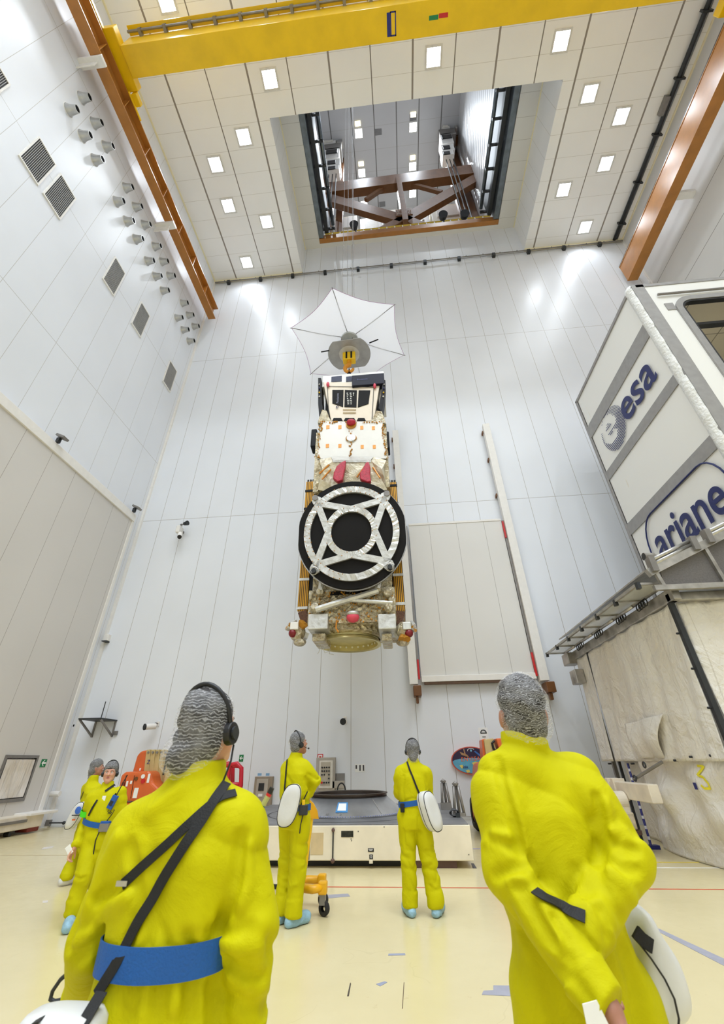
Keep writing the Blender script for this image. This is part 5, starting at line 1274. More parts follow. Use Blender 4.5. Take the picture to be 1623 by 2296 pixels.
for s, (px, py) in ((-1, (667, 1418)), (1, (906, 1414))):
    c = A(px, py, FY + .2); rnd = random.Random(px)
    MB().ball(c, (.2, .2, .22), 16, 12).build('thruster_block', m_mli, t)
    for k in range(5):
        an = rnd.uniform(0, 6.28); d = Vector((math.cos(an), -.6, math.sin(an))); MB().cyl(c + d * .12, c + d * .26, .06, .09, 12).build('nozzle', m_mlis if k % 2 else m_dot, t)
    q = A(656 if s < 0 else 917, 1420, FY + .05); MB().ball(q, (.1, .1, .1), 14, 10).build('red_cap', mat('cap_dark_red', (120, 14, 26), .3), t, smooth=True)
    q = A(660 if s < 0 else 912, 1404, FY + .0); MB().cbox(q, (.2, .1, .18)).build('nozzle_cover', m_trim if s < 0 else m_mlis, t, bevel=.02)
    MB().ball(A(672 if s < 0 else 903, 1440, FY + .2), (.16, .14, .1), 12, 8).build('thruster_foil', m_mli, t)
    MB().bar(c, A(690 if s < 0 else 888, 1428, FY + .3), .14).build('thruster_arm', m_mlis, t)
for a, b, w_ in (((708, 1367), (848, 1324), .08), ((849, 1268), (847, 1320), .08), ((722, 1300), (718, 1325), .07), ((770, 1345), (880, 1352), .05)):
    MB().tube([A(*a, FY - .16), A(*b, FY - .16)], w_, 8).build('strut', m_mlis, t)
for x, y in ((847, 1323), (718, 1328), (706, 1362), (872, 1362), (868, 1330)): MB().ball(A(x, y, FY - .12), .12, 8, 6).build('strut_foot', m_mli, t)
MB().box(A(755, 0).x if False else A(740, 1330).x, A(850, 1330).x, FY - .02, FY + .1, A(790, 1333).z, A(790, 1325).z).build('dark_gap', m_bark, t)
dots = MB(); rnd = random.Random(22)
for i in range(160):
    q = A(rnd.uniform(694, 885), rnd.uniform(1325, 1395), FY - .03); dots.ball(q, rnd.uniform(.01, .028), 6, 4)
dots.build('foil_fasteners', m_dot, t, kind='stuff')
for pts in (((722, 1440), (715, 1462), (712, 1466)), ((740, 1455), (738, 1466), (748, 1468)), ((738, 1460), (728, 1464), (725, 1455))):
    MB().tube([A(x, y, FY + .6) for x, y in pts], .01, 5).build('loose_wire', m_mlis, t)
MB().tube([A(755, 1390, FY - .02), A(753, 1408, FY - .03), A(759, 1418, FY)], .02, 6).build('gold_pipe', m_kap, t)
# dark brackets at mid height
for s, (x0, y0, x1, y1) in ((-1, (698, 962, 708, 1000)), (1, (864, 967, 874, 1004))):
    a, b = A(x0, y0, FY + .2), A(x1, y1, FY + .2); MB().box(a.x, b.x, FY + .2, FY + .6, b.z, a.z).build('side_bracket', m_bark, t, bevel=.03)
# instrument baffle on top
m_bafc = mat('baffle_cream', (226, 212, 190), .35, var=.02)
bf = [A(x, y, FY + .1) for x, y in ((735, 940), (722, 857), (852, 857), (836, 942))]
TY = FY + .25
MB().prism([A(x, y, FY + .12) for x, y in ((742, 944), (724, 856), (852, 858), (838, 944))], (0, 1.5, 0)).build('baffle_box', m_bafc, t, bevel=.02)
for (x0, y0), (x1, y1), (x2, y2), (x3, y3) in (((745, 874), (770, 874), (769, 912), (745, 904)), ((773, 874), (800, 875), (799, 913), (772, 912)), ((804, 875), (830, 875), (826, 905), (802, 913))):
    MB().prism([A(x, y, FY + .1) for x, y in ((x0, y0), (x1, y1), (x2, y2), (x3, y3))], (0, .03, 0)).build('black_panel', m_carb, t)
for x0, x1 in ((745, 768), (771, 797), (800, 820)):
    MB().prism([A(x, y, FY + .1) for x, y in ((x0 + 3, 937), (x1 - 3, 937), (x1, 943), (x0, 943))], (0, .03, 0)).build('black_panel', m_carb, t)
pr = MB(); rnd = random.Random(3)
for r in range(7):
    for c_ in range(3 if r < 2 else 2):
        a = A(777 + c_ * 7 + r * .3, 881 + r * 4, FY + .09); pr.box(a.x, a.x + rnd.uniform(.03, .075), FY + .085, FY + .1, a.z - .03, a.z)
pr.build('white_print', m_white, t)
a = A(757, 893, FY + .09); text('Pentacon', .13, basis((a.x, FY + .09, a.z), (0, 0, 1), (-1, 0, 0)), mat('faint_print', (120, 122, 140), .5), 'lettering', t, .002)
MB().tube([Vector((a.x, FY + .09, a.z - .42)) + Vector((.045 * math.cos(b), 0, .045 * math.sin(b))) for b in [.6 + .3 * i for i in range(17)]], .012, 5).build('ring_mark', m_blue, t)
for y in (918, 925): q0, q1 = A(769, y, FY + .1), A(798, y, FY + .1); MB().tube([q0, q1], .025, 6).build('raised_rib', m_bafc, t)
for pts in (((737, 940), (734, 866), (838, 868), (834, 940)),):
    MB().tube([A(x, y, FY + .1) for x, y in pts], .012, 6).build('dark_seam', m_dark, t)
for x, y in ((735, 862), (840, 865)): MB().ball(A(x, y, FY + .06), (.055, .06, .12), 12, 8).build('red_clip', m_pink, t, smooth=True)
a, b = A(723, 843, FY + .15), A(862, 856, FY + .15)
MB().box(a.x, b.x, FY + .15, FY + 1.9, b.z, a.z).build('top_plate', m_panel, t, bevel=.02)
a, b = A(789, 842, FY + .02), A(862, 859, FY + .02)
MB().box(a.x, b.x, FY + .02, FY + .3, b.z, a.z).build('dark_top_panel', mat('top_navy_panel', (34, 36, 50), .5, spec=.2), t, bevel=.015)
for x0, x1 in ((743, 766), (776, 789)):
    a, b = A(x0, 845, FY + .14), A(x1, 855, FY + .14); MB().box(a.x, b.x, FY + .13, FY + .16, b.z, a.z).build('top_window', mat('top_slate_panel', (70, 74, 94), .5, spec=.2), t)
a = A(812, 850, FY + .01); text('Pentacon', .1, basis((a.x, FY + .015, a.z), (1, 0, 0), (0, 0, 1)), mat('faint_print_blue', (90, 96, 140), .5), 'lettering', t, .002)
for s, pts in ((-1, ((713, 847), (720, 847), (722, 905), (724, 915), (716, 940), (713, 905))), (1, ((858, 850), (864, 852), (862, 885), (856, 925), (848, 915), (854, 885)))):
    MB().prism([A(x, y, FY + .05) for x, y in pts], (0, .5, 0)).build('black_arm', m_bark, t, bevel=.015)
    for k in range(4): MB().ball(A((716 if s < 0 else 861 - k * .6), 862 + k * 9, FY + .03), .03, 8, 6).build('arm_mark', (m_steel, m_blue, m_yel, m_trim)[k], t)
    sd = [A(x, y, FY + .05) for x, y in (((712, 948), (720, 918), (732, 920), (742, 945), (738, 946)) if s < 0 else ((866, 950), (856, 922), (844, 920), (832, 944), (838, 946)))]
    MB().prism(sd, (0, 1.2, 0)).build('side_foil', m_mli, t, bevel=.01)
MB().box(U0 + .05, U1 - .05, FY + .15, BYK - .2, zt - .4, zt + .05).build('neck_foil', m_mli, t)
MB().box(U0 + .2, U1 - .2, FY + .3, BYK - .3, zt, ztop + .05).build('inner_structure', m_carb, t)

# ================================================================== drip umbrella, hook and cables
UZC = 16.5
hexp = [P(x, y, Z=UZC) for x, y in ((745, 646), (884, 683), (906, 796))]
uc = Vector((-1.33, 10.8, UZC)); b_ = [P(653, 735, Z=UZC), P(697, 838, Z=UZC)]
hexp += [uc * 2 - hexp[0], b_[1], b_[0]]
for h in hexp: h.z = UZC
t = thing('drip_umbrella', 'white translucent six-sided umbrella above the crane hook', 'umbrella', uc)
apex = uc + Vector((0, 0, .24))
n = NT('translucent_white_film')
tr_ = n.node('ShaderNodeBsdfTranslucent'); tr_.inputs[0].default_value = (.78, .78, .80, 1)
df = n.node('ShaderNodeBsdfDiffuse'); df.inputs[0].default_value = (.80, .80, .82, 1)
mx = n.node('ShaderNodeMixShader'); mx.inputs[0].default_value = .62; n.link(df.outputs[0], mx.inputs[1]); n.link(tr_.outputs[0], mx.inputs[2])
n.link(mx.outputs[0], n.n['Material Output'].inputs['Surface']); m_film = n.m
cv = MB()
for i in range(6):
    a, b = hexp[i], hexp[(i + 1) % 6]
    def fn(u, v, a=a, b=b):
        e = a.lerp(b, u); e = e.lerp(uc, .07 * math.sin(math.pi * u) * 1.0); p_ = apex.lerp(e, max(v, .02)); p_.z += -.05 * math.sin(math.pi * v); return p_
    cv.sheet(fn, 8, 6)
cv.build('canopy', m_film, t, smooth=True)
for h in hexp:
    d = (h - apex).normalized(); MB().tube([apex - Vector((0, 0, .03)), h + d * .05 - Vector((0, 0, .02))], .014, 6).build('rib', m_grey, t)
hm = MB()
for i in range(6):
    a, b = hexp[i], hexp[(i + 1) % 6]; hm.tube([a.lerp(b, u).lerp(uc, .07 * math.sin(math.pi * u)) - Vector((0, 0, .0)) for u in [k / 8 for k in range(9)]], .008, 5)
hm.build('hem', mat('hem_violet', (170, 120, 170), .5), t)
MB().cyl(apex - Vector((0, 0, .16)), apex - Vector((0, 0, .02)), .36, n=24).build('hub', mat('hub_pale_grey', (186, 188, 186), .5), t)
t = thing('crane_hook', 'yellow crane hook block under a round steel guard plate', 'crane hook', (AX, AY, 15.2))
gc = P(783, 795, Y=AY + .0); gz_ = 15.95; gc = P(783, 795, Z=gz_)
ax_ = (P(826, 765, Z=gz_) - P(740, 777, Z=gz_)); ax_.z = 0; ax_.normalize(); ay_ = Vector((-ax_.y, ax_.x, 0))
RP = (P(831, 790, Z=gz_) - P(736, 797, Z=gz_)).length / 2
pl = []
for i in range(72):
    an = 2 * math.pi * i / 72; a = RP * math.cos(an); b = max(-RP * .78, min(RP * .78, RP * math.sin(an))); pl.append(Vector((gc.x, gc.y, gz_)) + ax_ * a + ay_ * b)
MB().prism(pl, (0, 0, .03)).build('guard_plate', mat('guard_plate_metal', (168, 166, 162), .4, .6, var=.08, scale=3), t)
MB().cyl((gc.x, gc.y, gz_ - .004), (gc.x, gc.y, gz_), RP * .48, n=40).build('plate_disc', mat('plate_disc_pale', (196, 194, 190), .5, .3), t)
m_hook = mat('hook_orange', (214, 140, 20), .4)
bc = Vector((gc.x, gc.y, 0))
MB().cbox((bc.x, bc.y, gz_ - .22), (.52, .3, .44)).build('hook_block', m_yel, t, bevel=.03)
for s in (-1, 1): MB().cbox((bc.x + s * .1, bc.y - .153, gz_ - .2), (.07, .012, .42)).build('block_stripe', m_bark, t)
MB().cyl((bc.x, bc.y, gz_ - .44), (bc.x, bc.y, gz_ - .62), .09, n=16).build('hook_shank', m_hook, t)
hk = [(bc.x + .17 * math.cos(b), bc.y, gz_ - .86 + .2 * math.sin(b)) for b in [math.pi * (.5 + .13 * i) for i in range(12)]]
MB().tube([(bc.x, bc.y, gz_ - .55)] + hk, [.09] + [.1 - .004 * i for i in range(12)], 10).build('hook', m_hook, t, smooth=True)
zc_ = gz_ - 1.08
for i in range(16):
    c = Vector((bc.x, bc.y + .0, gz_ - 1.02 - .17 * i)); 
    if c.z < ztop - .2: break
    u = Vector((1, 0, 0)) if i % 2 else Vector((0, 1, 0))
    MB().tube([c + u * (.055 * math.cos(b)) + Vector((0, 0, .11 * math.sin(b))) for b in [2 * math.pi * k / 14 for k in range(14)]], .024, 6, True).build('chain_link', m_bark, t, smooth=True)
for a, b in ((P(720, 789, Z=gz_), P(738, 786, Z=gz_)), (P(828, 769, Z=gz_), P(848, 761, Z=gz_))): MB().tube([a, b], .025, 8).build('guide_rod', m_bark, t)
for i, px in enumerate((768.5, 778, 791, 793)):
    q = P(px, 640, Y=AY); q2 = P(px, 300, Y=AY)
    x = q.x; yy = AY + (.12 if i % 2 else -.12)
    MB().tube([(x, yy, gz_ + .03), (x, yy, UZ)], .013, 6).build('hoist_cable', m_grey, t, label='thin steel cable')
# ================================================================== people
from mathutils.bvhtree import BVHTree


class Field:
    """distance field on a grid, meshed with surface nets"""
    def __init__(self, lo, hi, h):
        self.lo = np.array(lo, float); self.h = h
        self.n = np.ceil((np.array(hi, float) - self.lo) / h).astype(int) + 1
        self.F = np.full(self.n, 1.0, np.float32)
        self.ax = [self.lo[i] + h * np.arange(self.n[i]) for i in range(3)]
    def reg(self, lo, hi):
        i0 = np.maximum(np.floor((np.array(lo) - self.lo) / self.h).astype(int), 0)
        i1 = np.minimum(np.ceil((np.array(hi) - self.lo) / self.h).astype(int) + 1, self.n)
        if np.any(i1 <= i0): return None
        s = tuple(slice(a, b) for a, b in zip(i0, i1))
        X, Y, Z = np.meshgrid(self.ax[0][s[0]], self.ax[1][s[1]], self.ax[2][s[2]], indexing='ij')
        return s, X, Y, Z
    def union(self, s, d, k):
        a = self.F[s]
        if k > 0:
            hh = np.maximum(k - np.abs(a - d), 0) / k; self.F[s] = np.minimum(a, d) - hh * hh * k * .25
        else: self.F[s] = np.minimum(a, d)
    def cone(self, a, b, ra, rb, k=.03):
        a = np.array(a, float); b = np.array(b, float); m = max(ra, rb) + k + 4 * self.h
        r = self.reg(np.minimum(a, b) - m, np.maximum(a, b) + m)
        if r is None: return self
        s, X, Y, Z = r; ba = b - a; L = ba @ ba
        t = np.clip(((X - a[0]) * ba[0] + (Y - a[1]) * ba[1] + (Z - a[2]) * ba[2]) / L, 0, 1)
        d = np.sqrt((X - a[0] - t * ba[0]) ** 2 + (Y - a[1] - t * ba[1]) ** 2 + (Z - a[2] - t * ba[2]) ** 2) - (ra + (rb - ra) * t)
        self.union(s, d, k); return self
    def ell(self, c, r, M=None, k=.02):
        c = np.array(c, float); r = np.array(r, float); m = max(r) + k + 4 * self.h
        q = self.reg(c - m, c + m)
        if q is None: return self
        s, X, Y, Z = q; p = np.stack([X - c[0], Y - c[1], Z - c[2]], -1)
        if M is not None: p = p @ np.array(M)      # columns of M are the ellipsoid axes
        k0 = np.linalg.norm(p / r, axis=-1); k1 = np.linalg.norm(p / (r * r), axis=-1) + 1e-9
        self.union(s, k0 * (k0 - 1) / k1, k); return self
    def torso(self, st, k=.04):
        """st: stations (centre, half width, half depth, side vector), bottom to top"""
        C = np.array([list(q[0]) for q in st]); A = np.array([q[1] for q in st]); B = np.array([q[2] for q in st]); U = np.array([list(q[3]) for q in st])
        m = max(A) + .1; r = self.reg(C.min(0) - m, C.max(0) + m)
        s, X, Y, Z = r; z0 = C[:, 2]
        f = lambda v: np.interp(Z, z0, v)
        dx, dy = X - f(C[:, 0]), Y - f(C[:, 1]); ux, uy = f(U[:, 0]), f(U[:, 1]); nl = np.sqrt(ux ** 2 + uy ** 2); ux, uy = ux / nl, uy / nl
        a, b = f(A), f(B); u = dx * ux + dy * uy; v = -dx * uy + dy * ux
        rad = (np.abs(u / a) ** 2.4 + np.abs(v / b) ** 2.4) ** (1 / 2.4) + 1e-6
        d = (rad - 1) * np.minimum(a, b) * (1 / (1 + .25 * (a / b - 1) * np.abs(u / a) / rad))
        dz = np.maximum(z0[0] - Z, Z - z0[-1]); d = np.where(dz > 0, np.sqrt(np.maximum(d, 0) ** 2 + dz ** 2), d)
        self.union(s, d, k); return self
    def tube(self, a, b, ra, rb, k=.01):
        """cone with flat ends: collars and cuffs"""
        a = np.array(a, float); b = np.array(b, float); m = max(ra, rb) + k + 4 * self.h
        r = self.reg(np.minimum(a, b) - m, np.maximum(a, b) + m)
        if r is None: return self
        s, X, Y, Z = r; ba = b - a; L = math.sqrt(ba @ ba); ba = ba / L
        ax = (X - a[0]) * ba[0] + (Y - a[1]) * ba[1] + (Z - a[2]) * ba[2]
        rd = np.sqrt(np.maximum((X - a[0]) ** 2 + (Y - a[1]) ** 2 + (Z - a[2]) ** 2 - ax * ax, 0))
        d = np.maximum(rd - (ra + (rb - ra) * np.clip(ax / L, 0, 1)), np.maximum(-ax, ax - L))
        self.union(s, d, k); return self
    def crease(self, pts, r, amp):
        """amp > 0 cuts a fold along pts, amp < 0 raises a ridge"""
        P_ = np.array([list(p) for p in pts], float); m = 2.6 * r
        q = self.reg(P_.min(0) - m, P_.max(0) + m)
        if q is None: return self
        s, X, Y, Z = q; D = np.full(X.shape, 9.0)
        for i, (a, b) in enumerate(zip(P_, P_[1:])):
            ba = b - a; t = np.clip(((X - a[0]) * ba[0] + (Y - a[1]) * ba[1] + (Z - a[2]) * ba[2]) / max(ba @ ba, 1e-9), 0, 1)
            D = np.minimum(D, np.sqrt((X - a[0] - t * ba[0]) ** 2 + (Y - a[1] - t * ba[1]) ** 2 + (Z - a[2] - t * ba[2]) ** 2))
        self.F[s] += amp * np.exp(-(D / r) ** 2); return self
    def cloth(self, amp, seed=0.0, lo=None, hi=None, f=1.0, ridge=0.0):
        q = self.reg(lo if lo is not None else self.lo, hi if hi is not None else self.lo + self.h * self.n)
        s, X, Y, Z = q; e = seed
        w = np.sin(11 * f * X + 5 * np.sin(6 * f * Z + e) + e) * np.sin(7 * f * Z + 3 * np.sin(5 * f * Y + 1.7 * e) + 2 * e) + .6 * np.sin(19 * f * (X + .6 * Z) + 3 * np.sin(9 * f * Y + e)) * np.cos(13 * f * Y - 5 * f * Z + e)
        w2 = 1 - 2 * np.abs(np.sin(9 * f * X + 4 * np.sin(4 * f * Z + e) + 6 * f * Y * np.cos(e) + 1.5 * np.sin(11 * f * Z + 2 * e))) ** .7
        w3 = np.sin(2.3 * f * Z + e) * np.cos(3.1 * f * X + 2 * e)
        self.F[s] += (amp * (w + ridge * w2 * np.maximum(w3, 0))).astype(np.float32); return self
    def cut(self, co, no):
        """remove everything on the side of the plane the normal points to"""
        X, Y, Z = np.meshgrid(*self.ax, indexing='ij', sparse=True)
        self.F = np.maximum(self.F, ((X - co[0]) * no[0] + (Y - co[1]) * no[1] + (Z - co[2]) * no[2]).astype(np.float32)); return self
    def mesh(self, smooth=2):
        F = self.F; n = F.shape; s = F < 0
        c = np.zeros((n[0] - 1, n[1] - 1, n[2] - 1), np.int8)
        for i in (0, 1):
            for j in (0, 1):
                for k in (0, 1): c += s[i:n[0] - 1 + i, j:n[1] - 1 + j, k:n[2] - 1 + k]
        act = (c > 0) & (c < 8); idx = np.full(act.shape, -1, np.int64); ci = np.argwhere(act); idx[act] = np.arange(len(ci))
        acc = np.zeros((len(ci), 3)); cnt = np.zeros(len(ci))
        corners = [(i, j, k) for i in (0, 1) for j in (0, 1) for k in (0, 1)]
        for a in corners:
            for ax in range(3):
                if a[ax]: continue
                b = list(a); b[ax] = 1
                fa = F[ci[:, 0] + a[0], ci[:, 1] + a[1], ci[:, 2] + a[2]]; fb = F[ci[:, 0] + b[0], ci[:, 1] + b[1], ci[:, 2] + b[2]]
                m = (fa < 0) != (fb < 0); t = np.where(m, fa / np.where(m, fa - fb, 1), 0)
                p = np.tile(np.array(a, float), (len(ci), 1)); p[:, ax] += t
                acc += np.where(m[:, None], p, 0); cnt += m
        V = self.lo + self.h * (ci + acc / cnt[:, None]); faces = []
        for ax in range(3):
            u, v = (ax + 1) % 3, (ax + 2) % 3
            sl0 = [slice(None)] * 3; sl1 = [slice(None)] * 3; sl0[ax] = slice(0, -1); sl1[ax] = slice(1, None)
            ch = s[tuple(sl0)] != s[tuple(sl1)]; e = np.argwhere(ch)
            e = e[(e[:, u] > 0) & (e[:, v] > 0) & (e[:, u] < n[u] - 1) & (e[:, v] < n[v] - 1)]
            flip = s[e[:, 0], e[:, 1], e[:, 2]]
            q = []
            for du, dv in ((-1, -1), (0, -1), (0, 0), (-1, 0)):
                g = e.copy(); g[:, u] += du; g[:, v] += dv; q.append(idx[g[:, 0], g[:, 1], g[:, 2]])
            q = np.stack(q, 1); q = np.where(flip[:, None], q, q[:, ::-1]); faces.append(q)
        Q = np.concatenate(faces); Q = Q[(Q >= 0).all(1)]
        for _ in range(smooth):
            A = np.zeros_like(V); N = np.zeros(len(V))
            for i in range(4):
                a, b = Q[:, i], Q[:, (i + 1) % 4]
                np.add.at(A, a, V[b]); np.add.at(N, a, 1)
                np.add.at(A, b, V[a]); np.add.at(N, b, 1)
            V = V * .5 + .5 * A / np.maximum(N, 1)[:, None]
        return V, Q
    def build(self, name, m, parent=None, smooth=2, extra=None, **kw):
        V, Q = self.mesh(smooth)
        if extra is not None:
            for v2, q2 in extra: Q = np.concatenate([Q, q2 + len(V)]); V = np.concatenate([V, v2])
        WM = WORLD[parent] if parent is not None else Matrix.Translation(Vector(kw.pop('origin')))
        Mi = np.array(WM.inverted()); V2 = V @ Mi[:3, :3].T + Mi[:3, 3]
        me = bpy.data.meshes.new(name); me.vertices.add(len(V2)); me.vertices.foreach_set('co', V2.astype(np.float32).ravel())
        me.loops.add(4 * len(Q)); me.loops.foreach_set('vertex_index', Q.astype(np.int32).ravel())
        me.polygons.add(len(Q)); me.polygons.foreach_set('loop_start', np.arange(0, 4 * len(Q), 4, dtype=np.int32))
        me.update(calc_edges=True); me.validate()
        ob = link_mesh(name, me, m, parent, WM, True, **kw)
        self.tree = BVHTree.FromPolygons([tuple(v) for v in V], Q.tolist())
        return ob


# ---- skin, cloth, net
n = NT('skin'); n.set(Base_Color=n.ramp(n.noise(9, 4), [(.3, lin((196, 140, 116))), (.7, lin((222, 170, 146)))]), Roughness=.5); n.b.inputs['Subsurface Weight'].default_value = .08; m_skin = n.m
n = NT('tanned_skin'); n.set(Base_Color=n.ramp(n.noise(9, 4), [(.3, lin((150, 100, 84))), (.7, lin((182, 130, 108)))]), Roughness=.5); m_skin2 = n.m
n = NT('yellow_coverall_cloth'); f = n.noise(2.5, 4)
n.set(Base_Color=n.ramp(f, [(.3, lin((186, 180, 0))), (.7, lin((200, 194, 0)))]), Roughness=.7); n.b.inputs['Specular IOR Level'].default_value = .15
n.b.inputs['Sheen Weight'].default_value = .0
n.bump(n.math('ADD', n.math('MULTIPLY', n.noise(7, 5, None, .55, .8), 1.0), n.math('MULTIPLY', n.noise(420, 2), .05)), .45, .03); m_cov = n.m
m_hair = mat('dark_brown_hair', (30, 25, 23), .55, var=.3, scale=30, bump=.5, bscale=80)
def net_mat(name, lo, hi, sc=26, dist=2.5, zs=2.2):
    n = NT(name); wv = n.node('ShaderNodeTexWave'); wv.inputs['Scale'].default_value = sc; wv.inputs['Distortion'].default_value = dist; wv.inputs['Detail'].default_value = 2; wv.inputs['Detail Scale'].default_value = 1.6
    wv.bands_direction = 'Z'; n.link(n.obj(), wv.inputs['Vector'])
    f = n.math('MAXIMUM', n.math('MULTIPLY', wv.outputs['Fac'], .8), n.math('MULTIPLY', n.noise(16, 5, None, .7), .9))
    fac = n.ramp(f, [(.38, (lo, lo, lo)), (.78, (hi, hi, hi))])
    tr = n.node('ShaderNodeBsdfTransparent'); df = n.node('ShaderNodeBsdfDiffuse'); df.inputs[0].default_value = (.86, .86, .88, 1)
    mx = n.node('ShaderNodeMixShader'); n.link(fac, mx.inputs[0]); n.link(tr.outputs[0], mx.inputs[1]); n.link(df.outputs[0], mx.inputs[2])
    n.link(mx.outputs[0], n.n['Material Output'].inputs['Surface']); return n.m
m_net = net_mat('hair_net_mesh', .04, .34, 30, 8)
m_net2 = net_mat('hair_net_mesh_fine', .0, .38, 44, 12)
m_white_cloth = mat('white_coated_fabric', (214, 214, 212), .4, var=.03, scale=5, bump=.25, bscale=7)
m_web = mat('black_webbing', (18, 18, 20), .7, bump=.2, bscale=200)
m_belt = mat('blue_belt_webbing', (10, 84, 160), .6, var=.05, bump=.2, bscale=160)
m_shoe = mat('black_shoe', (26, 26, 28), .5)
m_cover = mat('pale_blue_shoe_cover', (142, 180, 200), .5, var=.1, scale=14, bump=.6, bscale=26)
m_eye = mat('eye_white', (232, 228, 224), .2); m_iris = mat('eye_dark', (48, 40, 36), .2); m_lip = mat('lips', (178, 104, 96), .45); m_brow = mat('brow', (88, 66, 50), .7)


def nrm(v): v = Vector(v); return v.normalized()


def hand(F, wrist, d, pn, side, curl=.5, s=1.0, spread=.2, extra=None):
    """five fingered hand: d towards the fingers, pn palm normal (the palm faces it), side +1 thumb on d x pn"""
    d = nrm(d); pn = nrm(Vector(pn) - d * Vector(pn).dot(d)); u = d.cross(pn) * side
    w = Vector(wrist); pal = .085 * s
    for k, t in enumerate((-.030, -.010, .010, .030)):
        F.cone(w + u * t * .55 * s, w + d * pal + u * t * s, .017 * s, .0125 * s, .014)
    L = (.062, .074, .079, .072)
    for k, t in enumerate((-.031, -.0105, .0105, .031)):
        p = w + d * pal + u * t * s; q = d + u * (t * spread * 8); q.normalize(); ang = 0
        for j, (fr, r0, r1) in enumerate(((.44, .0105, .0095), (.31, .0095, .0085), (.25, .0085, .0072))):
            ang += curl * (.75 if j == 0 else 1.0)
            dd = (q * math.cos(ang) + pn * math.sin(ang)).normalized(); e = p + dd * L[k] * fr * s
            F.cone(p, e, r0 * s, r1 * s, .004); p = e
    p = w + d * .022 * s + u * .028 * s; dd = (d * .75 + u * .75 + pn * .25).normalized()
    e = p + dd * .042 * s; F.cone(p, e, .0155 * s, .012 * s, .012)
    dd = (d * (.95) + u * .25 + pn * (.25 + curl * .5)).normalized(); e2 = e + dd * .030 * s; F.cone(e, e2, .0115 * s, .010 * s, .004)
    dd = (d + pn * (.2 + curl * .6)).normalized(); F.cone(e2, e2 + dd * .024 * s, .010 * s, .008 * s, .004)


def hand_mesh(wrist, elbow, d, pn, side, curl=.5, s=1.0, spread=.2):
    w = Vector(wrist); F = Field(w - Vector((.22,) * 3) * s, w + Vector((.22,) * 3) * s, .0036)
    F.cone(w + nrm(Vector(elbow) - w) * .07 * s, w + nrm(d) * .01, .026 * s, .025 * s, .01)
    hand(F, wrist, d, pn, side, curl, s, spread)
    return F.mesh(1)


def head_frame(f, up):
    f = nrm(f); up = nrm(Vector(up) - f * Vector(up).dot(f)); r = f.cross(up)
    return r, f, up


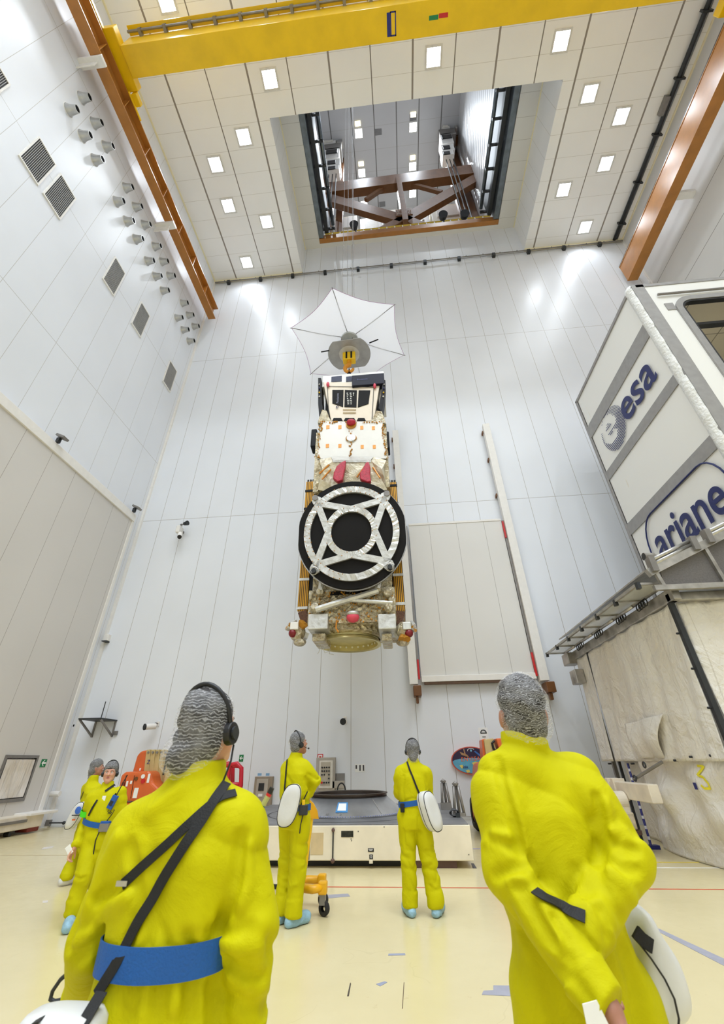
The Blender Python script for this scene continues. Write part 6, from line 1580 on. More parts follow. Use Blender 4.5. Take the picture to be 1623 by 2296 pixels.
def person(label, J, f, hf, hup=(0, 0, 1), s=1.0, h=.012, skin=None, group=None, net=True, netm=None, stand=True, folds=(), amp=.004, seed=0.0, hands=(None, None), hair_long=False, face=True, collar=.0, wid=1.0, legs=True, zcut=None, bun=None, shoulder_drop=0.0):
    """J: joints in world space. f: way the chest faces, hf: way the face looks."""
    f = nrm((f[0], f[1], 0)); R_ = Vector((f.y, -f.x, 0))      # R_: the person's right
    skin = skin or m_skin
    J = {k: Vector(v) for k, v in J.items()}
    hips = (J['hipL'] + J['hipR']) / 2; nb = J['neck']; hc = J['head']
    # joints named L are on the person's left
    allp = list(J.values()); lo = Vector([min(p[i] for p in allp) - .3 for i in range(3)]); hi = Vector([max(p[i] for p in allp) + .3 for i in range(3)])
    lo.z = max(lo.z, -.02)
    r, hfw, hu = head_frame(hf, hup); M3 = np.array([list(r), list(hfw), list(hu)]).T
    H = lambda x, y, z: hc + r * (x * s) + hfw * (y * s) + hu * (z * s)
    base = Vector((hips.x, hips.y, 0))
    # ---------------- body: one continuous surface
    B = Field(lo, hi, .011)
    ch = hips.lerp(nb, .62)
    B.torso([(hips - Vector((0, 0, .08)), .15 * s, .10 * s, R_), (hips.lerp(nb, .3), .135 * s, .09 * s, R_), (ch, .155 * s, .1 * s, R_), (hips.lerp(nb, .86), .10 * s, .07 * s, R_)])
    for S_ in 'LR':
        sh, el, wr = J['sh' + S_], J['el' + S_], J['wr' + S_]
        B.cone(nb - Vector((0, 0, .09)), sh, .045 * s, .05 * s, .02).cone(sh, el, .05 * s, .038 * s, .03).cone(el, wr, .04 * s, .027 * s, .02)
        hp, kn, an = J['hip' + S_], J['kn' + S_], J['an' + S_]
        B.cone(hp, kn, .08 * s, .055 * s, .04).cone(kn, an, .055 * s, .038 * s, .03)
        B.cone(an, an + Vector(J['toe' + S_] - an) * .9 - Vector((0, 0, .0)), .035, .025, .02)
    B.cone(nb - Vector((0, 0, .1)), H(0, -.015, -.06), .055 * s, .052 * s, .01)
    ext = []
    HF = Field(hc - Vector((.2, .2, .24)), hc + Vector((.2, .2, .22)), .0042)
    HF.cone(nb + Vector((0, 0, -.02)), H(0, -.018, -.055), .056 * s, .053 * s, .01)
    HF.ell(H(0, -.006, .028), (.075 * s, .096 * s, .098 * s), M3, .02)
    HF.cone(H(0, .03, -.03), H(0, .052, -.092), .058 * s, .03 * s, .03).cone(H(.03, .03, -.055), H(.012, .06, -.088), .035 * s, .022 * s, .03).cone(H(-.03, .03, -.055), H(-.012, .06, -.088), .035 * s, .022 * s, .03)
    HF.cone(H(.035, .062, .018), H(-.035, .062, .018), .022 * s, .022 * s, .02)
    for e in (-1, 1):
        HF.ell(H(.034 * e, .068, -.022), (.026 * s, .022 * s, .022 * s), M3, .02)
        HF.ell(H(.079 * e, -.012, -.012), (.010 * s, .020 * s, .032 * s), M3, .006)
        HF.crease([H(.018 * e, .1, .002), H(.04 * e, .095, .0)], .013 * s, .006)
    HF.cone(H(0, .088, .008), H(0, .112, -.026), .009 * s, .012 * s, .012).ell(H(.011, .1, -.03), (.009 * s,) * 3, None, .008).ell(H(-.011, .1, -.03), (.009 * s,) * 3, None, .008)
    HF.crease([H(-.02, .1, -.058), H(.02, .1, -.058)], .005 * s, .003)
    HF.ell(H(0, .088, -.056), (.022 * s, .010 * s, .011 * s), M3, .01)
    ext.append(HF.mesh(1))
    for i, S_ in enumerate('LR'):
        if hands[i]: ext.append(hand_mesh(J['wr' + S_], J['el' + S_], *hands[i]))
    ob = B.build('person', skin, None, 1, ext, origin=base)
    ob['label'] = label; ob['category'] = 'person'
    if group: ob['group'] = group
    # ---------------- face details and hair
    if face:
        for e in (-1, 1):
            ey_ = MB().ball(H(.032 * e, .081, .001), .0125 * s, 12, 8).build('eye', m_eye, ob, smooth=True)
            MB().ball(H(.032 * e, .0895, .001), .0062 * s, 10, 6).build('iris', m_iris, ey_, smooth=True)
            MB().tube([H(.016 * e, .096, .017), H(.034 * e, .095, .022), H(.05 * e, .084, .017)], .0042 * s, 6).build('eyebrow', m_brow, ob, smooth=True)
        MB().ball(H(0, .0965, -.0585), (.02 * s, .006 * s, .0075 * s), 12, 8, Matrix((r, hfw, hu)).transposed()).build('lips', m_lip, ob, smooth=True)
    G = Field(hc - Vector((.22, .22, .26)), hc + Vector((.22, .22, .24)), .007)
    G.ell(H(0, -.008, .050), (.083 * s, .100 * s, .094 * s), M3, .02).ell(H(0, -.05, -.03), (.07 * s, .055 * s, .06 * s), M3, .03)
    if bun: G.ell(H(*bun), (.05 * s,) * 3, None, .03)
    if hair_long: G.cone(H(0, -.06, -.03), H(0, -.075, -.12), .06 * s, .04 * s, .03)
    G.cloth(.003, 2, f=4).build('hair', m_hair, ob)
    if net:
        G = Field(hc - Vector((.25, .25, .3)), hc + Vector((.25, .25, .28)), .006)
        G.ell(H(0, -.010, .046), (.091 * s, .109 * s, .102 * s), M3, .02).ell(H(0, -.055, -.02), (.084 * s, .068 * s, .078 * s), M3, .04)
        if bun: G.ell(H(*bun), (.066 * s,) * 3, None, .04)
        if hair_long: G.cone(H(0, -.06, -.03), H(0, -.075, -.12), .072 * s, .052 * s, .03)
        G.cloth(.0035, 5, f=3.2)
        G.cut(H(0, .078, .03), (hfw * .9 - hu * .42).normalized()).build('hair_net', netm or m_net, ob, label='white see-through hair net')
    # ---------------- coverall
    C = Field(lo, hi, h); u = R_
    w_ = wid * s
    C.torso([(hips - Vector((0, 0, .10)), .178 * w_, .138 * s, u), (hips + Vector((0, 0, .02)), .188 * w_, .145 * s, u), (hips.lerp(nb, .25), .182 * w_, .134 * s, u), (hips.lerp(nb, .36), .192 * w_, .142 * s, u), (hips.lerp(nb, .55), .20 * w_, .138 * s, u), (hips.lerp(nb, .72), .205 * w_, .132 * s, u), (hips.lerp(nb, .86), .165 * w_, .108 * s, u), (hips.lerp(nb, .95), .09 * w_, .08 * s, u)], .05)
    for S_ in 'LR':
        sh, el, wr = J['sh' + S_], J['el' + S_], J['wr' + S_]
        C.cone(nb - Vector((0, 0, .05 + shoulder_drop)), sh, .072 * s, .076 * s, .05)
    for S_ in 'LR':
        sh, el, wr = J['sh' + S_], J['el' + S_], J['wr' + S_]
        C.cone(sh, sh.lerp(el, .3), .082 * s, .080 * s, .04).cone(sh.lerp(el, .3), el, .080 * s, .070 * s, .016).cone(el, el.lerp(wr, .88), .070 * s, .053 * s, .016)
        C.tube(el.lerp(wr, .80), el.lerp(wr, 1.02), .062 * s, .052 * s, .005)
        if legs:
            hp, kn, an = J['hip' + S_], J['kn' + S_], J['an' + S_]
            C.cone(hp, kn, .116 * s, .092 * s, .02).cone(kn, an, .092 * s, .084 * s, .03).tube(kn.lerp(an, .7), an.lerp(kn, -.02), .09 * s, .092 * s, .02)
    C.tube(nb - Vector((0, 0, .06)), nb.lerp(H(0, -.02, -.06), .70), .092 * s, .073 * s, .014)
    # elbow and knee folds
    rnd = random.Random(int(seed * 10) + 3)
    for S_ in 'LR':
        for c_, a_, b_, rr_ in (('el', 'sh', 'wr', .075), ('kn', 'hip', 'an', .095)):
            if c_ == 'kn' and not legs: continue
            p = J[c_ + S_]; da = (J[a_ + S_] - p); db = (J[b_ + S_] - p)
            for t_ in (-.34, -.2, -.07, .07, .2, .36, .55):
                q = p + (da * -t_ if t_ < 0 else db * t_); ax_ = (db - da).normalized(); e1 = ax_.cross(Vector((rnd.uniform(-1, 1), rnd.uniform(-1, 1), rnd.uniform(-1, 1)))).normalized(); e2 = ax_.cross(e1)
                a0 = rnd.uniform(0, 6.28); sp = rnd.uniform(1.4, 3.2)
                pts = [q + (e1 * math.cos(a0 + sp * k / 5) + e2 * math.sin(a0 + sp * k / 5)) * rr_ * s + ax_ * (.022 * k * rnd.choice((-1, 1)) * .5) for k in range(6)]
                C.crease(pts, .016 * s, rnd.choice((.015, .012, -.01)))
    C.cloth(amp, seed, ridge=2.6)
    if folds:
        V0, Q0 = C.mesh(0); T0 = BVHTree.FromPolygons([tuple(v) for v in V0], Q0.tolist())
        for pix, r_, a_ in folds:
            pts = []
            for p_, q_ in zip(pix, pix[1:]):
                for k_ in range(4):
                    hit = pray(T0, (p_[0] + (q_[0] - p_[0]) * k_ / 4, p_[1] + (q_[1] - p_[1]) * k_ / 4), 0)
                    if hit: pts.append(hit[0])
            hit = pray(T0, pix[-1], 0)
            if hit: pts.append(hit[0])
            # leave out the jumps between sleeve and back
            run = []
            for p_ in pts:
                if run and (p_ - run[-1]).length > .07:
                    if len(run) > 1: C.crease(run, r_, a_ * 2.1)
                    run = []
                run.append(p_)
            if len(run) > 1: C.crease(run, r_, a_ * 2.1)
    if legs:
        for S_ in 'LR':
            an, kn = J['an' + S_], J['kn' + S_]
        C.cut((0, 0, max(.06, min(J['anL'].z, J['anR'].z) - .02)), (0, 0, -1))
    if zcut: C.cut((0, 0, zcut), (0, 0, -1))
    cov = C.build('coverall', m_cov, ob, 2, label='bright yellow coverall')
    ob_tree = C.tree
    if legs:
        for S_ in 'LR':
            an, toe = J['an' + S_], J['toe' + S_]
            K = Field(Vector((min(an.x, toe.x) - .12, min(an.y, toe.y) - .12, -.0)) - Vector((0, 0, .03)), Vector((max(an.x, toe.x) + .12, max(an.y, toe.y) + .12, an.z + .16)), .007)
            gz_ = toe.z
            d = (toe - an); d.z = 0; d.normalize(); hz = min(an.z, gz_ + .09)
            heel = Vector((an.x, an.y, an.z - .045)) - d * .05 * s
            K.cone(heel, toe - d * .02, .05 * s, .046 * s, .03).cone(an + Vector((0, 0, .0)), heel + d * .06, .05 * s, .05 * s, .04).cone(heel.lerp(toe, .5) + Vector((0, 0, .012)), toe - d * .03, .052 * s, .05 * s, .03)
            K.cloth(.003, seed + 1, f=3.5)
            if stand: K.cut((0, 0, .004), (0, 0, -1))
            K.build('shoe_cover' if stand != 'shoe' else 'shoe', m_cover if stand != 'shoe' else m_white_cloth, ob)
            MB().cyl(an + Vector((0, 0, -.02)), an + Vector((0, 0, .05)), .046 * s, .048 * s, 14).build('sock', m_shoe, ob)
    return ob, ob_tree, H


def pray(tree, px, off=.004):
    """the point of a cloth surface met along a line of sight, and its normal"""
    d = (P(px[0], px[1], Y=5.0) - CAM).normalized(); hit = tree.ray_cast(CAM, d)
    if hit[0] is None: return None
    nn = hit[1]
    if nn.dot(d) > 0: nn = -nn
    return hit[0] + nn * off, nn


def strap_on(tree, pix, w, t, name, m, parent, step=6, off=.004, label=None):
    pts, ns = [], []
    for (a, b) in zip(pix, pix[1:]):
        for k in range(step):
            q = (a[0] + (b[0] - a[0]) * k / step, a[1] + (b[1] - a[1]) * k / step); r = pray(tree, q, off)
            if r: pts.append(r[0]); ns.append(r[1])
    r = pray(tree, pix[-1], off)
    if r: pts.append(r[0]); ns.append(r[1])
    # smooth a little so that the webbing bridges the folds
    for _ in range(3):
        pts = [pts[0]] + [(pts[i - 1] + pts[i] * 2 + pts[i + 1]) / 4 for i in range(1, len(pts) - 1)] + [pts[-1]]
        for _ in range(25): ns = [(ns[0] + ns[1]).normalized()] + [(ns[i - 1] + ns[i] * 2 + ns[i + 1]).normalized() for i in range(1, len(ns) - 1)] + [(ns[-1] + ns[-2]).normalized()]
    return MB().strap(pts, ns, w, t).build(name, m, parent, label=label, smooth=False), pts, ns


def waist_loop(tree, c, z0f, w, t, name, m, parent, rmax=.26, n=72, label=None, ell=None):
    """belt round the waist at the height z0f(angle); rays run outwards from the middle of the body"""
    pts = []
    for i in range(n):
        an = 2 * math.pi * i / n; d = Vector((math.cos(an), math.sin(an), 0)); o = Vector((c.x, c.y, z0f(an)))
        rr = None
        for dz in (-.5, -.25, 0, .25, .5):
            hit = tree.ray_cast(o + Vector((0, 0, dz * w)), d, rmax)
            if hit[0] is not None: rr = max(rr or 0, (hit[0] - o - Vector((0, 0, dz * w))).length)
        pts.append([o, d, rr])
    vals = [p[2] for p in pts if p[2]]; md = sorted(vals)[len(vals) // 2]
    rs = [min(p[2] or md, md * 1.35) for p in pts]
    if ell: rs = [min(r_, 1 / math.hypot(math.cos(2 * math.pi * i / n) / ell[0], math.sin(2 * math.pi * i / n) / ell[1])) for i, r_ in enumerate(rs)]
    for _ in range(4): rs = [(rs[i - 1] + 2 * rs[i] + rs[(i + 1) % n]) / 4 for i in range(n)]
    q = [p[0] + p[1] * (r_ + .006) for p, r_ in zip(pts, rs)]
    lo = [p - Vector((0, 0, w / 2)) for p in q]; hi = [p + Vector((0, 0, w / 2)) for p in q]
    c2 = lambda L, e: [p + pp[1] * e for p, pp in zip(L, pts)]
    return MB().rings([lo, c2(lo, t), c2(hi, t), hi, lo], cap=False).build(name, m, parent, label=label, smooth=False)


def headset(label, H, parent_person, s=1.0, cup=(1, -1), mic=True, w=.088):
    t = thing('headset', label, 'headset', H(0, 0, -.0))
    arc = [H(w * math.cos(a), -.012, .03 + (.124) * math.sin(a)) for a in [math.pi * i / 16 for i in range(17)]]
    MB().tube([H(w, -.012, -.01)] + arc + [H(-w, -.012, -.01)], .0085 * s, 8).build('headband', m_black, t, smooth=True)
    for e in cup:
        cp_ = MB().cyl(H(e * (w - .012), -.012, -.012), H(e * (w + .012), -.012, -.012), .036 * s, .034 * s, 18).build('ear_cup', m_black, t, bevel=.004)
        MB().cyl(H(e * (w + .012), -.012, -.012), H(e * (w + .02), -.012, -.012), .02 * s, n=14).build('ear_pad', m_dark, cp_)
    if mic:
        e = cup[0]; MB().tube([H(e * (w + .01), .0, -.02), H(e * (w + .005), .05, -.06), H(e * .07, .09, -.075)], .0035 * s, 6).build('microphone_arm', m_black, t)
        MB().ball(H(e * .07, .095, -.075), .011 * s, 10, 8).build('microphone', m_black, t)
    return t


def pouch(name, label, c, ux, uy, uz, w, h, d, m=None, cat='bag', zip_=True, tilt=0.0):
    """rounded soft bag: ux across, uy thickness (outwards), uz up"""
    m = m or m_white_cloth
    ux, uy, uz = nrm(ux), nrm(uy), nrm(uz); t = thing(name, label, cat, Vector(c) - uz * (h / 2))
    c = Vector(c); L = []
    N = 40
    def loop(k, y): return [c + ux * (w / 2 * k * math.copysign(abs(math.cos(a)) ** .75, math.cos(a))) + uz * (h / 2 * k * math.copysign(abs(math.sin(a)) ** .75, math.sin(a))) + uy * y for a in [2 * math.pi * i / N for i in range(N)]]
    shell = MB().rings([loop(.6, -d / 2), loop(.92, -d * .46), loop(1.0, -d * .3), loop(1.0, d * .3), loop(.92, d * .46), loop(.6, d * .52), loop(.2, d * .5)]).build('shell', m, t, smooth=True)
    MB().tube(loop(.985, d * .36), .0042, 6, True).build('piping', m_black, shell)
    if zip_: MB().tube(loop(.985, -d * .2), .0048, 6, True).build('zip', m_black, shell)
    return t
# ------------------------------------------------------------------ the six people
def jd(**k): return k
def stand_joints(x, y, hgt, f, lean=0.0, foot=.11, toes=None, fs=.0):
    """upright joints for a person of the given height at (x, y) facing f"""
    f = nrm((f[0], f[1], 0)); R_ = Vector((f.y, -f.x, 0)); b = Vector((x, y, 0)); k = hgt / 1.75
    Z_ = lambda z: Vector((0, 0, z * k))
    J = dict(neck=b + Z_(1.47), head=b + Z_(1.635) + f * .02)
    for S_, e in (('L', -1), ('R', 1)):
        J['sh' + S_] = b + R_ * (e * .165 * k) + Z_(1.40); J['hip' + S_] = b + R_ * (e * .09 * k) + Z_(.9)
        J['kn' + S_] = b + R_ * (e * (.09 + foot) / 2 * k) + Z_(.49) + f * .01; J['an' + S_] = b + R_ * (e * foot * k) + Z_(.085) - f * .02
        J['toe' + S_] = J['an' + S_] + f * .19 * k + R_ * (e * .03) - Z_(.035)
        J['el' + S_] = b + R_ * (e * .22 * k) + Z_(1.11) - f * .03; J['wr' + S_] = b + R_ * (e * .23 * k) + Z_(.86) + f * .03
    return J

# --- right foreground person, hands behind the back
D = 1.8
g0 = P(1172, 1585, Y=D); xr = P(1300, 2200, Y=D).x
J = stand_joints(g0.x + .01, D, 1.77, (0, 1))
J['head'] = P(1170, 1600, Y=D + .0); J['neck'] = P(1166, 1688, Y=D - .01)
J['shL'] = P(1122, 1762, Y=D); J['shR'] = P(1292, 1757, Y=D)
J['elL'] = P(1136, 1955, Y=D - .10); J['elR'] = P(1402, 1926, Y=D - .10)
J['wrL'] = P(1364, 2255, Y=D - .31); J['wrR'] = P(1304, 2104, Y=D - .225)
FR = [([(1112, 1700), (1128, 1770), (1152, 1840), (1168, 1910)], .014, .016), ([(1140, 1745), (1165, 1830), (1180, 1900)], .016, -.006), ([(1338, 1790), (1350, 1850), (1348, 1930), (1325, 1990)], .016, .018), ([(1360, 1800), (1368, 1860)], .014, -.008),
      ([(1095, 1880), (1130, 1890), (1165, 1905)], .012, .013), ([(1105, 1870), (1140, 1875)], .012, -.01), ([(1110, 1965), (1150, 1950), (1182, 1935)], .012, .015), ([(1128, 1985), (1160, 1968), (1180, 1972)], .014, -.01), ([(1150, 1985), (1172, 2000), (1185, 2030)], .012, .013),
      ([(1390, 1880), (1375, 1890), (1420, 1905)], .012, .012), ([(1370, 1930), (1395, 1948), (1430, 1950)], .012, .016), ([(1365, 1950), (1400, 1985), (1425, 2030)], .016, -.01), ([(1345, 1975), (1372, 2020), (1395, 2060)], .013, .014), ([(1345, 2040), (1358, 2070), (1362, 2100)], .011, .012),
      ([(1180, 1990), (1200, 2050), (1240, 2110)], .014, .014), ([(1205, 2010), (1235, 2065), (1265, 2120)], .016, -.011), ([(1240, 2060), (1270, 2110), (1272, 2150)], .012, .012), ([(1150, 2050), (1190, 2120), (1230, 2180)], .014, .01), ([(1230, 2160), (1290, 2200), (1320, 2240)], .014, .01),
      ([(1215, 2150), (1230, 2220), (1250, 2296)], .024, .018), ([(1400, 2130), (1425, 2200), (1440, 2296)], .022, .02), ([(1195, 1780), (1205, 1880), (1225, 1990)], .03, .008), ([(1260, 1790), (1290, 1880), (1300, 1980)], .03, -.006), ([(1240, 1700), (1290, 1740), (1330, 1800)], .03, -.006)]
pR, tR, HR = person('person in yellow coverall with plain white hair net, hands clasped behind, right foreground', J, (0.03, 1), (-.04, 1, .42), (0, -.42, 1), s=1.03, h=.0065, skin=m_skin2, folds=FR, amp=.0035, seed=1.0, netm=m_net2,
                    hands=((P(1400, 2320, Y=D - .30) - P(1364, 2255, Y=D - .31), (.9, -.2, .35), 1, .35, 1.02), (P(1330, 2185, Y=D - .21) - P(1304, 2104, Y=D - .225), (0, -1, 0), 1, .6, 1.0)), wid=.90, shoulder_drop=.01)
# --- left foreground person
D = 1.6
g0 = P(462, 1630, Y=D)
J = stand_joints(g0.x + .0, D, 1.74, (-.08, 1))
J['head'] = P(466, 1640, Y=D); J['neck'] = P(442, 1738, Y=D)
J['shL'] = P(315, 1868, Y=D); J['shR'] = P(528, 1846, Y=D)
J['elL'] = P(212, 2105, Y=D - .02); J['wrL'] = P(185, 2245, Y=D + .16)
J['elR'] = P(560, 2085, Y=D - .02); J['wrR'] = P(545, 2330, Y=D + .02)
FL = [([(540, 1880), (532, 1960), (510, 2040), (488, 2080)], .016, .022), ([(555, 1900), (556, 1980), (540, 2040)], .018, -.008), ([(488, 2085), (520, 2092), (560, 2078)], .012, .014), ([(495, 2110), (540, 2130), (585, 2120)], .016, -.009), ([(290, 1900), (302, 1960), (310, 2030), (285, 2110)], .016, .018),
      ([(300, 1975), (260, 1990), (220, 2015)], .014, .015), ([(285, 2010), (240, 2040), (205, 2090)], .016, -.01), ([(505, 2150), (545, 2185), (592, 2190)], .012, .014), ([(520, 2180), (560, 2210), (600, 2200)], .016, -.01), ([(505, 2235), (560, 2262), (600, 2255)], .014, .015), ([(360, 2085), (372, 2120)], .012, .014), ([(345, 2080), (332, 2118)], .012, .013),
      ([(470, 2090), (482, 2128)], .012, .014), ([(420, 2095), (425, 2125)], .012, .012), ([(300, 2195), (282, 2296)], .018, .016), ([(360, 2195), (352, 2296)], .018, .016), ([(398, 2195), (392, 2260)], .016, -.008), ([(430, 2200), (425, 2296)], .018, .016), ([(478, 2205), (480, 2296)], .018, .014), ([(265, 1880), (230, 1950), (190, 2050)], .02, -.01),
      ([(325, 1850), (345, 1950), (350, 2050)], .03, .007), ([(430, 1850), (440, 1960), (435, 2060)], .035, -.006), ([(330, 1830), (360, 1800), (400, 1770)], .02, -.006)]
pL, tL, HL = person('person in yellow coverall with blue belt, headset and crossed straps, left foreground', J, (-.08, 1), (.16, 1, .30), (-.12, -.30, 1), s=1.04, h=.0065, skin=m_skin, folds=FL, amp=.0035, seed=2.0,
                    hands=((Vector((.2, .3, -1)), (1, .2, 0), 1, .5), (Vector((0, .05, -1)), (-1, 0, 0), -1, .5)), bun=(-.035, -.09, -.05), wid=.92, shoulder_drop=.015)
# --- person standing left of the platform cone, hand on hip
D = 6.05
J = stand_joints(P(650, 2000, Y=D).x - .0, D, 1.82, (.55, .83), foot=.09)
c0 = J['neck'].copy()
J['elR'] = P(706, 1750, Y=D - .02); J['wrR'] = P(689, 1783, Y=D + .04); J['shR'] = P(680, 1721, Y=D - .05); J['shL'] = P(645, 1722, Y=D + .1); J['elL'] = P(655, 1772, Y=D + .3); J['wrL'] = P(672, 1795, Y=D + .42)
J['head'] = P(669, 1668, Y=D); J['neck'] = P(662, 1699, Y=D)
F3 = [([(685, 1745), (692, 1765), (690, 1785)], .014, .014), ([(690, 1735), (705, 1745)], .012, .012), ([(628, 1800), (640, 1806), (668, 1800)], .012, .01), ([(650, 1830), (652, 1900), (648, 1990)], .016, .016), ([(640, 1735), (655, 1760), (660, 1790)], .02, .008), ([(664, 1868), (662, 1905)], .01, .01), ([(625, 1900), (640, 1915)], .014, .01)]
p3, t3, H3 = person('person in yellow coverall, hand on hip, white pouch on the hip, left of the cone', J, (.6, .8), (.75, .66, .25), (-.18, -.16, 1), s=1.04, h=.011, skin=m_skin2, seed=3.0, amp=.005, folds=F3,
                    hands=(None, (Vector((-.15, .1, -1)), (-.4, .9, 0), -1, .45)))
# --- person standing right of the cone
D = 6.4
J = stand_joints(P(938, 2000, Y=D).x, D, 1.72, (-.05, 1), foot=.2)
J['head'] = P(925, 1683, Y=D); J['neck'] = P(926, 1707, Y=D)
J['shL'] = P(899, 1734, Y=D); J['shR'] = P(953, 1734, Y=D)
J['elL'] = P(894, 1778, Y=D + .05); J['elR'] = P(960, 1780, Y=D + .05); J['wrL'] = P(912, 1797, Y=D + .26); J['wrR'] = P(944, 1797, Y=D + .26)
for S_, e in (('L', -1), ('R', 1)):
    J['an' + S_] = P(920 if e < 0 else 979, 2040, Y=D - .02); J['an' + S_].z = .09; J['toe' + S_] = J['an' + S_] + Vector((e * .06, .19, -.04)); J['kn' + S_] = J['an' + S_].lerp(J['hip' + S_], .5)
F4_ = [([(905, 1740), (903, 1770), (906, 1800)], .012, .014), ([(953, 1740), (958, 1768), (955, 1795)], .012, .014), ([(910, 1796), (925, 1790), (945, 1793)], .012, .009), ([(905, 1860), (908, 1895), (918, 1900)], .01, .012), ([(968, 1858), (972, 1890), (966, 1900)], .01, .012), ([(938, 1830), (938, 1866)], .012, .012), ([(910, 1905), (930, 1908)], .014, .01), ([(952, 1910), (975, 1905)], .014, .01)]
p4, t4, H4 = person('person in yellow coverall with headset, white zipped pouch on back, right of the cone', J, (-.05, 1), (-.02, 1, .32), (0, -.32, 1), s=1.0, h=.011, seed=4.0, amp=.005, folds=F4_, skin=m_skin, bun=(.0, -.08, -.06))
# --- walking woman facing the viewer
D = 6.0
f = (.15, -1)
J = stand_joints(P(222, 1860, Y=D).x, D, 1.60, f)
J['head'] = P(247, 1733, Y=D); J['neck'] = P(240, 1768, Y=D)
J['shR'] = P(208, 1790, Y=D - .03); J['shL'] = P(268, 1780, Y=D + .03)
J['elR'] = P(191, 1846, Y=D - .0); J['wrR'] = P(168, 1900, Y=D - .12); J['elL'] = P(270, 1838, Y=D + .08); J['wrL'] = P(252, 1888, Y=D - .05)
J['hipR'] = P(207, 1878, Y=D); J['hipL'] = P(236, 1878, Y=D)
J['knR'] = P(186, 1965, Y=D - .16); J['anR'] = P(160, 2056, Y=D - .16); J['toeR'] = P(150, 2082, Y=D - .36); J['toeR'].z = .05; J['anR'].z = .12
J['knL'] = P(214, 1960, Y=D + .02); J['anL'] = P(212, 2040, Y=D + .22); J['anL'].z = .11; J['toeL'] = J['anL'] + Vector((.03, -.19, -.06))
p1, t1, H1 = person('woman in yellow coverall with headset and green armband walking toward the viewer', J, f, (.42, -.9, .05), (0, 0, 1), s=.93, h=.011, seed=5.0, amp=.005, skin=m_skin, hair_long=True,
                    hands=((Vector((-.15, .05, -1)), (0, -.2, .0), 1, .5, .95), (Vector((-.3, -.2, -1)), (1, .1, 0), -1, .6, .95)))
# --- person behind her, in profile
D = 7.7
f = (.75, .62)
J = stand_joints(P(190, 1880, Y=D).x, D, 1.66, f)
J['head'] = P(217, 1722, Y=D); J['neck'] = P(208, 1752, Y=D)
J['anL'] = P(150, 1962, Y=D - .1); J['anL'].z = .1; J['toeL'] = J['anL'] + Vector((.08, .16, -.04)); J['hipL'] = P(186, 1868, Y=D); J['knL'] = P(172, 1915, Y=D + .08)
J['anR'].x = J['hipR'].x + .25; J['toeR'] = J['anR'] + Vector((.16, .13, -.035))
J['shL'] = P(196, 1768, Y=D + .05); J['shR'] = P(216, 1770, Y=D - .05); J['elL'] = P(190, 1815, Y=D + .15); J['wrL'] = P(205, 1845, Y=D + .25); J['elR'] = P(214, 1815, Y=D - .1); J['wrR'] = P(235, 1840, Y=D + .05)
p2, t2, H2 = person('person in yellow coverall with white shoes behind the walking woman', J, f, (.82, .56, .18), (-.1, -.1, 1), s=.98, h=.012, seed=6.0, amp=.005, skin=m_skin2, stand='shoe', hair_long=True)
# ------------------------------------------------------------------ belts, straps, bags and headsets
hipsL = P(375, 2150, Y=1.6)
zL = (P(290, 2145, Y=1.47).z + P(500, 2172, Y=1.47).z) / 2
Vector((WORLD[pL].translation.x + .005, 1.6, 0))
cL = Vector((WORLD[pL].translation.x + .005, 1.6, 0))
waist_loop(tL, cL, lambda a: zL, .068, .004, 'belt', m_belt, pL, rmax=.26, ell=(.205, .17), label='wide blue belt')
bag = thing('shoulder_bag', 'white shoulder bag with long black strap, worn by the left foreground person', 'bag', P(130, 2300, Y=1.45))
strap_on(tL, [(505, 1762), (470, 1812), (420, 1890), (370, 1970), (320, 2060), (272, 2150), (225, 2230)], .030, .003, 'strap', m_web, bag, off=.012)
strap_on(tL, [(528, 1782), (492, 1790), (452, 1822), (392, 1880), (330, 1935), (280, 1980)], .026, .003, 'second_strap', m_web, bag, off=.008)
q = pray(tL, (283, 1976), .012)
if q: MB().cbox(q[0], (.032, .008, .012)).build('buckle', m_steel, bag)
a, b = P(228, 2224, Y=1.43), P(165, 2330, Y=1.36)
MB().strap([a, a.lerp(b, .5), b], (0, -1, .1), .03, .003).build('strap', m_web, bag)
bc = P(130, 2340, Y=1.42); L = []
N = 28
def sq(k, z, tz=0.0): return [Vector((bc.x + .098 * k * math.copysign(abs(math.cos(t_)) ** .6, math.cos(t_)), bc.y + .06 * k * math.copysign(abs(math.sin(t_)) ** .6, math.sin(t_)), bc.z + z + tz * math.cos(t_))) for t_ in [2 * math.pi * i / N for i in range(N)]]
MB().rings([sq(.8, -.2), sq(1.0, -.17), sq(1.04, -.02), sq(1.0, .036), sq(.86, .052), sq(.5, .06), sq(.1, .062)]).build('bag_body', m_white_cloth, bag, smooth=True)
MB().strap([P(78, 2296, Y=1.36), P(92, 2283, Y=1.38), P(105, 2272, Y=1.41)], (-.2, -.5, 1), .016, .004).build('zip', m_black, bag)
headset('black headset on the left foreground person', HL, pL, 1.05, cup=(1, -1), mic=False, w=.094)
cb = MB().tube([HL(.095, -.0, -.05), HL(.10, -.03, -.09), HL(.075, -.06, -.16), HL(.06, -.06, -.22)], .0032, 6)
cb.build('headset_cable', m_black, cat='cable', label='thin black headset cable behind the left foreground person\'s ear')
q = [P(x, y, Y=1.62) for x, y in ((592, 1812), (598, 1797), (605, 1782), (609, 1772))]
t = thing('paint_marker', 'paint marker with red band and dark cap in the left person\'s shoulder pocket', 'pen', q[0])
d_ = (q[-1] - q[0]).normalized()
base_ = P(578, 1826, Y=1.62); e0 = P(590, 1805, Y=1.62); e1 = P(601, 1785, Y=1.62); e2 = P(604, 1779, Y=1.62); e3 = P(610, 1766, Y=1.62)
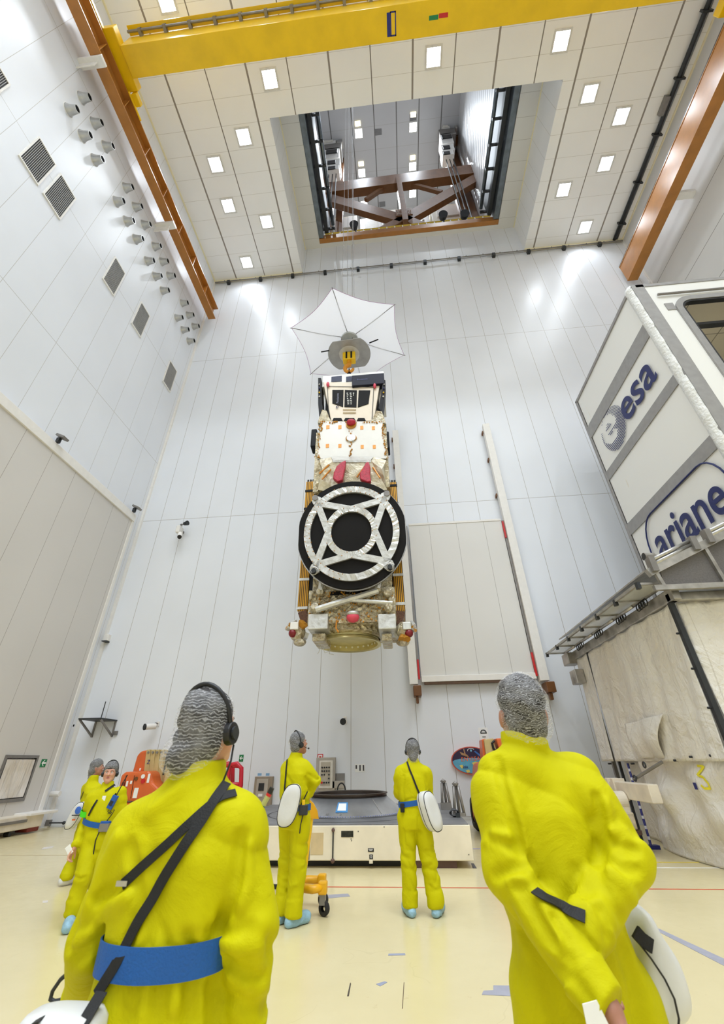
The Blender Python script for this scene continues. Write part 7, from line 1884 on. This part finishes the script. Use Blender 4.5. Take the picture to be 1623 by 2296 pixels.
MB().cyl(base_, e0, .0075, n=12).build('green_end', mat('marker_teal', (30, 120, 110), .4), t); MB().cyl(e0, e1, .0085, n=12).build('barrel', mat('marker_olive', (176, 178, 120), .4), t)
MB().cyl(e1, e2, .009, n=12).build('red_band', m_red, t); MB().cyl(e2, e3, .009, .008, 12).build('cap', m_black, t)
hc_ = [P(x, y, Y=1.75) for x, y in ((200, 2150), (163, 2172), (135, 2197), (118, 2222), (113, 2240), (122, 2246), (150, 2240), (190, 2230))]
MB().tube(hc_, .006, 8).build('loose_hose', m_dark, cat='hose', label='dark hose loop hanging behind the left foreground person\'s arm', smooth=True)

# right foreground person: strap, bag, papers
bag = thing('satchel', 'large white satchel with black strap at the right foreground person\'s hip', 'bag', P(1490, 2230, Y=1.8))
strap_on(tR, [(1200, 2000), (1222, 2016), (1250, 2030), (1285, 2047), (1312, 2058)], .030, .003, 'strap', m_web, bag, off=.006)
oR = [(1428, 2022), (1452, 2040), (1464, 2075), (1490, 2110), (1515, 2150), (1532, 2200), (1545, 2255), (1535, 2285), (1500, 2310), (1470, 2330), (1440, 2300), (1425, 2200), (1420, 2100)]
yb = 1.84
fr_ = [P(x, y, Y=yb - .03) for x, y in oR]; cm = sum(fr_, Vector()) / len(fr_)
sc_ = lambda k, dy: [cm + (p - cm) * k + Vector((0, dy, 0)) for p in fr_]
MB().rings([sc_(.55, .15), sc_(.93, .13), sc_(1.0, .09), sc_(1.0, .0), sc_(.95, -.035), sc_(.75, -.055), sc_(.3, -.06)]).build('bag_body', m_white_cloth, bag, smooth=True, sub=1)
MB().tube([P(x, y, Y=yb - .10) for x, y in ((1430, 2112), (1460, 2150), (1490, 2195), (1512, 2240), (1522, 2285), (1520, 2320))], .0028, 6).build('piping', m_black, bag)
MB().strap([P(x, y, Y=yb - .1) for x, y in ((1424, 2088), (1440, 2106), (1462, 2122))], (0, -1, .2), .034, .012).build('clip_strap', m_web, bag)
t = thing('paper_sheets', 'folded white papers held in the right foreground person\'s hand', 'paper', P(1350, 2300, Y=1.47))
for yp, pts in ((1.45, ((1306, 2252), (1338, 2243), (1364, 2296), (1368, 2340), (1325, 2345))), (1.475, ((1322, 2239), (1374, 2256), (1398, 2330), (1350, 2350)))):
    q = [P(x, y, Y=yp) for x, y in pts]; MB().prism(q, (0, .003, 0)).build('sheet', m_white, t)
# person left of the cone
zb3 = P(645, 1811, Y=5.92).z; c3 = WORLD[p3].translation.lerp(Vector((P(662, 1699, Y=6.05).x, 6.05, 0)), .25)
waist_loop(t3, c3, lambda a: zb3, .062, .010, 'belt', m_belt, p3, rmax=.3, label='blue belt')
q = pray(t3, (654, 1805), .05); nn = q[1] if q else Vector((0, -1, 0))
bp = pouch('pouch', 'white rounded pouch on the hip of the person left of the cone', (q[0] if q else P(654, 1805, Y=5.9)), (1, 0, 0), (.1, -1, 0), (.22, 0, 1), .235, .43, .1, zip_=False)
strap_on(t3, [(645, 1703), (643, 1722), (641, 1745), (639, 1770), (638, 1786)], .022, .003, 'strap', m_web, bp, off=.01)
q = pray(t3, (678, 1818), .03)
if q:
    t = thing('belt_radio', 'grey belt pack radio on the blue belt of the person left of the cone', 'radio', q[0])
    MB().cbox(q[0], (.1, .05, .1)).build('case', m_dark, t, bevel=.008); MB().tube([q[0] + Vector((0, 0, -.04)), q[0] + Vector((-.02, -.02, -.14)), q[0] + Vector((-.03, -.0, -.22))], .006, 6).build('cable', m_black, t)
    MB().cbox(q[0] + Vector((.0, -.01, .07)), (.035, .02, .06)).build('yellow_clip', m_yel, t, bevel=.004); MB().cyl(q[0] + Vector((-.03, 0, .05)), q[0] + Vector((.04, .0, .18)), .007, n=8).build('antenna', m_black, t)
headset('black headset on the person left of the cone', H3, p3, 1.0, cup=(1, -1))
# person right of the cone
zb4 = P(925, 1801, Y=6.28).z; c4 = P(926, 1801, Y=6.4)
waist_loop(t4, c4, lambda a: zb4 - .02 * math.cos(a) * -1, .058, .004, 'belt', m_belt, p4, rmax=.24, label='blue belt')
q = pray(t4, (955, 1817), .055)
bp = pouch('pouch', 'white zipped pouch on the back of the person right of the cone', (q[0] if q else P(955, 1817, Y=6.2)), (.65, .75, .12), (.75, -.65, 0), (-.28, 0, 1), .24, .42, .15)
strap_on(t4, [(913, 1709), (918, 1725), (925, 1742), (933, 1763), (940, 1780), (944, 1790)], .022, .003, 'strap', m_web, bp, off=.008)
q = pray(t4, (904, 1812), .02)
if q: MB().cbox(q[0], (.05, .04, .09)).build('belt_buckle', m_web, p4, bevel=.006)
headset('black headset on the person right of the cone', H4, p4, 1.0, cup=(-1, 1))
# walking woman
zb1 = P(222, 1846, Y=5.85).z; c1 = P(222, 1846, Y=6.0)
waist_loop(t1, c1, lambda a: zb1 + .03 * math.cos(a + .4) * -1, .055, .004, 'belt', m_belt, p1, rmax=.22, label='blue belt')
headset('black headset with raised ear cups on the walking woman', H1, p1, .95, cup=(1, -1), mic=False)
t = thing('radio_strap', 'black diagonal strap across the walking woman\'s chest', 'strap', P(230, 1800, Y=5.85))
strap_on(t1, [(257, 1758), (246, 1768), (236, 1775)], .024, .003, 'strap', m_web, t, off=.012); strap_on(t1, [(219, 1794), (210, 1808), (203, 1822), (200, 1829)], .022, .003, 'strap', m_web, t, off=.012)
q = pray(t1, (254, 1797), .03)
if q:
    t = thing('walkie_talkie', 'blue walkie-talkie with long antenna on the walking woman\'s chest', 'radio', q[0])
    d_ = Vector((.38, 0, 1)).normalized(); a = q[0]
    M_ = basis(a, (1, 0, -.38), d_)
    MB().box(-.033, .033, -.085, .06, -.02, .02, M_).build('case', mat('radio_blue', (24, 84, 170), .35), t, bevel=.006); MB().box(-.022, .022, -.05, .0, .02, .024, M_).build('keypad', m_dark, t)
    MB().tube([a + d_ * .05, a + d_ * .2, a + Vector((.38, 0, 1)) * .27], .006, 6).build('antenna', m_black, t)
    MB().cyl(a + d_ * .06 + Vector((-.02, 0, 0)), a + d_ * .085 + Vector((-.02, 0, 0)), .009, n=8).build('knob', m_black, t)
q = pray(t1, (234, 1856), .03)
if q:
    t = thing('belt_radio', 'grey and blue belt radio with hanging cable on the walking woman\'s belt', 'radio', q[0])
    MB().cbox(q[0], (.12, .05, .085)).build('case', m_grey, t, bevel=.008); MB().cbox(q[0] + Vector((.0, .0, .05)), (.11, .05, .025)).build('top', mat('radio_blue', (24, 84, 170), .35), t, bevel=.006)
    MB().cyl(q[0] + Vector((.0, 0, .05)), q[0] + Vector((.06, .0, .14)), .005, n=6).build('antenna', m_black, t); MB().tube([q[0] + Vector((-.05, 0, -.03)), q[0] + Vector((-.06, -.02, -.12)), q[0] + Vector((-.05, -.01, -.25))], .006, 6).build('cable', m_black, t)
q0 = pray(t1, (187, 1822), .0)
el, sh = P(191, 1846, Y=6.0), P(208, 1790, Y=5.97)
a = el.lerp(sh, .30); b = el.lerp(sh, .52)
MB().lathe([(.088, 0), (.092, (b - a).length), (.088, (b - a).length), (.084, 0)], 24, a, b - a, closed=True).build('armband', mat('armband_green', (70, 220, 20), .5), p1, label='bright green armband', smooth=True, angle=.6)
q = pray(t1, (233, 1790), .004)
if q: MB().cbox(q[0], (.045, .004, .05)).build('badge', m_white, p1)
for i, px_ in enumerate((240, 244, 248)):
    q = pray(t1, (px_, 1821), .003)
q = pray(t1, (245, 1821), .006)
if q: text('1667', .062, basis(q[0], (1, .15, 0), (0, 0, 1)), m_black, 'chest_number', p1, .002)
t = thing('notebook', 'white notebook in the walking woman\'s lowered hand', 'paper', P(150, 1905, Y=5.8))
MB().prism([P(x, y, Y=5.84) for x, y in ((145, 1902), (156, 1893), (163, 1910), (154, 1920))], (0, .012, 0)).build('sheet', m_white, t)
# white bag of the person behind
bp = pouch('pouch', 'white backpack pouch with round blue print on the person behind the walking woman', P(171, 1828, Y=7.45), (1, 0, .1), (-.1, -1, 0), (.3, 0, 1), .17, .36, .12, zip_=False)
q = P(175, 1817, Y=7.36); MB().ball(q, (.05, .008, .05), 14, 8).build('blue_print', mat('print_blue', (50, 100, 190), .5), bp); MB().cbox(P(172, 1828, Y=7.365), (.16, .006, .012)).build('print_line', m_dark, bp); MB().cbox(P(165, 1838, Y=7.365), (.05, .006, .02)).build('print_orange', m_orange, bp)
strap_on(t2, [(176, 1803), (182, 1790), (188, 1775)], .022, .003, 'strap', m_web, bp, off=.008)
